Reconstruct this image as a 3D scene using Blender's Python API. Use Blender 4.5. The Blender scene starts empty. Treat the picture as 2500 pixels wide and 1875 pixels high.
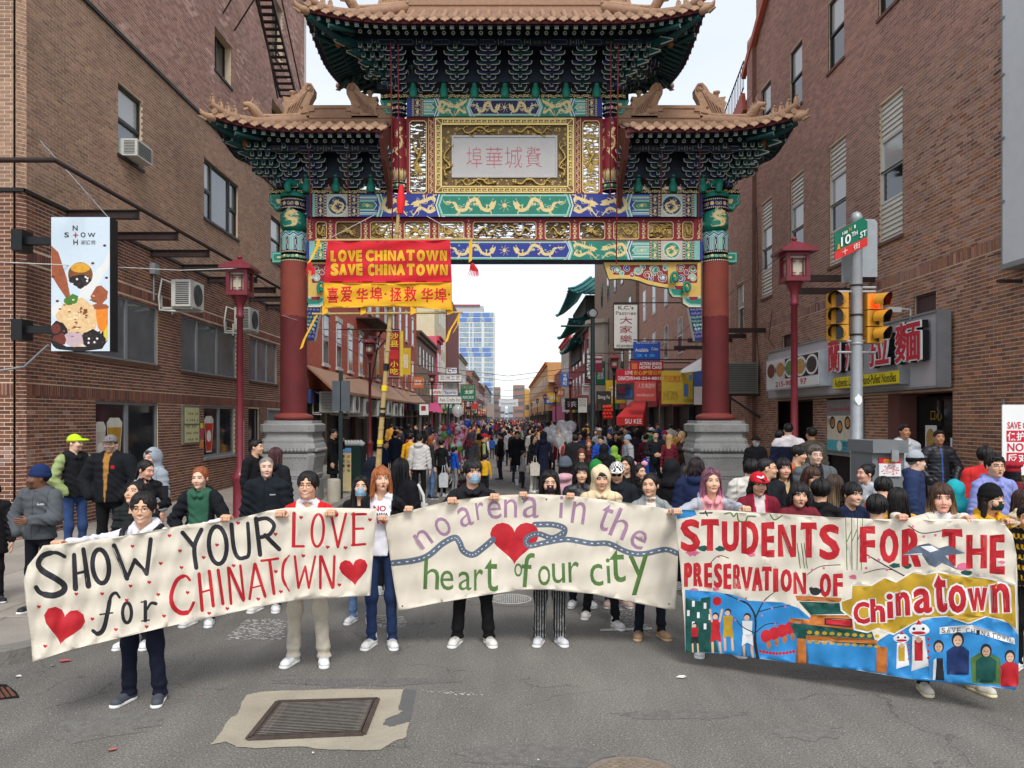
import bpy,math,random
import numpy as np
from mathutils import Vector,Matrix
from mathutils.geometry import delaunay_2d_cdt
RND=random.Random(11)
SC=bpy.context.scene
COL=SC.collection
F,VX,HY,CH=1878.0,1240.0,1020.0,2.2
# camera
cd=bpy.data.cameras.new('camera');cam=bpy.data.objects.new('camera',cd);COL.objects.link(cam)
cam.location=(0,0,CH);cam.rotation_euler=(math.pi/2,0,0)
cd.sensor_width=36;cd.lens=F/2500*36;cd.shift_x=10/2500;cd.shift_y=82.5/2500
cd.clip_start=0.05;cd.clip_end=4000
SC.camera=cam
# sky, sun, exposure (bright overcast afternoon)
w=bpy.data.worlds.new('World');SC.world=w;w.use_nodes=True
nt=w.node_tree;N=nt.nodes;L=nt.links;N.clear()
out=N.new('ShaderNodeOutputWorld');add=N.new('ShaderNodeAddShader')
b1=N.new('ShaderNodeBackground');b2=N.new('ShaderNodeBackground')
sky=N.new('ShaderNodeTexSky');sky.sky_type='NISHITA';sky.sun_disc=False
sky.sun_elevation=math.radians(50);sky.sun_rotation=math.radians(200)
L.new(sky.outputs[0],b1.inputs[0]);b1.inputs[1].default_value=0.05
tc=N.new('ShaderNodeTexCoord');mp=N.new('ShaderNodeMapping');mp.inputs['Scale'].default_value=(1,1,2.6)
no=N.new('ShaderNodeTexNoise');no.inputs['Scale'].default_value=1.7;no.inputs['Detail'].default_value=5
rp=N.new('ShaderNodeValToRGB')
rp.color_ramp.elements[0].position=0.32;rp.color_ramp.elements[0].color=(0.73,0.785,0.86,1)
rp.color_ramp.elements[1].position=0.62;rp.color_ramp.elements[1].color=(0.89,0.90,0.915,1)
L.new(tc.outputs['Generated'],mp.inputs[0]);L.new(mp.outputs[0],no.inputs['Vector']);L.new(no.outputs[0],rp.inputs[0])
L.new(rp.outputs[0],b2.inputs[0]);b2.inputs[1].default_value=0.74
L.new(b1.outputs[0],add.inputs[0]);L.new(b2.outputs[0],add.inputs[1]);L.new(add.outputs[0],out.inputs[0])
sl=bpy.data.lights.new('sun','SUN');sl.energy=1.95;sl.angle=math.radians(20);sl.color=(1,0.965,0.92)
so=bpy.data.objects.new('sun',sl);COL.objects.link(so)
so.rotation_euler=(math.radians(39),0,math.radians(14))
SC.view_settings.view_transform='Standard';SC.view_settings.look='None'
SC.view_settings.exposure=0.34;SC.view_settings.gamma=1;SC.view_settings.use_curve_mapping=False
SC.cycles.max_bounces=6;SC.cycles.diffuse_bounces=3;SC.cycles.glossy_bounces=3;SC.cycles.use_denoising=True
# helpers
def P(px,py,Y):return((px-VX)/F*Y,Y,CH-(py-HY)/F*Y)
def lin(c):
 r=[]
 for v in c[:3]:
  v=v/255.0;r.append(v/12.92 if v<=0.04045 else((v+0.055)/1.055)**2.4)
 return tuple(r)
WM={}
def tag(o,label=None,cat=None,group=None,kind=None):
 if label:o['label']=label
 if cat:o['category']=cat
 if group:o['group']=group
 if kind:o['kind']=kind
 return o
def empty(name,loc=(0,0,0),label=None,cat=None,group=None,parent=None,rz=0.0):
 o=bpy.data.objects.new(name,None);COL.objects.link(o);o.location=loc;o.rotation_euler.z=rz
 o.empty_display_size=0.1
 WM[o.name]=Matrix.Translation(Vector(loc))@Matrix.Rotation(rz,4,'Z')
 if parent is not None:o.parent=parent;o.matrix_parent_inverse=WM[parent.name].inverted()
 return tag(o,label,cat,group)
def link(name,me,parent=None,**k):
 o=bpy.data.objects.new(name,me);COL.objects.link(o);WM[o.name]=Matrix()
 if parent is not None:o.parent=parent;o.matrix_parent_inverse=WM[parent.name].inverted()
 return tag(o,**k)
def kids(o):return[c for c in COL.objects if c.parent==o]
def copy_tree(o,parent=None,tree=None):
 c=o.copy();COL.objects.link(c);WM[c.name]=WM[o.name]
 if parent is not None:c.parent=parent
 for ch,sub in(tree or[]):copy_tree(ch,c,sub)
 return c
def tree_of(o):return[(c,tree_of(c))for c in o.children]
_M={}
def mat(key,rgb=(128,128,128),rough=.75,var=.12,vs=5.0,bump=0.,bs=40.,metal=0.,spec=.35,attr=False,emit=0.,aniso=None,coat=0.,alpha=None,speck=None):
 if key in _M:return _M[key]
 m=bpy.data.materials.new(key);m.use_nodes=True;nt=m.node_tree;N=nt.nodes;L=nt.links
 p=N['Principled BSDF'];p.inputs['Roughness'].default_value=rough;p.inputs['Metallic'].default_value=metal
 p.inputs['Specular IOR Level'].default_value=spec;p.inputs['Coat Weight'].default_value=coat
 c=lin(rgb);tc=N.new('ShaderNodeTexCoord');src=tc.outputs['Object']
 if aniso:
  mp=N.new('ShaderNodeMapping');mp.inputs['Scale'].default_value=aniso;L.new(src,mp.inputs[0]);src=mp.outputs[0]
 rgbn=N.new('ShaderNodeRGB');rgbn.outputs[0].default_value=(*c,1);cs=rgbn.outputs[0]
 if attr:
  at=N.new('ShaderNodeAttribute');at.attribute_name='Col'
  oi=N.new('ShaderNodeObjectInfo');mx=N.new('ShaderNodeMix');mx.data_type='RGBA';mx.blend_type='MULTIPLY'
  mx.inputs[0].default_value=1;L.new(at.outputs['Color'],mx.inputs[6]);L.new(oi.outputs['Color'],mx.inputs[7]);cs=mx.outputs[2]
 if var:
  no=N.new('ShaderNodeTexNoise');no.inputs['Scale'].default_value=vs;no.inputs['Detail'].default_value=5;no.inputs['Roughness'].default_value=.6
  L.new(src,no.inputs['Vector'])
  mr=N.new('ShaderNodeMapRange');mr.inputs[1].default_value=.3;mr.inputs[2].default_value=.7
  mr.inputs[3].default_value=1-var;mr.inputs[4].default_value=1+var;L.new(no.outputs[0],mr.inputs[0])
  vm=N.new('ShaderNodeVectorMath');vm.operation='SCALE';L.new(cs,vm.inputs[0]);L.new(mr.outputs[0],vm.inputs['Scale']);cs=vm.outputs[0]
  mr2=N.new('ShaderNodeMapRange');mr2.inputs[1].default_value=.3;mr2.inputs[2].default_value=.7
  mr2.inputs[3].default_value=max(0,rough-.1);mr2.inputs[4].default_value=min(1,rough+.1);L.new(no.outputs[0],mr2.inputs[0]);L.new(mr2.outputs[0],p.inputs['Roughness'])
 if speck:
  n3=N.new('ShaderNodeTexNoise');n3.inputs['Scale'].default_value=speck[0];n3.inputs['Detail'].default_value=3;L.new(src,n3.inputs['Vector'])
  r3=N.new('ShaderNodeMapRange');r3.inputs[1].default_value=speck[1];r3.inputs[2].default_value=speck[1]+.06;L.new(n3.outputs[0],r3.inputs[0])
  m3=N.new('ShaderNodeMix');m3.data_type='RGBA';L.new(r3.outputs[0],m3.inputs[0]);L.new(cs,m3.inputs[6]);m3.inputs[7].default_value=(*lin(speck[2]),1);cs=m3.outputs[2]
 L.new(cs,p.inputs['Base Color'])
 if bump:
  n2=N.new('ShaderNodeTexNoise');n2.inputs['Scale'].default_value=bs;n2.inputs['Detail'].default_value=4;L.new(src,n2.inputs['Vector'])
  bp=N.new('ShaderNodeBump');bp.inputs['Strength'].default_value=bump;bp.inputs['Distance'].default_value=.02
  L.new(n2.outputs[0],bp.inputs['Height']);L.new(bp.outputs[0],p.inputs['Normal'])
 if emit:p.inputs['Emission Color'].default_value=(*c,1);p.inputs['Emission Strength'].default_value=emit
 if alpha is not None:p.inputs['Alpha'].default_value=alpha
 _M[key]=m;return m
def set_col(me,cols):
 """cols: (nverts,3) linear"""
 a=me.color_attributes.new('Col','FLOAT_COLOR','POINT')
 c=np.ones((len(me.vertices),4),np.float32);c[:,:3]=cols;a.data.foreach_set('color',c.ravel())
def np_mesh(name,V,Q,smooth=True,cols=None,mi=None):
 """Q: (n,4) or (n,3) int array"""
 me=bpy.data.meshes.new(name);V=np.asarray(V,np.float32);Q=np.asarray(Q,np.int32)
 me.vertices.add(len(V));me.vertices.foreach_set('co',V.ravel())
 k=Q.shape[1];n=len(Q);me.loops.add(n*k);me.loops.foreach_set('vertex_index',Q.ravel())
 me.polygons.add(n);me.polygons.foreach_set('loop_start',np.arange(n,dtype=np.int32)*k)
 me.update(calc_edges=True)
 me.polygons.foreach_set('use_smooth',np.full(n,smooth))
 if mi is not None:me.polygons.foreach_set('material_index',np.asarray(mi,np.int32))
 if cols is not None:set_col(me,cols)
 return me
class MB:
 def __init__(s):s.v=[];s.f=[];s.m=[];s.s=[];s.cur=0;s.sm=False
 def add(s,vs,fs,mi=None,sm=None):
  b=len(s.v);s.v.extend([tuple(v)for v in vs])
  for f in fs:s.f.append([b+i for i in f]);s.m.append(s.cur if mi is None else mi);s.s.append(s.sm if sm is None else sm)
  return s
 def box(s,x0,x1,y0,y1,z0,z1,mi=None,M=None):
  vs=[(x,y,z)for z in(z0,z1)for x,y in((x0,y0),(x1,y0),(x1,y1),(x0,y1))]
  if M is not None:vs=[M@Vector(v)for v in vs]
  return s.add(vs,[(0,3,2,1),(4,5,6,7),(0,1,5,4),(1,2,6,5),(2,3,7,6),(3,0,4,7)],mi,False)
 def cbox(s,c,d,mi=None,M=None):
  return s.box(c[0]-d[0]/2,c[0]+d[0]/2,c[1]-d[1]/2,c[1]+d[1]/2,c[2]-d[2]/2,c[2]+d[2]/2,mi,M)
 def tube(s,pts,r,n=8,mi=None,caps=True,sm=True):
  pts=[Vector(p)for p in pts];rs=r if isinstance(r,(list,tuple))else[r]*len(pts)
  vs=[];up=Vector((0,0,1));pu=None
  for i,p in enumerate(pts):
   t=(pts[min(i+1,len(pts)-1)]-pts[max(i-1,0)])
   t=t.normalized()if t.length>1e-9 else Vector((0,0,1))
   if pu is None:u=t.cross(up)if abs(t.z)<.95 else t.cross(Vector((1,0,0)))
   else:u=pu-t*pu.dot(t)
   u.normalize();pu=u;v=t.cross(u)
   vs+=[p+(u*math.cos(a)+v*math.sin(a))*rs[i]for a in(2*math.pi*k/n for k in range(n))]
  fs=[(i*n+k,i*n+(k+1)%n,(i+1)*n+(k+1)%n,(i+1)*n+k)for i in range(len(pts)-1)for k in range(n)]
  s.add(vs,fs,mi,sm)
  if caps:s.add(vs[:n][::-1],[tuple(range(n))],mi,False);s.add(vs[-n:],[tuple(range(n))],mi,False)
  return s
 def bar(s,a,b,w,h=None,mi=None):
  a=Vector(a);b=Vector(b);h=h or w;t=(b-a).normalized()
  u=t.cross(Vector((0,0,1)))if abs(t.z)<.95 else Vector((1,0,0));u.normalize();v=u.cross(t)
  vs=[p+u*x*w/2+v*y*h/2 for p in(a,b)for x,y in((-1,-1),(1,-1),(1,1),(-1,1))]
  return s.add(vs,[(0,3,2,1),(4,5,6,7),(0,1,5,4),(1,2,6,5),(2,3,7,6),(3,0,4,7)],mi,False)
 def lathe(s,prof,c=(0,0,0),n=16,mi=None,sm=True,sx=1,sy=1):
  vs=[(c[0]+r*sx*math.cos(a),c[1]+r*sy*math.sin(a),c[2]+z)for r,z in prof for a in(2*math.pi*(k+.5)/n for k in range(n))]
  fs=[(i*n+k,i*n+(k+1)%n,(i+1)*n+(k+1)%n,(i+1)*n+k)for i in range(len(prof)-1)for k in range(n)]
  s.add(vs,fs,mi,sm)
  if prof[-1][0]>1e-4:s.add(vs[-n:],[tuple(range(n))],mi,False)
  if prof[0][0]>1e-4:s.add(vs[:n][::-1],[tuple(range(n))],mi,False)
  return s
 def prism(s,poly,fn,d0,d1,mi=None,mi_side=None):
  """poly 2D (ccw seen from the d0 side) mapped by fn(a,b,d)"""
  n=len(poly);vs=[fn(a,b,d)for d in(d0,d1)for a,b in poly]
  tris=delaunay_2d_cdt([Vector(p)for p in poly],[],[list(range(n))],1,1e-7)
  if len(tris[0])==n:
   s.add(vs[:n],[tuple(f)for f in tris[2]],mi,False)if tris[3]and all(len(q)and q[0]==i for i,q in enumerate(tris[3]))else s.add([fn(a,b,d0)for a,b in[tuple(q)for q in tris[0]]],[tuple(f)for f in tris[2]],mi,False)
  else:s.add([fn(q[0],q[1],d0)for q in tris[0]],[tuple(f)for f in tris[2]],mi,False)
  s.add([fn(q[0],q[1],d1)for q in tris[0]],[tuple(f)[::-1]for f in tris[2]],mi,False)
  s.add(vs,[(i,n+i,n+(i+1)%n,(i+1)%n)for i in range(n)],mi if mi_side is None else mi_side,False)
  return s
 def grid(s,fn,nu,nv,mi=None,sm=True,closed=False):
  vs=[fn(i/nu,j/nv)for j in range(nv+1)for i in range(nu+1)]
  return s.add(vs,[(j*(nu+1)+i,j*(nu+1)+i+1,(j+1)*(nu+1)+i+1,(j+1)*(nu+1)+i)for j in range(nv)for i in range(nu)],mi,sm)
 def mesh(s,name,mats,cols=None):
  me=bpy.data.meshes.new(name);me.from_pydata(s.v,[],s.f)
  for m in(mats if isinstance(mats,(list,tuple))else[mats]):me.materials.append(m)
  me.polygons.foreach_set('material_index',s.m);me.polygons.foreach_set('use_smooth',s.s)
  if cols is not None:set_col(me,cols)
  me.update();return me
 def build(s,name,mats,parent=None,cols=None,**k):return link(name,s.mesh(name,mats,cols),parent,**k)
# 2D outlines: strokes, text, painting by planar subdivision
def spline(pts,k=6,closed=False):
 n=len(pts)
 if n<3:return[tuple(p)for p in pts]
 o=[];rng=range(n if closed else n-1)
 for i in rng:
  g=(lambda j:pts[j%n])if closed else(lambda j:pts[max(0,min(n-1,j))])
  a,b,c,d=g(i-1),g(i),g(i+1),g(i+2)
  for q in range(k):
   t=q/k;o.append(tuple(.5*(2*b[e]+(c[e]-a[e])*t+(2*a[e]-5*b[e]+4*c[e]-d[e])*t*t+(3*b[e]-a[e]-3*c[e]+d[e])*t**3)for e in(0,1)))
 if not closed:o.append(tuple(pts[-1]))
 return o
def ribbon(pts,w,closed=False,cap=True):
 """stroke outline as rings; w scalar or list (full width)"""
 n=len(pts);ws=[w]*n if not isinstance(w,(list,tuple))else[w[0]+(w[-1]-w[0])*i/(n-1)if len(w)==2 else w[min(len(w)-1,int(i/(n-1)*(len(w)-1)+.5))]for i in range(n)]
 Lf=[];Rt=[]
 for i,p in enumerate(pts):
  a=pts[i-1]if(i or closed)else pts[i];b=pts[(i+1)%n]if(i<n-1 or closed)else pts[i]
  tx,ty=b[0]-a[0],b[1]-a[1];l=math.hypot(tx,ty)or 1;nx,ny=-ty/l*ws[i]/2,tx/l*ws[i]/2
  Lf.append((p[0]+nx,p[1]+ny));Rt.append((p[0]-nx,p[1]-ny))
 if closed:return[Lf,Rt]
 if cap:
  def arc(c,frm,w):
   a0=math.atan2(frm[1]-c[1],frm[0]-c[0]);return[(c[0]+w/2*math.cos(a0-math.pi*t),c[1]+w/2*math.sin(a0-math.pi*t))for t in(.25,.5,.75)]
  return[Lf+arc(pts[-1],Lf[-1],ws[-1])+Rt[::-1]+arc(pts[0],Rt[0],ws[0])]
 return[Lf+Rt[::-1]]
def circ(x,y,r,n=12,ry=None,a0=0):ry=ry or r;return[(x+r*math.cos(a0+2*math.pi*k/n),y+ry*math.sin(a0+2*math.pi*k/n))for k in range(n)]
def rect(x0,y0,x1,y1):return[(x0,y0),(x1,y0),(x1,y1),(x0,y1)]
def heart(cx,cy,w,h,rot=0,n=20):
 o=[]
 for k in range(n):
  t=2*math.pi*k/n;x=16*math.sin(t)**3/32*w;y=-(13*math.cos(t)-5*math.cos(2*t)-2*math.cos(3*t)-math.cos(4*t))/29*h
  o.append((cx+x*math.cos(rot)-y*math.sin(rot),cy+x*math.sin(rot)+y*math.cos(rot)))
 return o
_T={}
def text_tris(s,bold=0.,res=3):
 k=(s,bold)
 if k in _T:return _T[k]
 c=bpy.data.curves.new('t','FONT');c.body=s;c.offset=bold;c.resolution_u=res
 o=bpy.data.objects.new('t',c);COL.objects.link(o);me=bpy.data.meshes.new_from_object(o)
 vs=[(v.co.x,v.co.y)for v in me.vertices];fs=[tuple(p.vertices)for p in me.polygons]
 bpy.data.objects.remove(o);bpy.data.curves.remove(c);bpy.data.meshes.remove(me)
 xs=[v[0]for v in vs]or[0,1];ys=[v[1]for v in vs]or[0,1]
 x0,x1,y0,y1=min(xs),max(xs),min(ys),max(ys);W=max(1e-6,x1-x0);H=max(1e-6,y1-y0)
 vs=[((x-x0)/W,(y-y0)/H)for x,y in vs]
 _T[k]=(vs,fs,W/H);return _T[k]
def text_rings(s,bold=0.,res=3):
 vs,fs,asp=text_tris(s,bold,res);key={};idx=[]
 for v in vs:idx.append(key.setdefault((round(v[0],5),round(v[1],5)),len(key)))
 pts=list(key);cnt={}
 for f in fs:
  g=[idx[i]for i in f]
  for a,b in zip(g,g[1:]+g[:1]):
   if a!=b:
    if(b,a)in cnt:del cnt[(b,a)]
    else:cnt[(a,b)]=1
 nxt={}
 for a,b in cnt:nxt.setdefault(a,[]).append(b)
 rings=[]
 while nxt:
  a=next(iter(nxt));r=[];c=a
  while c in nxt:
   r.append(pts[c]);l=nxt[c];d=l.pop()
   if not l:del nxt[c]
   c=d
  if len(r)>2:rings.append(r)
 return rings,asp
def fit(rings,x0,y0,x1,y1,shear=0,fn=None):
 """unit rings (y up) to px box with y down"""
 r=[[(x0+(x+shear*y)*(x1-x0),y1-y*(y1-y0))for x,y in q]for q in rings]
 return[[fn(*p)for p in q]for q in r]if fn else r
def fat(m,rings,w):
 return[(m,rings,'xor')]+([(m,ribbon(r,w,closed=True),'xor')for r in rings]if w>0 else[])
def paint(base,layers,mapfn,grid=None,name='print',parent=None,mats=None,thick=0.,skip=(),back=None,smooth=False,**k):
 """base: ring. layers: [(mat index, [rings], 'or'|'xor')] later on top. One planar subdivision, every triangle takes its topmost layer."""
 V=[];Fc=[];own=[]
 def ring(r,li):
  q=[]
  for p in r:
   if not q or abs(p[0]-q[-1][0])+abs(p[1]-q[-1][1])>1e-6:q.append(p)
  if len(q)<3:return
  Fc.append(list(range(len(V),len(V)+len(q))));own.append(li);V.extend(Vector((p[0],p[1]))for p in q)
 ring(base,-1)
 for i,(m,rs,rule)in enumerate(layers):
  for r in rs:ring(r,i)
 if grid:
  xs=[p[0]for p in base];ys=[p[1]for p in base];x0,x1,y0,y1=min(xs),max(xs),min(ys),max(ys)
  nx,ny=grid
  for i in range(1,nx):
   for j in range(1,ny):V.append(Vector((x0+(x1-x0)*i/nx+.013*(j%3),y0+(y1-y0)*j/ny+.011*(i%5))))
 E_=[(r[i],r[(i+1)%len(r)])for r in Fc for i in range(len(r))]
 vs,es,fs,ov,oe,of=delaunay_2d_cdt(V,E_,[],0,1e-6,False)
 xy=[(v[0],v[1])for v in vs];XY=np.array(xy);Ft=np.array([tuple(f)for f in fs]);Cn=XY[Ft].mean(1)
 def wind(r):
  r=np.array(r);m=np.where((Cn[:,0]>r[:,0].min())&(Cn[:,0]<r[:,0].max())&(Cn[:,1]>r[:,1].min())&(Cn[:,1]<r[:,1].max()))[0]
  if not len(m):return m,None
  p=Cn[m][:,None];a=r[None];b=np.roll(r,-1,0)[None];up=(a[...,1]<=p[...,1])&(b[...,1]>p[...,1]);dn=(a[...,1]>p[...,1])&(b[...,1]<=p[...,1])
  cr=(b[...,0]-a[...,0])*(p[...,1]-a[...,1])-(p[...,0]-a[...,0])*(b[...,1]-a[...,1])
  return m,(up&(cr>0)).sum(1)-(dn&(cr<0)).sum(1)
 M_i=np.full(len(Ft),-1)
 m,w_=wind(base);M_i[m[w_!=0]]=0
 inside=M_i>=0
 for mi_,rs,rule in layers:
  if rule=='or':
   for r in rs:
    m,w_=wind(r)
    if w_ is not None:M_i[m[w_!=0]]=mi_
  else:
   par_=np.zeros(len(Ft),int)
   for r in rs:
    m,w_=wind(r)
    if w_ is not None:par_[m]+=np.abs(w_)%2
   M_i[par_%2==1]=mi_
 ok=inside&~np.isin(M_i,list(skip));keep=[tuple(map(int,f))for f in Ft[ok]];mi=[int(q)for q in M_i[ok]]
 used=sorted({i for f in keep for i in f});re={u:i for i,u in enumerate(used)}
 pv=[mapfn(*xy[u])for u in used];fl=[tuple(re[i]for i in f)for f in keep]
 mb=MB();mb.sm=smooth
 if fl:
  s=0
  for f in fl[:200]:
   a,b,c=(Vector(pv[i])for i in f[:3]);s+=(b-a).cross(c-a).dot(((a+b+c)/3)-Vector((0,0,CH)))
  if s>0:fl=[f[::-1]for f in fl]
 mb.add(pv,fl);mb.m=mi[:]
 if thick:
  d=Vector(thick if isinstance(thick,(tuple,list))else(0,thick,0));cnt={}
  for f in fl:
   for a,b in zip(f,f[1:]+f[:1]):
    if(b,a)in cnt:del cnt[(b,a)]
    else:cnt[(a,b)]=1
  bm_=0 if back is None else back
  n0=len(pv);b0=len(mb.v)
  mb.add([Vector(p)+d for p in pv],[f[::-1]for f in fl],bm_)
  for a,b in cnt:mb.f.append([b,a,b0+a,b0+b]);mb.m.append(bm_);mb.s.append(False)
 return mb.build(name,mats,parent,**k)
def decal(s,fn,mats,name='lettering',parent=None,bold=0.,thick=None,box=None,shear=0,**k):
 """text as thin mesh. fn(u,v) -> 3D with u,v in the unit box, v up"""
 vs,fs,asp=text_tris(s,bold);mb=MB()
 mb.add([fn(u+shear*v,v)for u,v in vs],fs);return mb.build(name,mats,parent,**k)
def quadmap(a,b,c,d,off=(0,0,0)):
 """bilinear: a=(0,0) bottom-left, b=(1,0), c=(1,1), d=(0,1)"""
 a,b,c,d,o=(Vector(q)for q in(a,b,c,d,off))
 return lambda u,v:a*(1-u)*(1-v)+b*u*(1-v)+c*u*v+d*(1-u)*v+o
# ground
KL,KR=-4.0,4.7
def asphalt():
 m=mat('asphalt',(116,113,107),rough=.88,var=.10,vs=.9,bump=.5,bs=85,spec=.25,speck=(70,.635,(184,180,172)))
 nt=m.node_tree;N=nt.nodes;L=nt.links;p=N['Principled BSDF']
 tc=N.new('ShaderNodeTexCoord');src=p.inputs['Base Color'].links[0].from_socket
 def blot(scale,lo,hi,a,b,det=6,vec=None,dist=0.):
  n=N.new('ShaderNodeTexNoise');n.inputs['Scale'].default_value=scale;n.inputs['Detail'].default_value=det;n.inputs['Distortion'].default_value=dist
  L.new(vec or tc.outputs['Object'],n.inputs['Vector']);r=N.new('ShaderNodeMapRange')
  r.inputs[1].default_value=lo;r.inputs[2].default_value=hi;r.inputs[3].default_value=a;r.inputs[4].default_value=b;L.new(n.outputs[0],r.inputs[0]);return r.outputs[0]
 mpn=N.new('ShaderNodeMapping');mpn.inputs['Scale'].default_value=(2.2,.5,1);L.new(tc.outputs['Object'],mpn.inputs[0])
 k=blot(1.6,.35,.68,.90,1.08,vec=mpn.outputs[0],dist=.3);k2=blot(75,.34,.68,.62,1.42,3);k3=blot(.22,.35,.65,.88,1.1)
 vn=N.new('ShaderNodeTexVoronoi');vn.feature='DISTANCE_TO_EDGE';vn.inputs['Scale'].default_value=.55
 nd=N.new('ShaderNodeTexNoise');nd.inputs['Scale'].default_value=2.2;nd.inputs['Detail'].default_value=8;L.new(tc.outputs['Object'],nd.inputs['Vector'])
 vm0=N.new('ShaderNodeVectorMath');vm0.operation='MULTIPLY_ADD';L.new(nd.outputs['Color'],vm0.inputs[0]);vm0.inputs[1].default_value=(.9,.9,0);L.new(tc.outputs['Object'],vm0.inputs[2]);L.new(vm0.outputs[0],vn.inputs['Vector'])
 cr=N.new('ShaderNodeMapRange');cr.inputs[1].default_value=0;cr.inputs[2].default_value=.006;cr.inputs[3].default_value=.62;cr.inputs[4].default_value=1;L.new(vn.outputs[0],cr.inputs[0])
 cm=blot(.5,.5,.56,1,0);mx1=N.new('ShaderNodeMath');mx1.operation='MAXIMUM';L.new(cr.outputs[0],mx1.inputs[0]);L.new(cm,mx1.inputs[1])
 cur=k
 for o in(k2,k3,mx1.outputs[0]):
  mm=N.new('ShaderNodeMath');mm.operation='MULTIPLY';L.new(cur,mm.inputs[0]);L.new(o,mm.inputs[1]);cur=mm.outputs[0]
 vm=N.new('ShaderNodeVectorMath');vm.operation='SCALE';L.new(src,vm.inputs[0]);L.new(cur,vm.inputs['Scale']);L.new(vm.outputs[0],p.inputs['Base Color'])
 return m
M_ASPH=asphalt()
M_CONC=mat('pavement_concrete',(150,143,133),rough=.9,var=.14,vs=1.6,bump=.35,bs=60,speck=(140,.62,(118,112,104)))
M_KERB=mat('kerb_stone',(122,118,112),rough=.9,var=.2,vs=3,bump=.5,bs=30)
M_PAINT=mat('worn_road_paint',(186,184,178),rough=.8,var=.2,vs=14,bump=.3,bs=60)
GW=MB();GW.add([(-600,-30,0),(600,-30,0),(600,2500,0),(-600,2500,0)],[(0,1,2,3)]);GW.build('road',M_ASPH,kind='structure')
SWH=.13
def sidewalk(name,poly,joints):
 mb=MB();mb.prism(poly,lambda a,b,d:(a,b,d),SWH,-.02);o=mb.build(name,M_CONC,kind='structure')
 for v in o.data.polygons:pass
 return o
def slabs(parent,x0,x1,y0,y1,nx,ny,mask=None):
 me=None
 for i in range(nx):
  for j in range(ny):
   w=(x1-x0)/nx;l=(y1-y0)/ny;cx=x0+(i+.5)*w;cy=y0+(j+.5)*l
   if mask and not mask(cx,cy):continue
   if me is None:
    mb=MB();g=.006;mb.add([(-w/2+g,-l/2+g,0),(w/2-g,-l/2+g,0),(w/2-g,l/2-g,0),(-w/2+g,l/2-g,0),(-w/2+g*2,-l/2+g*2,.012),(w/2-g*2,-l/2+g*2,.012),(w/2-g*2,l/2-g*2,.012),(-w/2+g*2,l/2-g*2,.012)],[(4,5,6,7),(0,1,5,4),(1,2,6,5),(2,3,7,6),(3,0,4,7)])
    cs=MAT_ATTR('slab_concrete',.9,.16,1.4,.35);me=mb.mesh('paving_slab',cs,[(1,1,1)]*8)
   o=link('paving_slab',me,parent);o.location=(cx,cy,SWH-.004);o.rotation_euler.z=0
   v=RND.uniform(.92,1.06);c=lin((154,146,136));o.color=(c[0]*v,c[1]*v,c[2]*v*RND.uniform(.97,1.02),1)
def MAT_ATTR(key,rough,var,vs,bump,**k):return mat(key,attr=True,rough=rough,var=var,vs=vs,bump=bump,**k)
cor=[(-30,6.6),(-4.9,6.6),(-4.45,6.85),(-4.12,7.3),(KL,8.0),(KL,420),(-30,420)]
swl=MB().prism(cor,lambda a,b,d:(a,b,d),SWH-.006,-.05).build('pavement',M_CONC,kind='structure')
slabs(swl,-9.0,KL-.2,8.0,26,4,15);slabs(swl,-9.0,-5.2,6.75,8.0,3,1)
cor2=[(30,6.4),(30,420),(KR,420),(KR,7.7),(KR+.15,6.95),(KR+.55,6.4)]
swr=MB().prism(cor2,lambda a,b,d:(a,b,d),SWH-.006,-.05).build('pavement',M_CONC,kind='structure')
slabs(swr,KR+.2,9.0,8.0,26,4,15)
for pts,nm in((cor[:6],'kerb'),(cor2[2:6],'kerb')):
 mb=MB();w_=.17;ns=[]
 for i in range(len(pts)):
  t=Vector((pts[min(i+1,len(pts)-1)][0]-pts[max(i-1,0)][0],pts[min(i+1,len(pts)-1)][1]-pts[max(i-1,0)][1],0)).normalized();n=Vector((-t.y,t.x,0));p=Vector((*pts[i],0));zt_=SWH+.012;ns+=[(*(p-n*.02).xy,-.02),(*(p-n*.02).xy,zt_-.015),(*(p-n*.005).xy,zt_),(*(p+n*w_).xy,zt_),(*(p+n*w_).xy,-.02)]
 mb.add(ns,[(i*5+k,i*5+k+1,(i+1)*5+k+1,(i+1)*5+k)for i in range(len(pts)-1)for k in range(4)])
 mb.build(nm,M_KERB,kind='structure')
def clumpy(cx,cy,w,h,n,seed,jag=.12):
 r=random.Random(seed);return[(cx+w/2*math.cos(a)*(1+r.uniform(-jag,jag)),cy+h/2*math.sin(a)*(1+r.uniform(-jag,jag)))for a in(2*math.pi*k/n for k in range(n))]
def flat(poly,z,name,m,**k):
 t=delaunay_2d_cdt([Vector(p)for p in poly],[],[list(range(len(poly)))],1,1e-6)
 mb=MB();mb.add([(v[0],v[1],z)for v in t[0]],[tuple(f)for f in t[2]])
 if mb.f:
  a,b,c=(Vector(mb.v[i])for i in mb.f[0][:3])
  if(b-a).cross(c-a).z<0:mb.f=[f[::-1]for f in mb.f]
 return mb.build(name,m,**k)
def gp(px,py):Y=F*CH/(py-HY);return((px-VX)/F*Y,Y)
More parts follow.
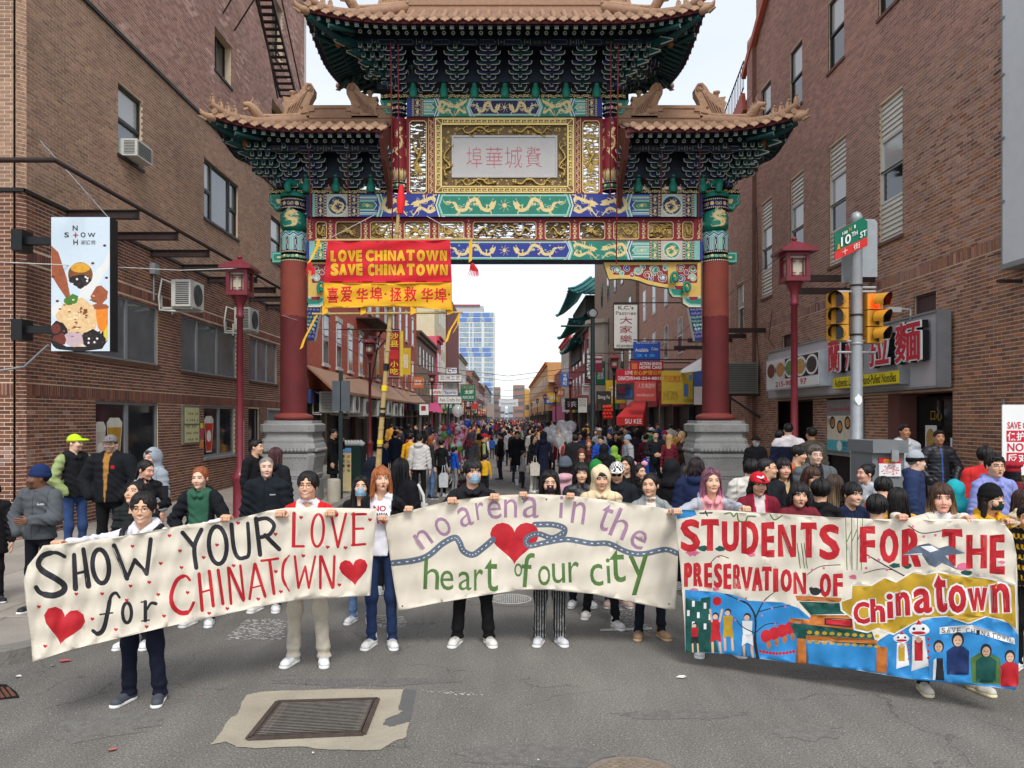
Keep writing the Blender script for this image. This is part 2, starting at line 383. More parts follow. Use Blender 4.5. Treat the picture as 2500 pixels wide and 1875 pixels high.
def flecks(name,quad,n,seed,s0,s1):
 r=random.Random(seed);mb=MB();a,b,c,d=(Vector(gp(*q))for q in quad)
 for i in range(n):
  u,v=r.random(),r.random();p=a*(1-u)*(1-v)+b*u*(1-v)+c*u*v+d*(1-u)*v;s=r.uniform(s0,s1)
  k=r.randint(5,8);mb.add([(p.x+s*math.cos(6.283*q/k)*r.uniform(.5,1.7),p.y+s*.7*math.sin(6.283*q/k)*r.uniform(.5,1.4),.004+i*2e-6)for q in range(k)],[tuple(range(k))])
 mb.build(name,M_PAINT,kind='structure')
flecks('road_marking',[(550,1562),(690,1562),(705,1512),(600,1512)],420,3,.004,.02)
flecks('road_marking',[(900,1532),(995,1535),(985,1505),(905,1500)],260,4,.004,.018)
flecks('road_marking',[(1480,1535),(1590,1545),(1555,1490),(1500,1485)],330,5,.003,.016)
flecks('road_marking',[(1030,1690),(1180,1702),(1180,1694),(1030,1684)],50,6,.004,.012)
flat([gp(1465,1542),gp(1592,1537),gp(1592,1533),gp(1465,1537)],.005,'road_marking',M_PAINT,kind='structure')
flat([gp(1520,1530),gp(1540,1540),gp(1512,1541)],.0055,'road_marking',M_PAINT,kind='structure')
for x in(-3.1,0.2,3.3):
 for j in range(10):flat([(x+.05,16+j*9),(x+.15,16+j*9),(x+.15,18.5+j*9),(x+.05,18.5+j*9)],.004,'road_marking',M_PAINT,kind='structure')
pk=[(513,1820),(530,1800),(565,1752),(580,1745),(588,1725),(602,1698),(640,1690),(800,1684),(985,1684),(975,1722),(972,1735),(985,1738),(972,1745),(940,1758),(935,1772),(950,1776),(985,1768),(1000,1765),(992,1800),(960,1812),(930,1832),(860,1833),(780,1830),(740,1824),(640,1828),(580,1826),(550,1812)]
M_PATCH=mat('patch_concrete',(165,156,138),rough=.9,var=.14,vs=2.5,bump=.4,bs=55,speck=(110,.63,(128,120,104)))
r_=random.Random(5);pj=[]
for(a,b),(c,d)in zip(pk,pk[1:]+pk[:1]):
 for t in(0,.33,.66):pj.append(gp(a+(c-a)*t+(r_.uniform(-3,3)if t else 0),b+(d-b)*t+(r_.uniform(-1.2,1.2)if t else 0)))
patch=flat(pj,.005,'concrete_patch',M_PATCH,kind='structure')
M_PATCH2=mat('dark_patch',(96,96,95),rough=.9,var=.12,vs=6,bump=.4,bs=70)
flat([gp(*p)for p in((985,1684),(1016,1686),(1010,1722),(1000,1765),(985,1768),(950,1776),(935,1772),(940,1758),(972,1745),(985,1738),(972,1733))],.0045,'asphalt_patch',M_PATCH2,kind='structure')
M_IRON=mat('rusty_iron',(92,80,74),rough=.6,var=.25,vs=20,bump=.25,bs=120,metal=.5)
M_PIT=mat('pit_dark',(6,6,6),rough=1,var=.3)
gr=empty('drain_grate',(-1.62,5.25,0),'rusty square street drain grate set in a pale concrete patch','drain grate')
A,B,Cq,D=(Vector((*gp(*p),0))for p in((605,1808),(888,1796),(922,1710),(678,1717)))
def gq(u,v,z=0):p=A*(1-u)*(1-v)+B*u*(1-v)+Cq*u*v+D*(1-u)*v;return(p.x,p.y,z)
mb=MB();mb.add([gq(0,0,.0065),gq(1,0,.0065),gq(1,1,.0065),gq(0,1,.0065)],[(0,1,2,3)]);mb.build('pit',M_PIT,gr)
mb=MB()
for a,b in(((0,0),(1,0)),((1,0),(1,1)),((1,1),(0,1)),((0,1),(0,0))):mb.bar(gq(*a,.012),gq(*b,.012),.035,.016)
for a,b in(((.04,.05),(.96,.05)),((.96,.05),(.96,.95)),((.96,.95),(.04,.95)),((.04,.95),(.04,.05))):mb.bar(gq(*a,.014),gq(*b,.014),.012,.014)
mb.build('frame',M_IRON,gr)
for k in range(22):
 v=.07+.86*k/21;mb=MB();mb.bar(gq(.045,v,.016),gq(.955,v,.016),.0065,.003);mb.build('bar',mat('grate_bar',(132,126,118),rough=.6,metal=.1,var=.2,vs=20),gr)
mb=MB()
for k in range(22):u=.05+.9*k/21;mb.bar(gq(u,.06,.013),gq(u,.94,.013),.004,.002)
mb.build('cross_bar',M_PIT,gr,kind='stuff')
for(u0,u1,nm)in((.05,.13,'rust_sheet'),(.89,.95,'rust_sheet')):
 mb=MB();mb.add([gq(u0,.08,.0085),gq(u1 if u0<.5 else u1,.08,.0085),gq(u1,.95,.0085),gq(u0,.95,.0085)],[(0,1,2,3)]);mb.build('silt',mat('silt',(92,78,70),var=.3,vs=20),gr)
def manhole(px0,px1,py,label,m1,m2):
 x0,Y=gp(px0,py);x1,_=gp(px1,py);r=(x1-x0)/2;c=((x0+x1)/2,Y,0);o=empty('manhole_cover',c,label,'manhole cover')
 mb=MB();mb.lathe([(r,.0),(r,.008),(r*.93,.010),(r*.91,.004)],c,40);mb.build('ring',m1,o)
 mb=MB();mb.lathe([(r*.905,.0),(r*.905,.006),(0,.007)],c,40,sm=False)
 mb.build('lid',m2,o);mb=MB()
 for i in range(-9,10):
  for j in range(-9,10):
   if math.hypot(i,j)<9.2 and(i+j)%2==0:mb.box(c[0]+i*r*.092-r*.034,c[0]+i*r*.092+r*.034,Y+j*r*.092-r*.05,Y+j*r*.092+r*.05,.006,.010)
 mb.build('tread',m1,o);return o
manhole(1195,1298,1463,'white-painted round manhole cover behind the middle banner',mat('mh_white',(176,174,168),rough=.8,var=.2,vs=12),mat('mh_dark',(88,86,84),rough=.8,var=.2,vs=12))
manhole(1420,1680,1905,'sandy round manhole cover cut by the bottom edge of the photo',mat('mh_iron',(120,112,104),rough=.7,var=.2,vs=12),mat('mh_sand',(138,120,98),rough=.95,var=.3,vs=10,bump=.5))
r_=random.Random(9)
for k,(x,y,w,h)in enumerate(((.2,5.0,1.0,.3),(2.6,4.7,1.6,.28),(-1.2,6.4,1.3,.24),(1.3,5.7,.9,.2),(-2.9,5.5,.7,.5),(3.2,6.6,1.8,.35),(.4,9.2,2.2,.5),(2.1,5.4,.5,.3))):flat(clumpy(x,y,w,h,26,k+50,.3),.0022+k*1e-4,'asphalt_patch',mat('worn%d'%(k%3),((108,106,101),(112,110,104),(103,101,98))[k%3],rough=.9,var=.22,vs=14,bump=.5,bs=70,speck=(70,.62,(160,156,148))),kind='structure')
gi=empty('gutter_inlet',(-4.35,5.8,0),'brown broken brick gutter hole in the asphalt at the left edge','gutter')
mb=MB()
for k in range(3):mb.add([gp(p[0],p[1])+(.006,)for p in((2+k*14,1706-k*2),(12+k*14,1704-k*2),(-8+k*14,1678),(-14+k*14,1680))],[(0,1,2,3)])
mb.build('rust_brick',mat('rustb',(104,66,50),var=.3,vs=10),gi)
flat([gp(-30,1712),gp(48,1704),(gp(40,1690)),gp(16,1672),gp(-30,1670)],.0045,'hole',M_PIT,parent=gi)
for i,(px,py,c,s)in enumerate([(158,1615,(200,90,105),.06),(128,1628,(190,186,176),.035),(44,1653,(215,212,205),.03),(275,1833,(190,110,100),.04),(765,1842,(215,200,180),.018),(1663,1656,(215,210,205),.05),(490,1698,(180,120,115),.015),(668,1630,(175,150,140),.015),(1315,1858,(200,195,188),.012)]):
 x,y=gp(px,py);r=random.Random(i);mb=MB();mb.add([(x+s*math.cos(a)*r.uniform(.4,1.2),y+s*.8*math.sin(a)*r.uniform(.4,1.2),.006+r.uniform(0,.012))for a in(0,1,2,3,4,5)],[(0,1,2,3,4,5)])
 mb.build('litter',mat('litter%d'%i,c,var=.1),label=['crumpled pink paper scrap in the left gutter','off-white scrap beside the pink paper in the gutter','small white scrap near the left kerb','orange-pink paper scrap on the asphalt left of the grate','small pale blob below the drain patch','white paper scrap on the road below the right banner','tiny pink fleck left of the drain patch','tiny beige fleck above the drain patch','tiny pale fleck left of the manhole at the bottom edge'][i],cat='litter')
r_=random.Random(77);mb=MB()
for i in range(1500):
 Y=4.4+r_.random()**1.6*10;x=r_.uniform(-.68,.7)*Y;s=r_.uniform(.0018,.006)
 if x<KL:continue
 mb.add([(x+s*math.cos(a+i),Y+s*math.sin(a+i),.0035+s*.3*(k%2))for k,a in enumerate((0,1.6,3.1,4.6))],[(0,1,2,3)])
mb.build('road_grit',mat('grit',(170,166,158),var=.3,vs=3),kind='stuff')
# brick walls
M_BRICK=mat('brick',attr=True,rough=.88,var=.16,vs=18,bump=.4,bs=90)
M_MORT=mat('mortar',(212,192,164),rough=.95,var=.14,vs=2.5,bump=.4,bs=80)
M_MORTR=mat('mortar_r',(208,184,156),rough=.95,var=.14,vs=2.5,bump=.4,bs=80)
M_DARK=mat('interior_dark',(10,10,11),rough=.9,var=0)
M_GLASS=mat('window_glass',(38,42,46),rough=.06,var=.25,vs=.7,spec=.9)
M_GLASSL=mat('window_glass_blind',(172,172,168),rough=.12,var=.06,vs=1,spec=.7)
M_GLASSM=mat('window_glass_grey',(98,104,108),rough=.1,var=.28,vs=1.3,spec=.8)
M_FRK=mat('dark_frame',(44,40,38),rough=.5,var=.1)
M_FRG=mat('grey_frame',(140,143,145),rough=.5,var=.1,metal=.2)
M_FRW=mat('white_frame',(205,205,202),rough=.5,var=.06)
M_SLAT=mat('cream_slat',(208,204,192),rough=.55,var=.06)
M_STEEL=mat('dark_steel',(52,38,36),rough=.6,var=.25,vs=6,bump=.2)
CRS,BL=.0677,.213
def brick_wall(parent,fn,a0,a1,z0,zmax,holes,tone,bands=(),seed=1,nobj=290,near=None,mort=None,extra_holes=()):
 """fn(a, z, out) -> world. zmax(a). bands: (za, zb) soldier courses. tone(a,z,rnd)->colour"""
 r=random.Random(seed);B=[];hol=list(holes)
 rows=int((max(zmax(a0),zmax(a1))-z0)/CRS)
 for k in range(rows):
  za=z0+k*CRS;zb=za+CRS-.015;zc=(za+zb)/2
  if any(b0-.004<zc<b1+.004 for b0,b1 in bands):continue
  x=a0-(BL/2 if k%2 else 0)
  while x<a1:
   s,e=max(x,a0),min(x+BL-.013,a1);x+=BL
   if e-s<.03 or zc>zmax((s+e)/2):continue
   segs=[(s,e)]
   for h0,h1,hz0,hz1 in hol:
    if hz0-.01<zc<hz1+.01:
     ns=[]
     for s1,e1 in segs:
      if e1<=h0 or s1>=h1:ns.append((s1,e1));continue
      if s1<h0:ns.append((s1,h0))
      if e1>h1:ns.append((h1,e1))
     segs=ns
   for s1,e1 in segs:
    if e1-s1>.025:B.append((s1,e1,za,zb))
 for b0,b1 in bands:
  x=a0;st=CRS
  while x<a1:
   s,e=x,min(x+st-.010,a1);x+=st
   if not any(h0-.01<(s+e)/2<h1+.01 and hz0<(b0+b1)/2<hz1 for h0,h1,hz0,hz1 in hol):B.append((s,e,b0+.004,b1-.006))
 near=near or(lambda b:b[0]);B.sort(key=near)
 QF=[(0,1,2,3),(0,4,5,1),(1,5,6,2),(2,6,7,3),(3,7,4,0)]
 def verts(b,o,c=(0,0,0)):
  e=.0025;return[fn(p,q,d)for p,q,d in((b[0],b[2],o),(b[1],b[2],o),(b[1],b[3],o),(b[0],b[3],o),(b[0],b[2],-.02),(b[1],b[2],-.02),(b[1],b[3],-.02),(b[0],b[3],-.02))]
 A_=Vector(fn(0,0,0));flip=(Vector(fn(1,0,0))-A_).cross(Vector(fn(0,1,0))-A_).dot(Vector(fn(0,0,1))-A_)<0
 Q5=[q[::-1]for q in QF]if flip else QF
 cache={}
 n=0
 for b in B[:nobj]:
  key=(round(b[1]-b[0],3),round(b[3]-b[2],3))
  if key not in cache:
   bb=(-key[0]/2,key[0]/2,-key[1]/2,key[1]/2);z=fn(0,0,0)
   vs=[tuple(Vector(v)-Vector(z))for v in verts(bb,.0045)];mb=MB();mb.add(vs,Q5);cache[key]=mb.mesh('brick',M_BRICK,[(1,1,1)]*8)
  o=link('brick',cache[key],parent);ctr=fn((b[0]+b[1])/2,(b[2]+b[3])/2,r.uniform(-.001,.002))
  o.matrix_parent_inverse=WM[parent.name].inverted();o.location=ctr;o.color=(*tone((b[0]+b[1])/2,(b[2]+b[3])/2,r),1)
 rest=B[nobj:];V=np.zeros((len(rest)*8,3),np.float32);cs=np.zeros((len(rest)*8,3),np.float32)
 o0,ea,ez,eo=(np.array(fn(*q),float)for q in((0,0,0),(1,0,0),(0,1,0),(0,0,1)));ea,ez,eo=ea-o0,ez-o0,eo-o0
 R_=np.array(rest);out_=np.array([r.uniform(.003,.0055)for _ in rest])
 for j,(i0,i1,bk)in enumerate(((0,2,0),(1,2,0),(1,3,0),(0,3,0),(0,2,1),(1,2,1),(1,3,1),(0,3,1))):
  d=np.full(len(rest),-.02)if bk else out_;V[j::8]=o0+R_[:,i0:i0+1]*ea+R_[:,i1:i1+1]*ez+d[:,None]*eo
 tc_=np.array([tone((b[0]+b[1])/2,(b[2]+b[3])/2,r)for b in rest]);
 for j in range(8):cs[j::8]=tc_
 Qa=(np.arange(len(rest))[:,None,None]*8+np.array(Q5)[None]).reshape(-1,4)
 me=np_mesh('brick',V,Qa,False,cs);me.materials.append(M_BRICK);o=link('brickwork',me,parent,kind='stuff')
 zt=[(a0,zmax(a0)),(a1,zmax(a1))];base=[(a0,z0),(a1,z0),(a1,zt[1][1]+.1),(a0,zt[0][1]+.1)]
 paint(base,[(1,[rect(h[0]+.001,h[2]+.001,h[1]-.001,h[3]-.001)],'or')for h in hol if h[2]<zmax(h[0])],lambda a,z:fn(a,z,.0005),name='mortar',parent=parent,mats=[mort or M_MORT,M_DARK],skip=(1,))
 return len(B)
def reveal(mb,fn,h,depth,mi=0):
 a0,a1,z0,z1=h
 for p,q in(((a0,z0),(a1,z0)),((a1,z0),(a1,z1)),((a1,z1),(a0,z1)),((a0,z1),(a0,z0))):
  mb.add([fn(*p,0),fn(*q,0),fn(*q,-depth),fn(*p,-depth)],[(0,1,2,3)],mi)
def obox(mb,fn,a0,a1,z0,z1,d0,d1,mi=None):
 vs=[fn(a,z,d)for d in(d0,d1)for a,z in((a0,z0),(a1,z0),(a1,z1),(a0,z1))]
 return mb.add(vs,[(0,3,2,1),(4,5,6,7),(0,1,5,4),(1,2,6,5),(2,3,7,6),(3,0,4,7)],mi,False)
def window(parent,fn,h,fr=None,panes=((0,1,0,1,0),),glass=None,fw=.05,dep=.12,sill=True,sm=None,rm=None,proud=0.):
 """panes: (u0,u1,v0,v1,glass index) ; fn(a,z,out)"""
 a0,a1,z0,z1=h;fr=fr or M_FRK;gl=glass or[M_GLASSL,M_GLASS,M_GLASSM];w_=a1-a0;h_=z1-z0
 mb=MB();reveal(mb,fn,h,dep+.03,1)
 for u0,u1,v0,v1,gi in panes:
  p0,p1,q0,q1=a0+u0*w_,a0+u1*w_,z0+v0*h_,z0+v1*h_;o=.012*(v0>.01)
  obox(mb,fn,p0,p1,q0,q0+fw,-dep,-dep+.05+o);obox(mb,fn,p0,p1,q1-fw,q1,-dep,-dep+.05+o);obox(mb,fn,p0,p0+fw,q0+fw,q1-fw,-dep,-dep+.05+o);obox(mb,fn,p1-fw,p1,q0+fw,q1-fw,-dep,-dep+.05+o)
 f=mb.build('window',[fr,rm or M_MORT],parent)
 for u0,u1,v0,v1,gi in panes:
  p0,p1,q0,q1=a0+u0*w_+fw*.9,a0+u1*w_-fw*.9,z0+v0*h_+fw*.9,z0+v1*h_-fw*.9
  m=MB();m.add([fn(p0,q0,-dep+.02),fn(p1,q0,-dep+.02),fn(p1,q1,-dep+.02),fn(p0,q1,-dep+.02)],[(0,1,2,3)]);m.build('pane',gl[gi],f)
 if sill:
  m=MB();obox(m,fn,a0-.04,a1+.04,z0-.07,z0,-.02,.045);m.build('sill',sm or M_FRK,f)
 return f
def tone_mix(r,pal):
 c=lin(r.choice(pal));v=r.uniform(.86,1.14);return(c[0]*v,c[1]*v,c[2]*v)
XL=-8.2;YL0,YL1=13.0,31.0
fL=lambda a,z,o:(XL+o,a,z)
bL=empty('brick_building',(XL,YL0,0),'tall brown brick building on the left corner with the steel awning frame','building')
zL=lambda a:CH+.56*a+1.2
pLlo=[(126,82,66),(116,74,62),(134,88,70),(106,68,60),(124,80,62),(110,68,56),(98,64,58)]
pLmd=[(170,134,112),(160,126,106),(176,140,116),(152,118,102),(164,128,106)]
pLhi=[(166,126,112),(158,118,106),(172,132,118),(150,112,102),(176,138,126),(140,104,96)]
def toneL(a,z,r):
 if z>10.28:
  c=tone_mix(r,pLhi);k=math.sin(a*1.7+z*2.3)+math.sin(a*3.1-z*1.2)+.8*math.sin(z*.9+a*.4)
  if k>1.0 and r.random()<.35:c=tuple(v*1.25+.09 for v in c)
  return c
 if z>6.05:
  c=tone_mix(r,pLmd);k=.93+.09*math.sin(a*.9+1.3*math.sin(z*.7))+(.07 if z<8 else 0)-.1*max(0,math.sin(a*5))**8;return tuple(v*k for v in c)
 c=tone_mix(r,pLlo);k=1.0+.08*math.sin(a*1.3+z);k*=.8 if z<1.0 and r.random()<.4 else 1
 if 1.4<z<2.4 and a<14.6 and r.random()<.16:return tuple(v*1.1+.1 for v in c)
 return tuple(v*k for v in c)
hL={'w1':(16.17,17.25,7.76,9.28),'w2':(20.75,23.4,7.62,9.24),'w3':(26.6,27.9,7.7,9.24),'o4':(21.5,22.83,11.97,13.17),'o5':(26.7,28.0,11.7,13.3),'o6':(26.7,28.0,14.9,17.0),'l1':(14.15,18.03,3.42,4.78),'l2':(19.3,23.2,3.38,4.78),'l3':(24.4,27.3,3.38,4.78),'s1':(15.3,18.06,.15,2.55),'s2':(20.75,23.1,1.12,2.53),'dr':(24.3,25.4,.15,2.5),'bx':(26.2,28.6,1.6,2.5)}
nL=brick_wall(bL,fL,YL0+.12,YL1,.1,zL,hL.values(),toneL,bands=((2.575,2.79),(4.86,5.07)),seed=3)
hung=((0,1,.48,1,0),(0,1,0,.52,1))
window(bL,fL,hL['w1'],panes=((0,1,.5,1,0),(0,1,0,.53,2)),fw=.07);window(bL,fL,hL['w2'],panes=((0,.24,0,.5,1),(0,.24,.48,1,0),(.24,.76,0,1,2),(.76,1,0,.5,1),(.76,1,.48,1,2)),fw=.07)
window(bL,fL,hL['w3'],panes=hung,fw=.07);window(bL,fL,hL['o4'],panes=((0,.5,0,1,1),(.5,1,0,1,1)),fw=.04,dep=.25);window(bL,fL,hL['o5'],panes=hung[1:],dep=.25);window(bL,fL,hL['o6'],panes=((0,1,0,1,1),),dep=.25)
M_BROWNSILL=mat('brown_sill',(92,62,50),rough=.9,var=.2,vs=8)
for k in('l1','l2','l3'):window(bL,fL,hL[k],fr=M_FRG,panes=((0,.27,0,1,2),(.27,.63,0,1,2),(.63,1,0,1,2)),fw=.05,dep=.08,sm=M_BROWNSILL)
M_SHOPG=mat('shop_glass',(58,42,46),rough=.08,var=.6,vs=1.1,spec=.8)
window(bL,fL,hL['s1'],fr=M_FRG,panes=((0,.48,.0,1,0),(.48,1,0,1,1)),glass=[M_SHOPG,M_GLASS],fw=.07,dep=.09,sill=False)
window(bL,fL,hL['s2'],fr=M_FRG,panes=((0,.5,0,1,0),(.5,1,0,1,1)),glass=[M_SHOPG,M_GLASS],fw=.07,dep=.09,sm=M_FRG)
window(bL,fL,hL['dr'],fr=M_FRK,panes=((0,.7,.3,1,1),(.7,1,0,1,0)),glass=[M_FRG,M_GLASS,M_GLASS],sill=False);window(bL,fL,hL['bx'],fr=M_FRG,panes=((0,1,0,1,0),),glass=[mat('grey_board',(120,122,122)),M_GLASS],sill=False,dep=.03)
def front_fn(x1,Y0):return lambda a,z,o:(x1-a,Y0-o,z)
fF=lambda a,z,o:(a,YL0-o,z)
brick_wall(bL,fF,XL-1.9,XL-.16,.1,lambda a:10.2,[],toneL,bands=((2.575,2.79),),seed=5,nobj=60,near=lambda b:-b[0])
ch=Vector((XL-.12,YL0,0));ct=Vector((.12,.12,0));cn=Vector((1,-1,0)).normalized()
fC=lambda a,z,o:tuple(ch+Vector((.15/1.06*a*.75,.15/1.06*a*.75,z))+cn*(o+.012))
brick_wall(bL,fC,0,1.0*1.06,.1,lambda a:10.2,[],toneL,seed=6,nobj=0)
mb=MB();mb.box(XL-14,XL-.32,YL0+.05,YL1,9.9,24);mb.box(XL-14,XL-.3,YL0+.3,YL1,.1,10);mb.build('wall',mat('wall_core',(120,92,78),rough=.9,var=.2,vs=3),bL)
mb=MB();mb.box(XL,XL+.05,YL0-.03,YL1,10.25,10.33);mb.box(XL-2,XL+.05,YL0-.05,YL0,10.25,10.33);mb.box(XL,XL+.04,YL0-.03,YL1,6.02,6.08);mb.box(XL-2,XL+.04,YL0-.04,YL0,6.02,6.08);mb.build('flashing',mat('black_trim',(34,30,30),rough=.6),bL)
mb=MB();mb.box(XL-.05,XL+.04,YL1-.02,YL1+.12,2.5,22);mb.build('downpipe',mat('pale_trim',(190,188,184)),bL)
aw=empty('steel_canopy',(-6.9,14,6.1),'bare dark steel awning frame wrapping the left brick building','awning frame')
mb=MB();mb.tube([(-20,11.64,6.1),(-6.86,11.64,6.1),(-6.86,29.5,6.1)],.042,8);mb.build('pipe',M_STEEL,aw)
for k in range(9):
 Y=14.3+1.69*k;mb=MB();mb.box(XL,-6.86,Y-.02,Y+.02,5.90,6.05);mb.box(XL,-6.86,Y-.06,Y+.06,6.04,6.055);mb.box(XL,-6.86,Y-.06,Y+.06,5.895,5.91);mb.build('beam',M_STEEL,aw)
mb=MB();mb.box(-9.7,-9.6,11.64,YL0,5.9,6.05);mb.build('beam',M_STEEL,aw)
M_ACW=mat('ac_white',(205,205,198),rough=.5,var=.06,vs=8);M_ACD=mat('ac_grille',(70,74,74),rough=.6)
def ac_window(Y0,Y1,z0,z1,label):
 t=empty('air_conditioner',(XL+.1,Y0,z0),label,'air conditioner');mb=MB();mb.box(XL-.1,XL+.32,Y0,Y1,z0,z1);mb.build('casing',M_ACW,t)
 for k in range(9):
  z=z0+.05+k*(z1-z0-.1)/8;m=MB();m.box(XL+.32,XL+.326,Y0+.05,Y1-.05,z-.008,z+.008);m.build('slat',M_ACD,t)
 for k in range(9):
  z=z0+.05+k*(z1-z0-.1)/8;m=MB();m.box(XL+.04,XL+.27,Y0-.006,Y0,z-.006,z+.006);m.build('slat',M_ACD,t)
ac_window(16.35,17.05,7.78,8.14,'white window air conditioner under the upper left window')
def ac_out(X0,X1,Y0,Y1,z0,z1,label,group=None,back=XL):
 t=empty('air_conditioner',(X1,Y0,z0),label,'air conditioner',group);mb=MB();mb.box(X0,X1,Y0,Y1,z0,z1);mb.build('casing',M_ACW,t)
 cy,cz,r=Y0+(Y1-Y0)*.55,(z0+z1)/2,min(Y1-Y0,z1-z0)*.4
 m=MB()
 for q in range(5):m.tube([(X1+.012,cy+r*(q+1)/5*math.cos(a),cz+r*(q+1)/5*math.sin(a))for a in np.linspace(0,6.2832,25)],.006,4)
 m.lathe([(r,0),(r,.01)],(0,0,0),24);k=len(m.v)-48
 m.v[k:]=[(X1+.003+v[2],cy+v[0],cz+v[1])for v in m.v[k:]];m.build('fan_grille',M_ACD,t)
 n=12
 for k in range(n):
  z=z0+.07+k*(z1-z0-.14)/(n-1);m=MB();m.box(X0+.1,X1-.04,Y0-.008,Y0,z-.011,z+.011);m.build('slat',M_ACD,t)
 m=MB();
 for y in(Y0+.1,Y1-.1):m.bar((back,y,z0-.03),(X1,y,z0-.03),.04);m.bar((back+.02,y,z0+.25),(back+.02,y,z0-.1),.04)
 m.build('bracket',M_ACW,t);m=MB();m.tube([(X0+.05,Y0+.1,z1-.1),(back+.1,Y0-.05,z1),(back+.04,Y0-.08,z0+.2),(back+.05,Y0-.06,z0-.1),(X0+.1,Y0,z0-.12)],.025,6);m.build('hose',M_ACW,t);return t
ac_out(-7.9,-7.45,18.05,18.85,4.82,5.45,'white outdoor air conditioner unit nearest the left red lamp post','outdoor units on the left brick wall')
ac_out(-7.9,-7.45,22.2,23.0,4.75,5.4,'white outdoor air conditioner unit beside the red gate column','outdoor units on the left brick wall')
mb=MB();mb.box(XL,XL+.12,17.6,17.85,5.5,5.75);mb.tube([(XL+.05,17.7,5.5),(XL+.05,17.7,4.9)],.02,6);mb.build('junction_box',M_FRG,bL)
fe=empty('fire_escape',(-7.6,28,12),'black steel fire escape ladder high on the left building','fire escape');
def Lw(px,py,X):Y=X*F/(px-VX);return Vector((X,Y,CH-(py-HY)/F*Y))
a0,a1,b0,b1=Lw(622,-20,-7.45),Lw(684,235,-7.45),Lw(661,-20,-7.0),Lw(723,235,-7.0)
for a,b in((a0,a1),(b0,b1)):m=MB();m.bar(a,b,.06,.12);m.build('stringer',M_STEEL,fe)
for k in range(16):t=k/15;m=MB();m.bar(a0.lerp(a1,t),b0.lerp(b1,t),.16,.03);m.build('tread',M_STEEL,fe)
for q,(p0,p1)in enumerate((((545,32),(567,-5)),((572,75),(625,-8)),((632,0),(678,240)),((686,-10),(738,235)),((665,105),(688,148)))):
 m=MB();m.tube([Lw(*p0,-8.1 if q<2 else-7.2),Lw(*p1,-7.3 if q<2 else-7.2)],.025,6);m.build('rail',M_STEEL,fe)
mc=empty('menu_case',(XL+.03,19.3,1.6),'yellowed glass menu case on the left brick wall','menu case');m=MB();obox(m,fL,19.25,20.3,1.52,2.52,.01,.08);m.build('case',mat('case_grey',(108,106,92)),mc)
for z0,z1 in((1.57,2.0),(2.05,2.46)):m=MB();obox(m,fL,19.33,20.22,z0,z1,.08,.086);m.build('page',mat('case_page',(188,184,138),var=.15,vs=9),mc)
m=MB()
for i in range(7):
 for j in range(5):obox(m,fL,19.42+i*.11,19.42+i*.11+.07*((i*7+j*3)%4>0),1.62+j*.165,1.62+j*.165+.05,.086,.088)
m.build('print',mat('case_ink',(120,116,84)),mc)
for q,(y0,y1,z0,z1,c,lb)in enumerate([(20.42,20.68,1.92,2.06,(220,200,60),'yellow sticker'),(20.42,20.68,1.66,1.90,(190,60,80),'red picture notice'),(20.42,20.68,1.38,1.62,(214,134,70),'orange notice')]):
 m=MB();obox(m,fL,y0,y1,z0,z1,.009,.013);m.build('notice',mat('notice%d'%q,c,var=.4,vs=14),label=lb+' pasted on brick beside the left shop window',cat='notice')
m=MB();obox(m,fL,23.5,23.85,.9,2.1,.01,.02,0)
o=m.build('poster',mat('poster_pink',(226,214,214),var=.05),label='tall white and red poster on the wall behind the left lamp post',cat='poster')
for k in range(9):m=MB();obox(m,fL,23.55,23.8,1.0+k*.12,1.06+k*.12,.02,.023);m.build('print',mat('poster_red',(196,60,70)),o)
def cup(Y0,Y1,z0,z1,col,liq,label):
 cy=(Y0+Y1)/2;w_=(Y1-Y0)/2;base=[(cy-w_*.6,z0),(cy+w_*.6,z0),(cy+w_,z1-.16),(cy+w_*1.02,z1-.1),(cy+w_*.6,z1),(cy-w_*.6,z1),(cy-w_*1.02,z1-.1),(cy-w_,z1-.16)]
 return paint(base,[(1,[[(cy-w_*.55,z0+.04),(cy+w_*.55,z0+.04),(cy+w_*.9,z1-.2),(cy-w_*.9,z1-.2)]],'or'),(2,[circ(cy,(z0+z1)/2-.05,w_*.5,14)],'or')],lambda a,z:fL(a,z,-.05),name='cup_picture',mats=[mat('cup_lid',(205,205,190),rough=.4),mat('cup'+label[:5],liq,rough=.4,var=.2),mat('cup_logo',(225,220,215))],label=label,cat='window sticker')
cup(15.35,15.78,1.15,2.12,None,(196,182,172),'milky white drink cup printed on the left shop window');cup(15.82,16.45,1.2,2.2,None,(178,134,42),'amber drink cup printed on the left shop window')
cup(20.9,21.55,1.25,2.25,None,(196,44,34),'red drink cup printed on the window right of the menu case')
XR=8.1;YR0,YR1=10.6,27.9
fR=lambda a,z,o:(XR-o,a,z)
bR=empty('brick_building',(XR,YR0,0),'big purple-brown brick building on the right with slatted windows and noodle shop','building')
pR=[(150,106,86),(140,98,82),(158,112,88),(130,92,80),(146,100,78),(154,108,82),(120,86,76)];pR3=[(164,126,112),(154,118,106),(170,130,114),(146,112,104)]
pR2=[(182,120,88),(176,112,80)]
def toneR(a,z,r):
 if z<6 and r.random()<.05:return tone_mix(r,pR2)
 c=tone_mix(r,pR3 if r.random()<(z-3)/6+(a-14)/14 else pR);k=1+.07*math.sin(a*.8+z*.5)+(.04 if z>8 else 0)
 if abs(a-12.6-.05*math.sin(z*4))<.12 and 6.3<z<8.3 and r.random()<.5:k*=.55
 if z>9:c=(c[0]*1.04,c[1]*.98,c[2]*1.02)
 return tuple(v*k for v in c)
zR=lambda a:CH+.56*a+1.2
hB=[(15.78,16.77),(18.42,19.4),(21.07,22.05),(23.6,24.55)]
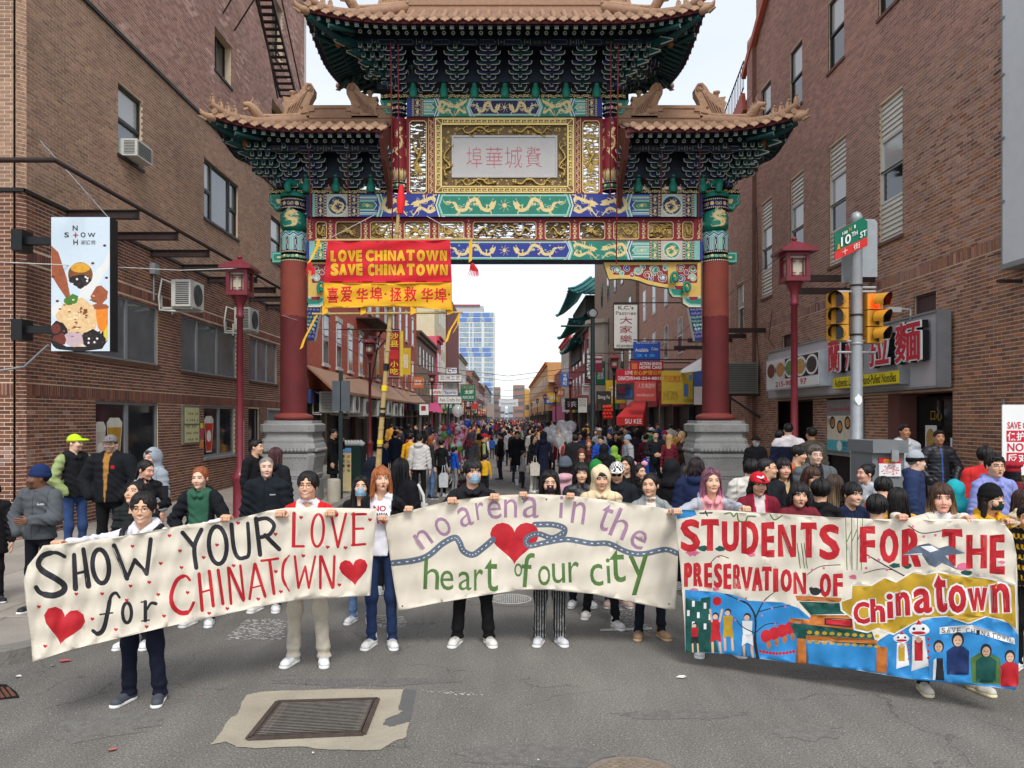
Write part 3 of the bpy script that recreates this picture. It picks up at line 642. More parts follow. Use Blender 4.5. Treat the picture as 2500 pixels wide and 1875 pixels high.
holesR=[(a,b,5.98,8.99)for a,b in hB]+[(a+.1,b+.05,10.9,12.65)for a,b in hB]+[(26.4,27.2,5.2,6.9),(14.55,15.35,3.98,4.62),(21.9,22.7,4.0,4.62),(14.0,23.1,.15,2.7)]
brick_wall(bR,fR,YR0,25.1,.1,zR,holesR,toneR,bands=((4.98,5.19),),seed=9,mort=M_MORTR)
brick_wall(bR,fR,25.6,YR1,.1,lambda a:12.9,holesR,toneR,bands=((4.98,5.19),),seed=10,mort=M_MORTR,nobj=0)
fRp=lambda a,z,o:(XR-.14-o,a,z)
brick_wall(bR,fRp,25.1,25.6,.1,lambda a:14.6,[],toneR,seed=12,mort=M_MORTR,nobj=0)
m=MB();m.box(XR-.12,XR+.3,25.11,25.59,.1,14.6);m.box(XR+.75,XR+12,YR0,YR1,.1,10.4);m.add([(XR+.31,YR0,10.4),(XR+12,YR0,10.4),(XR+12,YR1,10.4),(XR+.31,YR1,10.4),(XR+.31,YR0,22),(XR+12,YR0,22),(XR+12,YR1,12.6),(XR+.31,YR1,12.6)],[(0,3,2,1),(4,5,6,7),(0,1,5,4),(1,2,6,5),(2,3,7,6),(3,0,4,7)]);m.build('wall',mat('wall_core_r',(116,84,74),rough=.9,var=.2,vs=3),bR)
for i,(a,b)in enumerate(hB):
 f=window(bR,fR,(a,b,5.98,8.99),fr=M_FRW,panes=((0,1,.5,.74,0),(0,1,.28,.52,1)),fw=.05,dep=.1,rm=M_MORTR,sm=mat('brick_sill',(110,76,66),var=.2))
 for z0,z1,n in((5.98,6.83,8),(8.2,8.99,7)):
  for k in range(n):
   zz=z0+(z1-z0)*k/n;s_=MB();dz=(z1-z0)/n;vs=[fR(p,q,d)for p,q,d in((a+.02,zz,-.03),(b-.02,zz,-.03),(b-.02,zz+dz,-.065),(a+.02,zz+dz,-.065),(a+.02,zz,-.09),(b-.02,zz,-.09),(b-.02,zz+dz,-.09),(a+.02,zz+dz,-.09))]
   s_.add(vs,[(0,1,2,3),(0,4,5,1),(4,7,6,5),(0,3,7,4),(1,5,6,2)]);s_.build('slat',M_SLAT,f)
 window(bR,fR,(a+.1,b+.05,10.9,12.65),fr=M_FRK,panes=((0,1,.5,1,0),(0,1,0,.52,1)),fw=.05,dep=.1,rm=M_MORTR,sm=mat('brick_sill',(110,76,66)))
window(bR,fR,(26.4,27.2,5.2,6.9),fr=M_FRW,panes=hung,rm=M_MORTR)
for a,b,c,d in((14.55,15.35,3.98,4.62),(21.9,22.7,4.0,4.62)):window(bR,fR,(a,b,c,d),fr=mat('brown_panel',(84,66,62),var=.1),panes=((0,1,0,1,0),),glass=[mat('brown_panel',(84,66,62))],sill=False,dep=.1,rm=M_MORTR)
m=MB();e0,e1,e2=Vector((XR-.12,24.2,15.0)),Vector((XR-.12,26.1,13.75)),Vector((XR-.12,28.0,12.7))
m.bar((XR-.12,20,17.9),(XR-.12,26.1,13.75),.14,.22);m.build('roof_edge',mat('orange_metal',(176,84,60),rough=.6,var=.1),bR)
m=MB();m.bar((XR-.12,26.0,12.9),(XR-.12,31,11.1),.14,.7);m.build('roof_edge',mat('orange_metal',(176,84,60)),bR)
rl=empty('roof_railing',(XR-.1,28,13),'thin black railing on the roof edge above the right gate roof','railing')
m=MB()
for z in(0,.9):m.bar((XR-.1,26.1,13.4+z),(XR-.1,30.6,11.8+z),.035)
m.build('rail',M_STEEL,rl)
for k in range(26):t=k/25;p=Vector((XR-.1,26.1,13.4)).lerp(Vector((XR-.1,30.6,11.8)),t);m=MB();m.bar(p,p+Vector((0,0,.9)),.018);m.build('baluster',M_STEEL,rl)
t=empty('signboard',(XR,11.4,5),'large blank white metal signboard at the right edge of the brick building','signboard')
m=MB();m.box(XR-.28,XR-.02,10.4,12.16,4.62,14);m.build('panel',mat('white_panel',(205,208,210),rough=.45,var=.04),t)
m=MB();m.box(XR-.28,XR-.02,12.16,12.2,4.6,14);m.box(XR-.3,XR,10.4,12.2,4.54,4.62);m.build('rim',M_FRG,t)
for z in(5.6,6.6,7.6,8.5):m=MB();m.box(XR-.3,XR-.26,12.1,12.2,z,z+.03);m.build('clip',M_FRG,t)
m=MB();m.bar((XR-.02,12.1,4.35),(XR-.4,12.1,4.35),.05);m.build('bracket',M_STEEL,t)
M_GREYS=mat('grey_fascia',(184,182,184),rough=.45,var=.06,vs=2,metal=.1)
sh=empty('shop_sign',(7.9,18,3),'long grey noodle shop signboard with red Chinese characters','shop sign')
m=MB();m.box(7.82,8.02,13.97,23.1,2.79,4.13);m.build('board',M_GREYS,sh)
m=MB();m.box(7.78,8.03,13.93,13.99,2.76,4.16);m.box(7.78,8.03,13.97,23.1,4.13,4.17);m.box(7.78,8.03,13.97,23.1,2.75,2.79);m.build('edge',M_FRG,sh)
M_SRED=mat('sign_red',(196,38,56),rough=.4,var=.05);M_WHT=mat('sign_white',(232,232,230),rough=.5,var=.03);M_BLKS=mat('sign_black',(22,22,24),rough=.5,var=.03);M_YEL=mat('sign_yellow',(226,208,30),rough=.4,var=.05)
def glyph3d(ch,a0,a1,z0,z1,x,par):
 r,_=text_rings(ch,0,2)
 for nm,xo,w_,mm,th in(('letter',x-.006,.05,M_SRED,0),('letter_outline',x,.12,M_WHT,(.03,0,0)),('letter_side',x+.031,.11,M_BLKS,(.12,0,0))):
  paint(rect(-.2,-.2,1.2,1.2),fat(1,r,w_),lambda u,v:(xo,a1-u*(a1-a0),z0+v*(z1-z0)),name=nm,parent=par,mats=[mm,mm],thick=th,skip=(0,))
def RY(px,X):return X*F/(px-VX)
def RZ(px,py,X):return CH-(py-HY)/F*RY(px,X)
for ch,p0,p1 in(('蘭',2022,2050),('州',2063,2086),('拉',2122,2170),('麵',2186,2246)):
 a0,a1=RY(p1,7.62),RY(p0,7.62);glyph3d(ch,a0,a1,3.28,4.02,7.62,sh)
yb=empty('yellow_sign',(7.7,16,3),'yellow sign reading Authentic Lanzhou Hand-Pulled Noodles','sign')
ya,yb_=RY(2197,7.62),RY(2034,7.62);m=MB();m.box(7.62,7.82,ya,yb_,2.86,3.14);m.build('box',M_FRG,yb);m=MB();m.box(7.608,7.62,ya+.03,yb_-.03,2.875,3.125);m.build('face',M_YEL,yb)
decal('Authentic Lanzhou Hand-Pulled Noodles',lambda u,v:(7.605,yb_-.12-u*(yb_-ya-.24),2.91+v*.19),M_BLKS,parent=yb,bold=.012)
wb=empty('picture_sign',(7.6,20,3.2),'white lightbox with food plates and a phone number','sign');wa,wz=RY(2002,7.55),RY(1871,7.55)
m=MB();m.box(7.55,7.84,wa,wz,2.98,3.86);m.build('box',mat('box_white',(196,202,208),rough=.4),wb);m=MB();m.box(7.54,7.55,wa+.06,wz-.06,3.02,3.82);m.build('face',M_WHT,wb)
m=MB();m.box(7.534,7.54,wa+.08,wa+(wz-wa)*.6,3.26,3.8);m.build('photo_strip',M_BLKS,wb)
fd=[mat('food%d'%i,c,var=.5,vs=30)for i,c in enumerate([(120,64,48),(196,140,84),(110,140,84),(186,150,90),(70,60,52)])]
for i in range(5):
 cy=wz-(wz-wa)*(.12+.19*i);m=MB()
 for r,xx,mi in((.27,7.530,0),(.21,7.526,1)):m.add([(xx,cy+r*1.5*math.cos(a),3.53+r*.95*math.sin(a))for a in np.linspace(0,6.283,20)[:-1]],[tuple(range(19))],mi)
 m.build('plate',[M_WHT,fd[i]],wb)
decal('215-982-  97',lambda u,v:(7.535,wz-.8-u*(wz-wa-1.6),3.06+v*.15),M_SRED,parent=wb,bold=.02)
M_SB=mat('shop_brown',(104,66,60),rough=.7,var=.12)
stf=empty('shopfront',(8.2,18,0),'dark noodle shop front under the grey signboard','shopfront')
m=MB();m.box(8.75,8.8,14.0,23.1,.15,2.8);m.build('back_wall',mat('shop_dark',(26,22,24),rough=.7,var=.3,vs=2),stf)
m=MB();m.box(8.1,8.8,13.95,14.02,.15,2.8);m.box(8.1,8.75,14.0,23.1,2.68,2.75);m.build('jamb',M_SB,stf)
def pier(a0,a1,nm,mm):m=MB();m.box(8.06,8.7,a0,a1,.15,2.7);return m.build(nm,mm,stf)
pa,pb=RY(2195,8.06),RY(2168,8.06);pier(pa,pb,'pillar',M_SB)
fS=lambda a,z,o:(8.12-o,a,z)
brp=empty('brick_pier',(8.12,17.3,0),'brick pier between shop door and food poster','brick pier')
brick_wall(brp,fS,pb+.01,RY(2108,8.12),.15,lambda a:2.68,[],toneR,seed=21,nobj=120,mort=M_MORTR)
brp2=empty('brick_pier',(8.12,20.8,0),'brick pier behind the right red lamp post','brick pier')
brick_wall(brp2,fS,RY(2018,8.12),RY(1985,8.12),.15,lambda a:2.68,[],toneR,seed=22,nobj=40,mort=M_MORTR)
dr=empty('shop_door',(8.6,14.8,0),'black glass shop door with white papers taped on it','door')
m=MB();m.box(8.45,8.5,14.1,15.9,.15,2.6);m.build('door_leaf',mat('door_glass',(24,30,32),rough=.1,spec=.8,var=.3),dr)
m=MB();
for a,b,c,d in((14.1,14.16,.15,2.6),(14.95,15.02,.15,2.6),(15.84,15.9,.15,2.6),(14.1,15.9,1.95,2.02),(14.1,15.9,2.55,2.62)):m.box(8.42,8.449,a,b,c,d)
m.build('frame',M_BLKS,dr)
for a,b,c,d,mm in((14.3,14.62,1.5,1.82,M_WHT),(14.72,14.84,1.32,1.6,mat('blue_stk',(90,120,170))),(14.7,14.8,1.05,1.2,M_WHT)):m=MB();m.box(8.41,8.418,a,b,c,d);m.build('paper',mm,dr)
m=MB();m.box(8.41,8.418,15.1,15.5,1.2,2.05);m.build('food_print',M_WHT,dr);m=MB();m.add([(8.405,15.3+.16*math.cos(a),1.75+.24*math.sin(a))for a in np.linspace(0,6.283,16)[:-1]],[tuple(range(15))]);m.build('food_print',fd[3],dr)
decal('口心',lambda u,v:(8.408,15.3-u*.4,2.15+v*.2),mat('gold_ltr',(170,140,50)),parent=dr)
pp=empty('food_poster',(8.1,18.6,1.6),'food delivery poster panel with bowls and turquoise strip','poster');qa,qb=RY(2108,8.08),RY(2022,8.08)
m=MB();m.box(8.04,8.1,qa,qb,1.28,2.64);m.build('board',M_FRG,pp)
paint(rect(qa+.05,1.33,qb-.05,2.25),[(1,[rect(qa+.05,1.33,qb-.05,1.66)],'or'),(2,[rect(qa+.05,1.33,qb-.05,1.40)],'or')]+[(3,[circ(qa+.3+.42*i,1.98+.1*(i%2),.16,14)],'or')for i in range(4)]+[(4,[circ(qa+.3+.42*i,1.98+.1*(i%2),.11,12)],'or')for i in range(4)]+[(5,[[(qb-.75-.14*math.cos(t),1.5+.15*math.sin(t)*(1 if math.sin(t)>0 else .7))for t in np.linspace(0,6.28,14)[:-1]]],'or')],lambda a,z:(8.034,a,z),name='print',parent=pp,mats=[mat('pp0',(216,206,184)),mat('pp1',(84,176,186)),mat('pp2',(110,110,108)),M_BLKS,fd[1],M_WHT])
decal('饭团外卖',lambda u,v:(8.03,qb-.95-u*.8,1.50+v*.13),M_BLKS,parent=pp);decal('Fantuan Delivery',lambda u,v:(8.03,qb-.95-u*.9,1.42+v*.06),M_BLKS,parent=pp)
decal('Chinatown Restaurant',lambda u,v:(8.036,qb-.1-u*(qb-qa-.2),2.36+v*.12),M_SRED,parent=pp,shear=.02);decal('外卖',lambda u,v:(8.03,qb-.08-u*.35,2.02+v*.17),M_SB,parent=pp)
m=MB();m.box(8.2,8.7,RY(2108,8.3),RY(2020,8.3),.15,1.25);m.build('dark_panel',M_BLKS,stf)
m=MB();m.box(7.6,8.7,14.0,15.95,.1,.3);m.build('doorstep',M_CONC,stf)
gp_=empty('grey_condenser',(7.5,24.6,3.3),'big grey louvred cooling unit on the wall beside the right gate column','air conditioner')
m=MB();m.box(7.0,8.0,24.6,26.3,2.98,3.98);m.build('casing',mat('cond',(128,128,120),rough=.6),gp_)
for k in range(13):
 z=3.05+k*.07;m=MB();m.box(7.05,7.95,24.57,24.6,z,z+.035);m.build('slat',mat('cond2',(96,96,90)),gp_)
m=MB();m.bar((7.0,24.7,2.94),(8.1,24.7,2.94),.08);m.bar((7.0,24.7,2.94),(8.1,24.7,2.2),.06);m.build('bracket',M_STEEL,gp_)
for i,(Y,z,x0)in enumerate(((17.0,5.28,6.6),(17.6,5.1,6.55),(24.2,4.95,6.9),(26.2,4.98,6.75),(27.8,5.0,6.5),(29.6,4.9,6.4))):
 m=MB();m.box(x0,XR,Y-.05,Y+.05,z-.07,z+.07);m.build('steel_beam',M_STEEL,label='rusty steel awning beam number stub on the right brick wall'.replace(' number',''),cat='steel beam',group='steel stubs on the right brick wall')
m=MB();m.tube([(XR-.04,12.5,1.2),(XR-.04,12.5,2.5)],.015,6);m.build('conduit',M_FRG,bR)
for pts in([(8.05,12.9,4.9),(8.05,11.4,4.85),(8.05,10.7,4.7)],[(8.04,24.9,9),(8.04,24.7,7),(8.04,25.0,5.5),(8.04,24.6,3.9)],[(8.04,23.4,5.5),(8.0,23.6,4.6),(8.04,23.2,4.3)]):
 m=MB();m.tube(pts,.012,5);m.build('cable',M_STEEL,bR)
m=MB();m.tube([(7.8,14.9,4.1),(7.8,14.9,4.3),(7.5,14.9,4.32)],.02,6);m.box(7.35,7.6,14.85,14.97,4.24,4.34);m.build('spot_lamp',M_ACW,label='white spot lamp on a bracket above the noodle shop sign',cat='lamp')
pl=empty('placard',(6.4,9.6,1.4),'white placard reading SAVE CHINATOWN NO ARENA at the right edge','placard')
X0,Y_=(2447-VX)/F*9.4,9.4;zt,zb=CH-(988-HY)/F*9.4,CH-(1130-HY)/F*9.4
m=MB();m.box(X0,X0+.75,Y_,Y_+.012,zb-.15,zt);m.build('board',M_WHT,pl);m=MB();m.box(X0+.35,X0+.39,Y_+.013,Y_+.04,.6,zt-.1);m.build('stick',mat('stick_wood',(150,118,80),rough=.7),pl)
for s_,z0,z1,inv in(('SAVE CHINATOWN',.615,.70,0),('保护费城华埠',.47,.58,1),('NO ARENA',.34,.44,0),('反对体育馆',.20,.31,1)):
 za=zt-.91+z0*1.0;zc=zt-.91+z1
 if inv:m=MB();m.box(X0+.05,X0+.74,Y_-.002,Y_,za-.015,zc+.015);m.build('band',M_SRED,pl)
 decal(s_,(lambda za,zc:lambda u,v:(X0+.06+u*.66,Y_-.004,za+v*(zc-za)))(za,zc),M_WHT if inv else M_SRED,parent=pl,bold=.02)
# the gate
gate=empty('chinatown_gate',(-.08,19,0),'huge painted Chinese gate with three tiled roofs spanning the street','gate')
GC=1231.8;GX=-.08
gm=lambda px:2*GC-px
PG,PB,PT,PL_,PGO,PW,PR_,PN,PSL,PPK=range(10)
M_GATE=[mat('g_green',(34,128,108),rough=.5,var=.12,vs=8),mat('g_blue',(44,58,140),rough=.5,var=.12,vs=8),mat('g_teal',(128,184,170),rough=.5,var=.08,vs=8),mat('g_pale',(206,216,210),rough=.5,var=.06),mat('g_gold',(226,202,142),rough=.4,var=.12,vs=20),mat('g_white',(216,214,206),rough=.5,var=.05),mat('g_red',(136,36,46),rough=.55,var=.1,vs=6),mat('g_navy',(30,32,84),rough=.5,var=.15,vs=8),mat('g_stone',(186,182,168),rough=.6,var=.08,vs=10),mat('g_lilac',(168,156,178),rough=.6,var=.1)]
M_GOLD=mat('carved_gold',(186,156,86),rough=.35,var=.22,vs=30,metal=.45,bump=.6,bs=60);M_GOLDD=mat('carved_gold_dark',(104,84,52),rough=.5,var=.3,vs=30,metal=.3,bump=.6,bs=50)
M_COL=mat('column_red',(138,68,56),rough=.8,var=.16,vs=2.2,bump=.25,bs=25);M_COLD=mat('column_red_dark',(106,42,44),rough=.75,var=.18,vs=2.5,bump=.25,bs=25);M_COLB=mat('column_ring',(134,62,56),rough=.75,var=.1)
def spiral(cx,cy,r,turns=1.3,a0=0,w=1.6,cw=1,n=14):return ribbon([(cx+r*(1-.8*t)*math.cos(a0+cw*turns*6.283*t),cy+r*(1-.8*t)*math.sin(a0+cw*turns*6.283*t))for t in(k/n for k in range(n+1))],[w,w*.6])
def dragon(pts,w,leg=6.,seed=0,m=PGO):
 r=random.Random(seed);sp=spline(pts,6);n=len(sp);L_=[(m,ribbon(sp,[w*.35,w*.8,w,w,w*.95,w*.8]),'or')]
 hx,hy=sp[-1];dx,dy=sp[-1][0]-sp[-4][0],sp[-1][1]-sp[-4][1];l=math.hypot(dx,dy)or 1;dx/=l;dy/=l
 L_.append((m,[[(hx-dx*w*.8-dy*w*.8,hy-dy*w*.8+dx*w*.8),(hx+dx*w*.9-dy*w*.55,hy+dy*w*.9+dx*w*.55),(hx+dx*w*1.9,hy+dy*w*1.9),(hx+dx*w*.8+dy*w*.4,hy+dy*w*.8-dx*w*.4),(hx+dx*w*1.3+dy*w*.9,hy+dy*w*1.3-dx*w*.9),(hx-dx*w*.6+dy*w*1.0,hy-dy*w*.6-dx*w*1.0)]],'or'))
 for f in(.28,.42,.66,.8):
  i=int(f*n);x,y=sp[i];tx,ty=sp[i][0]-sp[i-1][0],sp[i][1]-sp[i-1][1];tl=math.hypot(tx,ty)or 1;s=1 if r.random()<.5 else-1;nx,ny=-ty/tl*s,tx/tl*s
  k=(x+nx*leg,y+ny*leg);L_.append((m,ribbon([(x,y),(x+nx*leg*.6+tx/tl*2,y+ny*leg*.6+ty/tl*2),k],[w*.5,w*.3]),'or'))
  for q in(-.9,-.3,.3,.9):a=math.atan2(ny,nx)+q;L_.append((m,ribbon([k,(k[0]+leg*.45*math.cos(a),k[1]+leg*.45*math.sin(a))],[w*.28,w*.08],cap=False),'or'))
 for q in range(24):
  i=int(r.uniform(.05,.98)*n)-1;x,y=sp[max(0,i)];a=r.uniform(0,6.28);L_.append((m,ribbon(spline([(x,y),(x+leg*.8*math.cos(a),y+leg*.8*math.sin(a)),(x+leg*1.3*math.cos(a+.5),y+leg*1.3*math.sin(a+.5))],3),[w*.25,w*.07],cap=False),'or'))
 return L_
def clouds(x0,y0,x1,y1,n,seed,cols=(PPK,PT),s=2.6):
 r=random.Random(seed);return[(r.choice(cols),[clumpy(r.uniform(x0,x1),r.uniform(y0,y1),s*2*r.uniform(.7,1.3),s*1.4,9,r.random(),.3)],'or')for _ in range(n)]
def mir(L_):return[(m,[[(gm(x),y)for x,y in q]for q in rs],ru)for m,rs,ru in L_]
def beadcol(x0,x1,y0,y1):
 n=max(3,int((y1-y0)/(x1-x0)*.95));return[(PN,[rect(x0,y0,x1,y1)],'or'),(PGO,[circ((x0+x1)/2,y0+(k+.5)*(y1-y0)/n,(x1-x0)*.34,8)for k in range(n)],'or')]
def scrollcol(x0,x1,y0,y1,bg=PN,n=2):
 c=(x0+x1)/2;w_=x1-x0;L_=[(bg,[rect(x0,y0,x1,y1)],'or'),(PGO,[rect(x0,y0,x0+.8,y1),rect(x1-.8,y0,x1,y1)],'or')]
 for k in range(n):
  y=y0+(k+.5)*(y1-y0)/n;h=(y1-y0)/n;L_.append((PGO,[circ(c,y,w_*.2,8,w_*.26)],'or'))
  for s in(-1,1):L_.append((PGO,spiral(c+s*w_*.18,y-h*.3,w_*.17,1,0,1.1,s)+spiral(c+s*w_*.18,y+h*.3,w_*.17,1,0,1.1,-s),'or'))
  L_.append((PGO,[rect(c-.5,y-h*.45,c+.5,y+h*.45)],'or'))
 return L_
def chev(x,y0,y1,w,tip,cols,d=1):
 ym=(y0+y1)/2;q=(y1-y0)/4;L_=[]
 for i,c in enumerate(cols):
  o=x+i*w*d;pts=[(o,y0),(o+tip*d,y0+q),(o+tip*d*.1,ym)if tip<0 else(o,ym),(o+tip*d,ym+q),(o,y1)]if abs(tip)>8.5 else[(o,y0),(o+tip*d,ym),(o,y1)]
  L_.append((c,[pts+[(p[0]+w*d,p[1])for p in pts[::-1]]],'or'))
 return L_
def beam_paint(y0,y1,A,Bc,seg,Y,name,depth):
 """A: central ground colour, Bc: second colour"""
 x0,b1,m0,b2,bars,cv,dr0,zz,ce=seg;h=y1-y0;ym=(y0+y1)/2;Lr=[]
 half=[(PT,[rect(x0,y0,b1,y1)],'or')]
 if m0:
  half+=beadcol(b1,b1+5,y0,y1)+scrollcol(b1+5,b1+22,y0,y1,PN if Bc==PB else PG)+beadcol(b1+22,b1+28,y0,y1)
  mx0,mx1=b1+28,b2-28;c=(mx0+mx1)/2
  half+=[(PSL,[rect(mx0,y0,mx1,y1)],'or'),(PL_,[circ(c,ym,h*.46,20)],'or'),(PT,[circ(c,ym,h*.43,20)],'or'),(PN if Bc==PB else PG,[circ(c,ym,h*.39,20)],'or')]+dragon([(c-h*.2,ym-h*.2),(c+h*.25,ym-h*.05),(c+h*.1,ym+h*.27),(c-h*.22,ym+h*.15),(c-h*.05,ym-h*.12)],h*.1,h*.13,3)
  half+=beadcol(b2-28,b2-22,y0,y1)+scrollcol(b2-22,b2-5,y0,y1,PN if Bc==PB else PG)+beadcol(b2-5,b2,y0,y1)
 else:
  half+=[(PB,[rect(x0,y0,b1,y1)],'or')]+beadcol(b1,b1+4.5,y0,y1)+scrollcol(b1+5,b2-6,y0,y1)+beadcol(b2-5,b2,y0,y1)
 half+=[(Bc,[rect(b2,y0,cv+12,y1)],'or')]
 for k,(yy,c)in enumerate(((y0+h*.1,PT),(y0+h*.17,PL_),(y0+h*.27,PT),(y1-h*.1,PT),(y1-h*.17,PL_),(y1-h*.27,PT))):half.append((c,[rect(b2,yy-h*.028,cv-2,yy+h*.028)],'or'))
 half+=[(PL_,[[(b2,ym-h*.2),(cv-9,ym-h*.2),(cv-1,ym),(cv-9,ym+h*.2),(b2,ym+h*.2)]],'or'),(PG if Bc==PB else PT,[[(b2,ym-h*.17),(cv-10,ym-h*.17),(cv-3,ym),(cv-10,ym+h*.17),(b2,ym+h*.17)]],'or')]
 for s in(-1,1):half.append((PGO,spiral(b2+(cv-b2)*.42+s*8,ym,h*.09,1.2,0,1.2,s)+[circ(b2+(cv-b2)*.42,ym,h*.08,8)],'or'))
 cols=(PL_,PT,PG,PL_,PB)if Bc==PB else(PL_,PB,PL_,PT,PG)
 half+=chev(cv-3,y0,y1,3.0,8,cols)
 half+=[(Bc,[[(cv+12,y0),(zz,y0),(zz,y1),(cv+12,y1),(cv+20,ym)]],'or')]
 if zz-cv>75:
  c=(cv+12+zz)/2;q=(zz-cv)*.22
  for s in(-1,1):
   X_=lambda t:c+s*t
   half+=dragon([(X_(q*.25),y1-4),(X_(q*.8),ym+h*.12),(X_(q*1.5),ym+h*.28),(X_(q*2.0),ym+h*.05),(X_(q*1.75),y0+h*.18),(X_(q*1.1),y0+h*.3),(X_(q*.5),ym-h*.1)],h*.15,h*.19,5+s)
 else:
  c=(cv+12+zz)/2;q=(zz-cv)*.4
  half+=dragon([(c-q*.8,y0+h*.2),(c-q*.1,y0+h*.3),(c+q*.2,ym),(c-q*.5,ym+h*.2),(c-q*.1,y1-h*.15),(c+q*.6,y1-h*.2)],h*.15,h*.18,7)
 half+=clouds(cv+20,y0+4,zz-6,y1-4,5,int(cv))
 half+=chev(zz,y0,y1,3.2,-8,cols[::-1]+(PL_,))
 L_=half+mir(half)
 pl=[(ce,ym)];i0=ce-6
 L_+=[(PT,[[(ce+10,y0+1.5),(gm(ce+10),y0+1.5),(gm(ce+1),ym),(gm(ce+10),y1-1.5),(ce+10,y1-1.5),(ce+1,ym)]],'or'),(PL_,[[(ce+12,y0+4),(gm(ce+12),y0+4),(gm(ce+4),ym),(gm(ce+12),y1-5),(ce+12,y1-5),(ce+4,ym)]],'or'),(A,[[(ce+13,y0+5),(gm(ce+13),y0+5),(gm(ce+5.5),ym),(gm(ce+13),y1-6),(ce+13,y1-6),(ce+5.5,ym)]],'or')]
 w_=GC-ce;D_=dragon([(ce+w_*.14,ym-h*.16),(ce+w_*.26,ym-h*.08),(ce+w_*.3,ym+h*.18),(ce+w_*.42,ym+h*.18),(ce+w_*.47,ym-h*.14),(ce+w_*.58,ym-h*.26),(ce+w_*.66,ym+h*.12),(ce+w_*.76,ym+h*.22),(ce+w_*.82,ym+h*.02)],h*.15,h*.19,9)
 D_+=clouds(ce+16,y0+9,GC-14,y1-9,7,int(ce)+3)
 L_+=D_+mir(D_)+[(PGO,[circ(GC,ym,h*.1,12)],'or')]
 for a in range(8):L_.append((PGO,ribbon([(GC+h*.13*math.cos(a*.785),ym+h*.13*math.sin(a*.785)),(GC+h*.3*math.cos(a*.785+.2),ym+h*.3*math.sin(a*.785+.2))],[1.2,.4],cap=False),'or'))
 return paint(rect(x0,y0,gm(x0),y1),L_,lambda x,y:P(x,y,Y),name=name,parent=gate,mats=M_GATE)
def gbox(px0,px1,py0,py1,Y0,Y1,m,name,par=None,k=None):
 a=P(px0,py0,Y0);b=P(px1,py1,Y0);mb=MB();mb.box(a[0],b[0],Y0,Y1,b[2],a[2]);return mb.build(name,m,par or gate,**(k or{}))
YB=18.72
beam_paint(473.5,529,PG,PB,(763,769,1,878,0,922,0,1068,1068),YB,'painted_beam',0)
gbox(763,gm(763),473.5,529,YB+.003,19.3,M_GATE[PN],'beam')
beam_paint(588,634,PB,PG,(755,769,1,878,0,922,0,1068,1068),YB,'painted_beam',0)
gbox(755,gm(755),588,634,YB+.003,19.3,M_GATE[PN],'beam')
beam_paint(240,284,PN,PG,(993,1005,0,1034,0,1062,0,1142,1142),YB+.02,'painted_beam',0)
gbox(993,gm(993),240,284,YB+.023,19.25,M_GATE[PG],'beam')
holes=[(772.6,796),(821,880.6),(905,964.6),(988,1048),(1072.6,1131.7)];holes=holes+[(1156,gm(1156))]+[(gm(b),gm(a))for a,b in holes]
def rr(x0,y0,x1,y1,r=4):return[(x0+r,y0),(x1-r,y0),(x1,y0+r),(x1,y1-r),(x1-r,y1),(x0+r,y1),(x0,y1-r),(x0,y0+r)]
L_=[]
for a,b in holes:L_+=[(1,[rr(a-1.6,541,b+1.6,584.5)],'or'),(2,[rr(a,542.5,b,583)],'or')]
posts=[757.5,806.5,892.5,976,1060.5,1144];posts=posts+[gm(p)for p in posts]
for p in posts:
 L_.append((0,[rect(p-6,530,p+6,588)],'or'))
 for k in range(3):
  y=547+k*12;L_.append((1,[circ(p,y+5,2.6,8)],'or'))
  for s in(-1,1):L_.append((1,spiral(p+s*2.4,y,2.2,1,0,1.,s)+spiral(p+s*2.4,y+10,2.2,1,0,1.,-s),'or'))
 L_.append((1,[[(p,536),(p+1.6,541),(p-1.6,541)],[(p,584),(p+1.6,579),(p-1.6,579)]],'or'))
paint(rect(752,530,gm(752),588),L_,lambda x,y:P(x,y,18.86),name='red_board',parent=gate,mats=[M_GATE[PR_],M_GATE[PGO],M_GATE[PN]],skip=(2,),thick=.16)
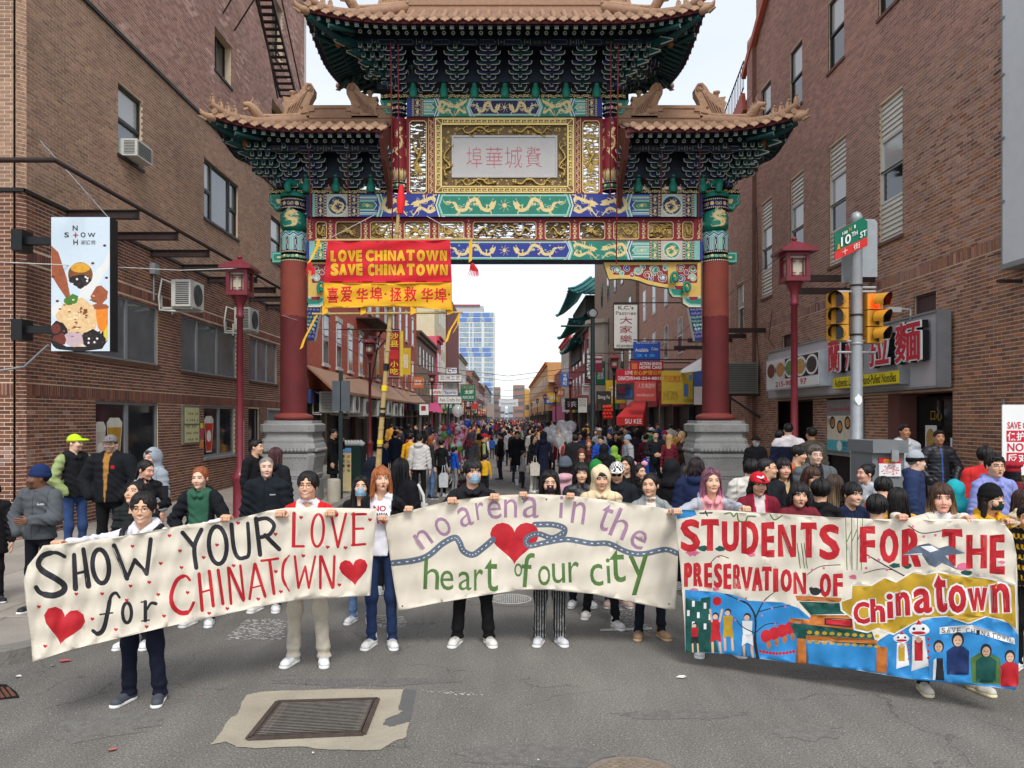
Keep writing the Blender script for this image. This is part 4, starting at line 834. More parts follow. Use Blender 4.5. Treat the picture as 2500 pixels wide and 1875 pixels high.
def openwork(x0,x1,y0,y1,Y,seed,dense=1.,animal=1,name='carved_panel'):
 r=random.Random(seed);w_,h=x1-x0,y1-y0;L_=[]
 for k in range(int(w_*h/52*dense)):
  x,y=r.uniform(x0,x1),r.uniform(y0+1,y1-1);a=r.uniform(-.5,.5);l=r.uniform(4,9)
  L_.append((1,ribbon(spline([(x-l*math.cos(a),y-l*math.sin(a)),(x,y+r.uniform(-2,2)),(x+l*math.cos(a),y+l*math.sin(a))],4),[1.0,2.4,1.0]),'or'))
  if r.random()<.6:L_.append((1,[circ(x+r.uniform(-3,3),y+r.uniform(-2,2),r.uniform(1.3,2.2),7)],'or'))
 L_+=[(1,[rect(x0-1,y0-1,x1+1,y0+1.2),rect(x0-1,y1-1.2,x1+1,y1+1),rect(x0-1,y0,x0+1.2,y1),rect(x1-1.2,y0,x1+1,y1)],'or')]
 for k in range(int(h/9)):L_.append((1,ribbon([(x0,y0+5+k*9+r.uniform(-2,2)),(x0+w_*.33,y0+5+k*9+r.uniform(-3,3)),(x0+w_*.66,y0+5+k*9+r.uniform(-3,3)),(x1,y0+5+k*9+r.uniform(-2,2))],.9),'or'))
 o=paint(rect(x0-1,y0-1,x1+1,y1+1),L_,lambda x,y:P(x,y,Y),name=name,parent=gate,mats=[M_GOLD,M_GOLDD if seed%2 else M_GOLD,M_GOLD],skip=(0,),thick=.05)
 cx,cy=(x0+x1)/2,(y0+y1)/2;mb=MB()
 def tb(pts,rs,n=6):mb.tube([P(x,y,Y-.03)for x,y in spline(pts,4)],[q*.0101 for q in(lambda m:[rs[min(len(rs)-1,int(i/m*len(rs)))]for i in range(m)])(len(spline(pts,4)))],n)
 if animal==1:
  f=-1 if cx<GC else 1;s=min(w_*.42,22)
  tb([(cx-f*s,cy+8),(cx-f*s*.5,cy-8),(cx,cy+7),(cx+f*s*.5,cy+9),(cx+f*s*.8,cy-3),(cx+f*s*.4,cy-11)],[1.4,2.6,3.2,3.2,2.8,3.6])
  for q in(-.4,0,.5):tb([(cx+s*q,cy+3),(cx+s*q+5,cy+12),(cx+s*q+9,cy+13)],[1.6,1.1])
 elif animal==2:
  tb([(cx-3,cy+6),(cx,cy),(cx+4,cy-6),(cx+8,cy-11)],[3.2,3.4,2,1.6]);
  for k in range(4):tb([(cx,cy),(cx-8-k*2,cy-10+k*5),(cx-17,cy-13+k*7)],[2.2,1.2]);tb([(cx,cy),(cx+9,cy+2+k*3),(cx+18,cy+k*5-4)],[2.2,1.2])
 elif animal==3:
  tb([(cx-4,cy+42),(cx-8,cy+20),(cx+2,cy+2),(cx+7,cy-14),(cx+5,cy-32),(cx+2,cy-44)],[2,3.4,4.5,3.8,2.2,1.5])
  for k in range(6):tb([(cx+3,cy-2),(cx-7-k,cy-14-k*3),(cx-14+k*1.5,cy-34+k*2)],[2.4,1.2]);tb([(cx-3,cy+12),(cx-7+k*3.2,cy+36),(cx-15+k*5.5,cy+60-abs(k-3)*5)],[2,1])
 if mb.f:mb.build('carved_figure',M_GOLD,o)
 return o
for i,(a,b)in enumerate(holes):
 if b-a>100:
  openwork(a,b,543,582.5,18.93,40+i,1.1,0);mb=MB()
  for s in(-1,1):
   pts=spline([(GC+s*66,570),(GC+s*50,556),(GC+s*40,574),(GC+s*28,570),(GC+s*22,556),(GC+s*10,552)],5);mb.tube([P(x,y,18.9)for x,y in pts],.028,6)
  mb.build('carved_dragon',M_GOLD,gate)
 else:openwork(a,b,543,582.5,18.93,50+i*2+(i in(0,1,9,10)),1.3 if i not in(0,1,9,10)else 2.4,1+(i%2 if b-a>30 else 0))
L_=[(2,[rr(1001,296,1040,470,5)],'or')];L_=[(1,[rr(999,294,1042,472,6)],'or')]+L_;L_+=mir(L_)
for s in(0,1):
 q=[];q.append((1,[rect(1046,286,1047.4,472),rect(1058.6,286,1060,472)],'or'))
 for k in range(9):y=294+k*20.5;q+=[(1,ribbon(spline([(1053-4,y),(1053+3.5,y+5),(1053-3.5,y+15),(1053+4,y+20)],4),1.5)+spiral(1053.5,y+5,3.4,1.1,0,1.2,1)+spiral(1052.5,y+15,3.4,1.1,3,1.2,-1),'or')]
 L_+=q if s==0 else mir(q)
paint(rect(992,285,gm(992),472.5),L_+[(2,[rect(1061,287,gm(1061),471)],'or')],lambda x,y:P(x,y,18.82),name='red_board',parent=gate,mats=[M_GATE[PR_],M_GATE[PGO],M_GATE[PN]],skip=(2,),thick=.12)
openwork(1001,1040,296,470,18.88,71,1.0,3);openwork(gm(1040),gm(1001),296,470,18.88,72,1.0,3)
L_=[]
def fret(L_,x0,x1,y,hh,n,vert=False,flip=1):
 for k in range(n):
  a=x0+(x1-x0)*k/n;w_=(x1-x0)/n
  pts=[(a,y+hh*.42),(a,y-hh*.42),(a+w_*.86,y-hh*.42),(a+w_*.86,y+hh*.12),(a+w_*.36,y+hh*.12),(a+w_*.36,y-hh*.1)]
  pts2=[(a+w_*.12,y+hh*.42),(a+w_*1.0,y+hh*.42)]
  for p in(pts,pts2):
   if vert:p=[(q[1],q[0])for q in p]
   for u,v in zip(p,p[1:]):
    x_0,x_1=sorted((u[0],v[0]));y_0,y_1=sorted((u[1],v[1]));L_.append((1,[rect(x_0-.8,y_0-.8,x_1+.8,y_1+.8)],'or'))
fret(L_,1080,gm(1080),296.5,11,22);fret(L_,1080,gm(1080),464,11,22);fret(L_,306,454,1071,11,10,True);fret(L_,306,454,gm(1071),11,10,True)
for g_ in(0,14.6):
 x0,y0=1062+g_,287.5+g_;x1,y1=gm(x0),471-g_+.0
 L_.append((1,[rect(x0,y0,x1,y1),rect(x0+2.6,y0+2.6,x1-2.6,y1-2.6)],'xor'))
for s in(0,1):
 q=[(1,ribbon([(1063,288),(1078,303)],1.8,cap=False)+ribbon([(1063,470.5),(1078,455.5)],1.8,cap=False),'or')];L_+=q if s==0 else mir(q)
paint(rect(1061,286.5,gm(1061),471.5),L_+[(2,[rect(1079,305,gm(1079),453.5)],'or')],lambda x,y:P(x,y,18.70),name='fretwork_frame',parent=gate,mats=[mat('fret_ground',(122,84,46),rough=.5),mat('fret_gold',(226,204,128),rough=.35,metal=.2,var=.08),M_DARK],skip=(2,),thick=.14)
r=random.Random(8);L_=[]
for k in range(520):
 x,y=r.uniform(1080,gm(1080)),r.uniform(306,453)
 if 1100<x<gm(1100)and 328<y<437:continue
 L_.append((1,[circ(x,y,r.uniform(1,2.3),7)]if r.random()<.6 else spiral(x,y,3.2,.9,r.uniform(0,6),1.3,r.choice((1,-1)),7),'or'))
paint(rect(1079,305,gm(1079),453.5),L_+[(2,[rect(1103,331,gm(1103),434)],'or')],lambda x,y:P(x,y,18.76),name='carved_frame',parent=gate,mats=[M_GOLDD,M_GOLD,M_DARK],skip=(2,),thick=.08)
def relief(pts,rs,Y=18.72,name='carved_dragon'):
 mb=MB();sp=spline(pts,6);m=len(sp);mb.tube([P(x,y,Y)for x,y in sp],[rs[min(len(rs)-1,int(i/m*len(rs)))]*.0101 for i in range(m)],7);rr_=random.Random(len(pts))
 for f in(.2,.35,.55,.75):
  x,y=sp[int(f*m)];s=rr_.choice((-1,1));q=[(x,y),(x+3,y+s*5),(x+8,y+s*7)];mb.tube([P(a,b,Y)for a,b in q],[.018,.014,.01],5)
  for g_ in(-3,0,3):mb.tube([P(x+8,y+s*7,Y),P(x+12,y+s*7+g_,Y)],[.01,.004],4)
 hx,hy=sp[-1];mb.lathe([(0,-.05),(.045,-.02),(.05,.02),(0,.05)],P(hx,hy,Y),8);mb.tube([P(hx,hy,Y),P(hx+(sp[-1][0]-sp[-4][0]),hy+(sp[-1][1]-sp[-4][1]),Y)],[.04,.02],6);return mb.build(name,M_GOLD,gate)
for y,s in((318,1),(445,1)):
 for X_ in(lambda v:v,gm):relief([(X_(1115),y+3),(X_(1128),y-5),(X_(1137),y+6),(X_(1152),y+4),(X_(1164),y-6),(X_(1178),y-6),(X_(1190),y+4),(X_(1205),y+1)],[1,2,2.4,2.6,2.6,2.6,2.2])
for X_ in(lambda v:v,gm):relief([(X_(1095),345),(X_(1098),358),(X_(1088),372),(X_(1084),386),(X_(1094),398),(X_(1098),408),(X_(1086),414),(X_(1088),428)],[1,2,2.4,2.4,2.2,2])
M_TAB=mat('tablet_grey',(186,184,182),rough=.7,var=.05,vs=3,bump=.25,bs=60)
gbox(1103,gm(1103),331,434,18.755,18.9,M_TAB,'tablet');
a,b=P(1103,331,18.755),P(gm(1103),434,18.755);mb=MB()
for x0,x1,z0,z1 in((a[0],b[0],a[2]-.045,a[2]),(a[0],b[0],b[2],b[2]+.045),(a[0],a[0]+.045,b[2]+.045,a[2]-.045),(b[0]-.045,b[0],b[2]+.045,a[2]-.045)):mb.box(x0,x1,18.735,18.7545,z0,z1)
mb.build('tablet_rim',M_TAB,gate)
for ch,px0,px1,py0,py1 in(('埠',1139,1177,358,411),('華',1186,1227,359,410),('城',1233,1275,358,410),('費',1284,1322,358,408)):
 rg,_=text_rings(ch,-.012,2);paint(rect(px0-2,py0-2,px1+2,py1+2),[(1,fit(rg,px0,py0,px1,py1),'xor')],lambda x,y:P(x,y,18.752),name='character',parent=gate,mats=[M_TAB,mat('char_pink',(184,106,116),rough=.7,var=.3,vs=25)],skip=(0,))
def cyl_paint(cx,r_px,y0,y1,L_,Y,name,base=None,par=None):
 C_=2*math.pi*r_px;c0=P(cx,1020,Y);rr_=r_px/F*Y
 def mp(s,y):a=s/r_px;zz=CH-(y-HY)/F*(Y-rr_*.9);return(c0[0]+rr_*math.sin(a),Y-rr_*math.cos(a),zz)
 return paint(rect(-C_/2+.05,y0,C_/2-.05,y1),L_,mp,grid=(26,3),name=name,parent=par or gate,mats=M_GATE+[M_COL,M_COLD],smooth=True)
for X_,fl in((lambda v:v,1),(gm,-1)):
 L_=[(PG,[rect(-60,240,60,248)],'or'),(PN,[rect(-60,248,60,279)],'or')]
 for yy in(251,274):L_.append((PGO,[circ(-57+k*4,yy,1.3,7)for k in range(29)],'or'))
 L_+=[(PGO,[rect(-60,254,60,255.2),rect(-60,269.5,60,270.7)],'or')]
 for k in range(7):L_.append((PGO,[circ(-48+k*16,262,4,8,5)]+spiral(-40+k*16,262,4,1,0,1.3),'or'))
 for s in(-30,30,0,-58,58):
  L_+=dragon([(s+8,385),(s-6,370),(s+6,358),(s+9,340),(s-2,328),(s+6,316)],5,6,s)
  L_+=[(PB,[clumpy(s,288,10,7,8,s,.3)],'or'),(PT,[circ(s,288,2,6)],'or'),(PT,[clumpy(s+3,300,8,6,8,s+1,.3)],'or')]
  L_.append((PGO,[[(s-14+q*28/9,414+(5 if q%2 else-4))for q in range(10)]+[(s+14,440),(s-14,440)]],'or'))
 L_+=[(PN,[rect(-60,441,60,463)],'or'),(PG,[rect(-60,446,60,458)],'or'),(PB,[rect(-60,464,60,473)],'or')]
 for yy in(443.4,460.6):L_.append((PGO,[circ(-57+k*4,yy,1.3,7)for k in range(29)],'or'))
 for k in range(7):L_.append((PGO,[circ(-48+k*16,452,4,8)],'or'))
 cyl_paint(X_(974),19,240,473,[(PR_,[rect(-70,239,70,480)],'or')]+L_,18.85,'post')
for X_,lab in((lambda v:v,0),(gm,1)):
 cx=X_(717);C_=math.pi*31.4;L_=[(PG,[rect(-C_,470,C_,482)],'or'),(PN,[rect(-C_,482,C_,509)],'or'),(PG,[rect(-C_,509,C_,560)],'or')]
 def beads(y):return(PGO,[circ(-96+k*4.9,y,1.7,8)for k in range(40)],'or')
 L_+=[(PGO,[rect(-C_,481.5,C_,482.6),rect(-C_,508,C_,509.2)],'or'),beads(485),beads(505.5)]
 for k in range(6):c=-80+k*32;L_+=[(PGO,[circ(c,495.5,5,10)],'or'),(PGO,spiral(c+12,495,5,1.2,0,1.5)+spiral(c-12,495,5,1.2,3,1.5,-1),'or')]
 for s in(-65,0,65):L_+=dragon([(s-8,552),(s+10,548),(s+14,536),(s,534),(s-10,526),(s-2,517),(s+8,519)],8,9,s)+clouds(s-22,515,s+22,555,4,s+9)
 zg=[(-C_-5+k*10.2,563+(0 if k%2 else 8))for k in range(21)]
 L_.append((PT,[zg+[(C_+9,612),(-C_-9,612)]],'or'))
 for o,c in((0,PL_),(1.5,PB),(6,PL_),(7.5,PT)):L_.append((c,[zg+[(x,y+40-o*0)for x,y in zg[::-1]]],'or'))if 0 else L_.append((c,[[(x,y+o)for x,y in zg]+[(x,y+o+3.5)for x,y in zg[::-1]]],'or'))
 for k in range(10):
  c=-C_+10+k*20.4
  for o,cc in((7.2,PL_),(6.2,PG),(4.4,PL_),(3.4,PN)):L_.append((cc,[[(c-o,611),(c-o,578+(7-o)),(c,572+(7-o)),(c+o,578+(7-o)),(c+o,611)]],'or'))
  L_.append((PW,ribbon([(c,584),(c-1.5,592),(c+1.5,600),(c,607)],1.4),'or'))
 L_+=[(PN,[rect(-C_,610,C_,616)],'or'),(PG,[rect(-C_,616,C_,632)],'or'),(PN,[rect(-C_,632,C_,637)],'or'),beads(613),beads(634.5),(PGO,[rect(-C_,616,C_,617),rect(-C_,631,C_,632)],'or')]
 for k in range(6):c=-80+k*32;L_+=[(PGO,[circ(c,624,4,10)],'or'),(PGO,spiral(c+10,624,4,1.2,0,1.3)+spiral(c-10,624,4,1.2,3,1.3,-1),'or')]
 col=cyl_paint(cx,31.4,472,637,L_,19.0,'painted_column_top')
 x=P(cx,0,19)[0];z=lambda py:CH-(py-HY)/F*18.72
 mb=MB();mb.lathe([(.322,z(1012)),(.32,z(900)),(.316,z(773))],(x,19,0),40);mb.build('column',M_COLD,gate)
 mb=MB();mb.lathe([(.316,z(773)),(.314,z(637))],(x,19,0),40);
 rj=random.Random(4);n_=40
 mb.build('column',M_COL,gate)
 mb=MB();mb.lathe([(.318+.0,z(778)),(.3185,z(771))],(x,19,0),40);
 for i in range(40):v=mb.v[i+40];mb.v[i+40]=(v[0],v[1],v[2]+.03*math.sin(i*1.3)*math.sin(i*.7))
 mb.build('paint_edge',M_COLD,gate)
 mb=MB();mb.lathe([(.30,z(1026)),(.44,z(1025)),(.475,z(1021)),(.47,z(1016)),(.42,z(1012.5)),(.33,z(1010)),(.32,z(1008))],(x,19,0),40);mb.build('column_ring',M_COLB,gate)
 mb=MB();mb.lathe([(.33,z(478)),(.335,z(470)),(.30,z(466)),(.0,z(464))],(x,19,0),32);mb.build('column_cap',M_GATE[PG],gate)
 mb=MB();sg=-1 if lab else 1;mb.tube([(x-.03,18.6,z(470)),(x-.03,18.55,z(458)),(x+sg*-.02,18.6,z(449)),(x+sg*.1,18.75,z(447)),(x+sg*.22,18.9,z(452))],.085,10);mb.build('pipe_elbow',M_GATE[PG],gate)
 M_PED=mat('pedestal_stone',(150,150,148),rough=.85,var=.16,vs=2.2,bump=.4,bs=40,speck=(30,.64,(112,112,112)));M_PEDP=mat('pedestal_plinth',(128,128,126),rough=.8,var=.1,vs=3,bump=.2)
 hs_=.65;cxp=x;zp=lambda py:CH-(py-HY)/F*18.35
 pr=[(1241,.62),(1176,.62),(1175,.585),(1170,.585),(1169,.60),(1150,.60),(1128,.635),(1112,.66),(1109,.655),(1106,.60),(1104,.60),(1102,.655),(1095,.675),(1087,.655),(1083,.63),(1076,.63),(1068,.585),(1058,.58),(1056,.62),(1054,.65),(1038,.655),(1036,.64),(1034,.58),(1027,.575)]
 ped=empty('pedestal_root',(cxp,19,0))if 0 else None
 mb=MB();n=0
 def rsq(s,cfr):q=s-cfr;return[(s,-q),(s,q),(q,s),(-q,s),(-s,q),(-s,-q),(-q,-s),(q,-s)]
 rings=[[(cxp+a,19+b,zp(py))for a,b in rsq(s,.10)]for py,s in pr];vs=[v for g_ in rings for v in g_]
 mb.add(vs,[(i*8+k,i*8+(k+1)%8,(i+1)*8+(k+1)%8,(i+1)*8+k)for i in range(len(pr)-1)for k in range(8)]);mb.add(rings[-1],[tuple(range(8))]);po=mb.build('pedestal',M_PED,gate)
 for py,s,rr_,n_,nm in((1100,.665,.052,12,'petal'),(1116,.63,.045,12,'petal'),(1086,.625,.028,16,'bead_moulding'),(1162,.60,.03,12,'carved_scroll')):
  for fx,fy,ax in((0,-1,0),(1,0,1),(-1,0,1)):
   for k in range(n_):
    t=-s+.13+(2*s-.26)*(k+.5)/n_;c=(cxp+(t if ax==0 else fx*s),19+(fy*s if ax==0 else t),zp(py));m2=MB()
    m2.lathe([(0,-rr_),(.7*rr_,-.7*rr_),(rr_,0),(.8*rr_,.7*rr_),(0,rr_)],c,6);m2.build(nm,M_PED,po)
 s=-1 if not lab else 1;xo=X_(686)
 def so_(v):return X_(v)
 pl=[(so_(686),474),(so_(657),474),(so_(656),482),(so_(660),487),(so_(655),493),(so_(659),500),(so_(667),503),(so_(668),510),(so_(676),512),(so_(686),508)]
 paint(pl,[(PT,[[(X_(q[0]),q[1])for q in((686,476),(659,476),(659,481),(663,487),(659,493),(662,497),(670,500),(671,507),(677,509),(686,505))]],'or'),(PG,[[(X_(q[0]),q[1])for q in((686,477.5),(661,477.5),(661,481),(665,487),(661,493),(664,496),(672,499),(673,505),(677,507),(686,503))]],'or'),(PGO,[[(X_(q[0]),q[1])for q in((686,486),(674,486),(674,492),(677,494),(677,497),(686,497))]],'or')],lambda a,b:P(a,b,18.86),name='scroll_end',parent=gate,mats=M_GATE,thick=.28,back=PG)
 paint(rect(*sorted((X_(686),X_(664)))[:1],615,sorted((X_(686),X_(664)))[1],641)if 0 else rect(min(X_(686),X_(664)),615,max(X_(686),X_(664)),641),[(PT,[rect(min(X_(686),X_(665.5)),617,max(X_(686),X_(665.5)),639)],'or'),(PG,[rect(min(X_(686),X_(668)),620,max(X_(686),X_(668)),636)],'or'),(PGO,[rect(min(X_(686),X_(676)),626,max(X_(686),X_(676)),630)],'or')],lambda a,b:P(a,b,18.86),name='beam_end',parent=gate,mats=M_GATE,thick=.28,back=PT)
 gbox(min(X_(748),X_(764)),max(X_(748),X_(764)),474,530,18.80,19.2,M_GATE[PN],'beam_shoulder');gbox(min(X_(748),X_(756)),max(X_(748),X_(756)),588,634,18.80,19.2,M_GATE[PB],'beam_shoulder')
 pl2=[(993,240),(955,240),(929,240),(928,248),(933,254),(929,260),(933,268),(941,271),(942,278),(952,280),(955,276)]
 paint([(X_(q[0]),q[1])for q in pl2],[(PT,[[(X_(q[0]),q[1])for q in((955,241.5),(931,241.5),(931,248),(935,254),(931,260),(935,266),(943,269),(944,276),(955,275))]],'or'),(PG,[[(X_(q[0]),q[1])for q in((955,243),(932.5,243),(933,248),(937,254),(933,260),(937,265),(945,268),(946,274),(955,273))]],'or'),(PGO,[[(X_(q[0]),q[1])for q in((955,252),(945,252),(945,258),(948,260),(955,260))]],'or')],lambda a,b:P(a,b,18.9),name='scroll_end',parent=gate,mats=M_GATE,thick=.2,back=PG)
 qx=lambda v:X_(gm(1450+v/3.3175));qy=lambda v:400+v/3.3175
 Q=lambda l:[(qx(a),qy(b))for a,b in l]
 outl=Q([(78,797),(866,797),(866,1160),(770,1160),(722,1130),(715,1082),(640,1078),(612,1040),(605,1004),(520,992),(440,975),(360,945),(300,932),(200,928),(122,935)])
 L_=[(1,[Q([(90,812),(600,812),(604,985),(520,975),(440,958),(360,928),(300,914),(200,908),(132,912)])],'or'),(2,[Q([(125,820),(600,820),(600,972),(575,975),(520,962),(440,945),(360,915),(300,902),(215,898),(160,898)])],'or'),(2,[rr(min(qx(668),qx(838)),qy(812),max(qx(668),qx(838)),qy(965),3)],'or')]
 cr_=(PB,PT,PR_,PG,PL_)
 for k,(a,b,rd)in enumerate(((150,850,22),(230,885,18),(310,895,18),(395,840,20),(465,930,20),(470,845,18),(530,890,20),(190,860,34),(270,845,24),(355,862,38),(430,900,30),(500,860,38),(560,920,34),(575,845,22),(705,850,30),(800,850,30),(705,925,32),(800,925,32),(752,880,18))):
  for q,(w_,cc)in enumerate(((6.2,PGO),(5.2,PW),(3.6,cr_[k%4]))):L_.append((cc+3,spiral(qx(a),qy(b),rd/3.3,1.35,k*1.3,w_,1 if k%2 else-1),'or'))
  L_.append((cr_[(k+2)%5]+3,[circ(qx(a),qy(b),rd/9,8)],'or'))
 L_+=[(PT+3,[Q([(612,1004),(720,1004),(720,1078),(640,1072),(620,1040)])],'or'),(PG+3,[Q([(625,1015),(720,1015),(720,1066),(645,1060),(632,1040)])],'or'),(PR_+3,[Q([(655,988),(722,988),(715,1020),(665,1020)])],'or'),(PW+3,[Q([(722,1075),(866,1075),(866,1158),(770,1154),(728,1126)])],'or'),(PT+3,[Q([(728,1082),(866,1082),(866,1150),(772,1146),(735,1122)])],'or'),(PG+3,[Q([(745,1092),(866,1092),(866,1136),(780,1133),(752,1115)])],'or'),(PR_+3,[Q([(768,1076),(845,1076),(835,1104),(778,1104)])],'or')]
 M_CY=mat('corbel_yellow',(216,180,96),rough=.5,var=.1,vs=6)
 paint(outl,L_,lambda a,b:P(a,b,18.86),name='corbel',parent=gate,mats=[M_CY,M_CY,M_GATE[PR_]]+M_GATE,thick=.16,back=3)
 for a,b in((648,930),(748,1010)):
  m2=MB();c=P(qx(a),qy(b),18.86);m2.tube([(c[0]+.10*math.sin(t)*(1-q/22),18.74,c[2]+.17*math.cos(t)*(1-q/22))for q,t in enumerate(np.linspace(-2.4,5.2,18))],.035,7);m2.build('corbel_scroll',M_GATE[PG],gate)
 dr_=Q([(766,1160),(874,1160),(874,1434),(818,1430)]);L_=[]
 for k in range(8):
  for j in range(4):
   a,b=790+j*26+(k%2)*10,1180+k*31
   if a>768+(b-1160)*.2:L_.append(((PB,PG,PT)[(k//2)%3],spiral(qx(a),qy(b),3.4,1,j,2.2,1,8),'or'))
 paint(dr_,[(i,r__,u_)for i,r__,u_ in[(PN,[dr_],'or')]]+[(PSL,s__[1],'or')for s__ in L_]+[(m_,[[(x_+.6,y_+.5)for x_,y_ in q]for q in s__],'or')for m_,s__,_ in L_],lambda a,b:P(a,b,18.84),name='wave_drop',parent=gate,mats=M_GATE,thick=.2,back=PW)
# roofs
M_TILE=mat('roof_tile',(160,126,102),rough=.7,var=.16,vs=9,bump=.35,bs=40);M_TILE2=mat('roof_tile_cap',(172,138,110),rough=.7,var=.22,vs=10,bump=.8,bs=28);M_TILEP=mat('roof_pan',(146,112,96),rough=.8,var=.2,vs=6)
M_SOF=mat('soffit_blue',(24,30,52),rough=.7,var=.2);M_RAFG=mat('rafter_green',(18,68,70),rough=.55,var=.15);M_EAVR=mat('eave_red',(104,38,44),rough=.6,var=.1);M_LINE=mat('bracket_line',(178,182,172),rough=.5,var=.1);M_BRB=mat('bracket_blue',(34,42,78),rough=.55,var=.15,vs=9);M_BRG=mat('bracket_green',(16,58,60),rough=.55,var=.15,vs=9);M_BRD=mat('bracket_dark',(20,32,48),rough=.6,var=.15)
class Roof:pass
def make_roof(name,x0,x1,D,ze,zr,hipL,hipR,lift,run,cx):
 """x0..x1 eave extents, half depth D, eave z, ridge base z; hip at left/right; run=horizontal run of hips"""
 R_=Roof();R_.x0,R_.x1,R_.D,R_.ze,R_.zr=x0,x1,D,ze,zr
 def t_(x,y):
  t=1-abs(y)/D
  if hipL:t=min(t,(x-x0)/run)
  if hipR:t=min(t,(x1-x)/run)
  return max(0,min(1,t))
 def lf(x,y):
  v=0
  for hip,d in((hipL,x-x0),(hipR,x1-x)):
   if hip:v=max(v,max(0,1-d/2.3)**2.2*max(0,min(1,abs(y)/D))**1.5)
  return v*lift
 R_.H=lambda x,y:ze+(zr-ze)*t_(x,y)**1.25+lf(x,y)
 rf=MB();nx,ny=36,12
 rf.grid(lambda u,v:(x0+(x1-x0)*u,19+D*(2*v-1),R_.H(x0+(x1-x0)*u,D*(2*v-1))-.03),nx,ny)
 ro=rf.build('roof',M_TILEP,gate)
 sf=MB();sf.grid(lambda u,v:(x0+(x1-x0)*u,19+(D-.04)*(2*v-1),R_.H(x0+(x1-x0)*u,D*(2*v-1))-.17),nx,ny);sf.build('soffit',M_SOF,gate)
 per=[];sp=.265
 def edge(ax,side,a0,a1):
  n=int(round((a1-a0)/sp));mbE=MB()
  for k in range(n):
   t=a0+(a1-a0)*(k+.5)/n;per.append((ax,side,t,(a1-a0)/n))
 edge('x',-1,x0,x1);edge('x',1,x0,x1)
 if hipL:edge('y',-1,-D,D)
 if hipR:edge('y',1,-D,D)
 def pt(ax,side,t,s):
  return(t,side*(D-s))if ax=='x' else((x0+s)if side<0 else(x1-s),t)
 def slope_len(ax,side,t):
  if ax=='x':
   l=D
   if hipL:l=min(l,(t-x0)*D/run)
   if hipR:l=min(l,(x1-t)*D/run)
   return l
  return min(run,(D-abs(t))*run/D)
 disc=MB()
 for ax,side,t,w_ in per:
  l=slope_len(ax,side,t)
  if l<.12:continue
  n=max(2,int(l/.35)+1);mb=MB();out=Vector((0,side,0))if ax=='x' else Vector((side,0,0));lat=Vector((1,0,0))if ax=='x' else Vector((0,1,0));rows=[]
  for k in range(n+1):
   s=l*k/n;x,y=pt(ax,side,t,s);z=R_.H(x,y)+.0
   rows.append([Vector((x,19+y,z))+lat*.062*math.cos(a)+Vector((0,0,.07*math.sin(a)))for a in(0,.785,1.571,2.356,3.1416)])
  rows=[[v+out*.02 for v in rows[0]]]+rows[1:]
  vs=[v for q in rows for v in q];mb.add(vs,[(i*5+k,i*5+k+1,(i+1)*5+k+1,(i+1)*5+k)for i in range(len(rows)-1)for k in range(4)],0,True)
  x,y=pt(ax,side,t,0);c=Vector((x,19+y,R_.H(x,y)+.012))+out*.03
  for rad,dd,mi in((.068,0,1),(.052,.006,0),(.045,.004,1)):
   mb.add([c+out*dd+lat*rad*math.cos(a)+Vector((0,0,rad*math.sin(a)))for a in(6.283*k/12 for k in range(12))],[tuple(range(12))],mi)
  mb.build('roof_tile',[M_TILE,M_TILE2],ro)
  md=MB();t2=t+w_/2;x,y=pt(ax,side,min(t2,(x1 if ax=='x' else D)),.0);c=Vector((x,19+y,R_.H(x,y)-.01))+out*.015
  sh=[(-.12,.015),(.12,.015),(.125,-.03),(.08,-.075),(.04,-.088),(0,-.12),(-.04,-.088),(-.08,-.075),(-.125,-.03)]
  f_=[c+lat*a+Vector((0,0,b))+out*(.03*(1-(a/.12)**2))for a,b in sh];b_=[v-out*.05 for v in f_]
  md.add(f_+b_,[tuple(range(9)),tuple(range(17,8,-1))]+[(i,(i+1)%9,9+(i+1)%9,9+i)for i in range(9)]);md.build('drip_tile',M_TILE2,ro)
 for ax,side,a0,a1,vis in(('x',-1,x0,x1,1),('x',1,x0,x1,1))+((('y',-1,-D,D,1),)if hipL else())+((('y',1,-D,D,1),)if hipR else()):
  mb=MB();n=30;out=Vector((0,side,0))if ax=='x' else Vector((side,0,0));vs=[]
  for k in range(n+1):
   t=a0+(a1-a0)*k/n;x,y=pt(ax,side,t,.05);z=R_.H(x,y);vs+=[Vector((x,19+y,z-.02)),Vector((x,19+y,z-.145)),Vector((x,19+y,z-.145))-out*.08]
  mb.add(vs,[(i*3+j,i*3+j+1,(i+1)*3+j+1,(i+1)*3+j)for i in range(n)for j in(0,1)]);mb.build('eave_board',M_EAVR,gate)
  nr=int((a1-a0)/.212)
  lat=Vector((1,0,0))if ax=='x' else Vector((0,1,0))
  for k in range(nr):
   t=a0+(a1-a0)*(k+.5)/nr;mid=(a0+a1)/2;hw=(a1-a0)/2
   fan=0
   for hip,end in((hipL if ax=='x' else 1,-1),(hipR if ax=='x' else 1,1)):
    if hip:fan+=end*max(0,(1.35-(hw-abs(t-mid)))/1.35)**1*.75*(1 if(t-mid)*end>0 else 0)
   d=(-out-lat*fan).normalized();p=Vector((*pt(ax,side,t,.13),0));z=R_.H(p.x,p.y)-.205;p=Vector((p.x,19+p.y,z))
   q=p+d*.5;q.z=R_.H(q.x,q.y-19)-.215;mb=MB();mb.bar(p,q,.1,.09,0)
   u=(q-p).normalized();sx=u.cross(Vector((0,0,1))).normalized();up=sx.cross(u)
   for sc_,dd,mi in((.044,.003,1),(.030,.005,0),(.018,.007,1)):mb.add([p-u*dd+sx*a*sc_+up*b*sc_ for a,b in((-1,-1),(1,-1),(1,1),(-1,1))],[(3,2,1,0)],mi)
   mb.build('square_rafter',[M_RAFG,M_LINE],gate)
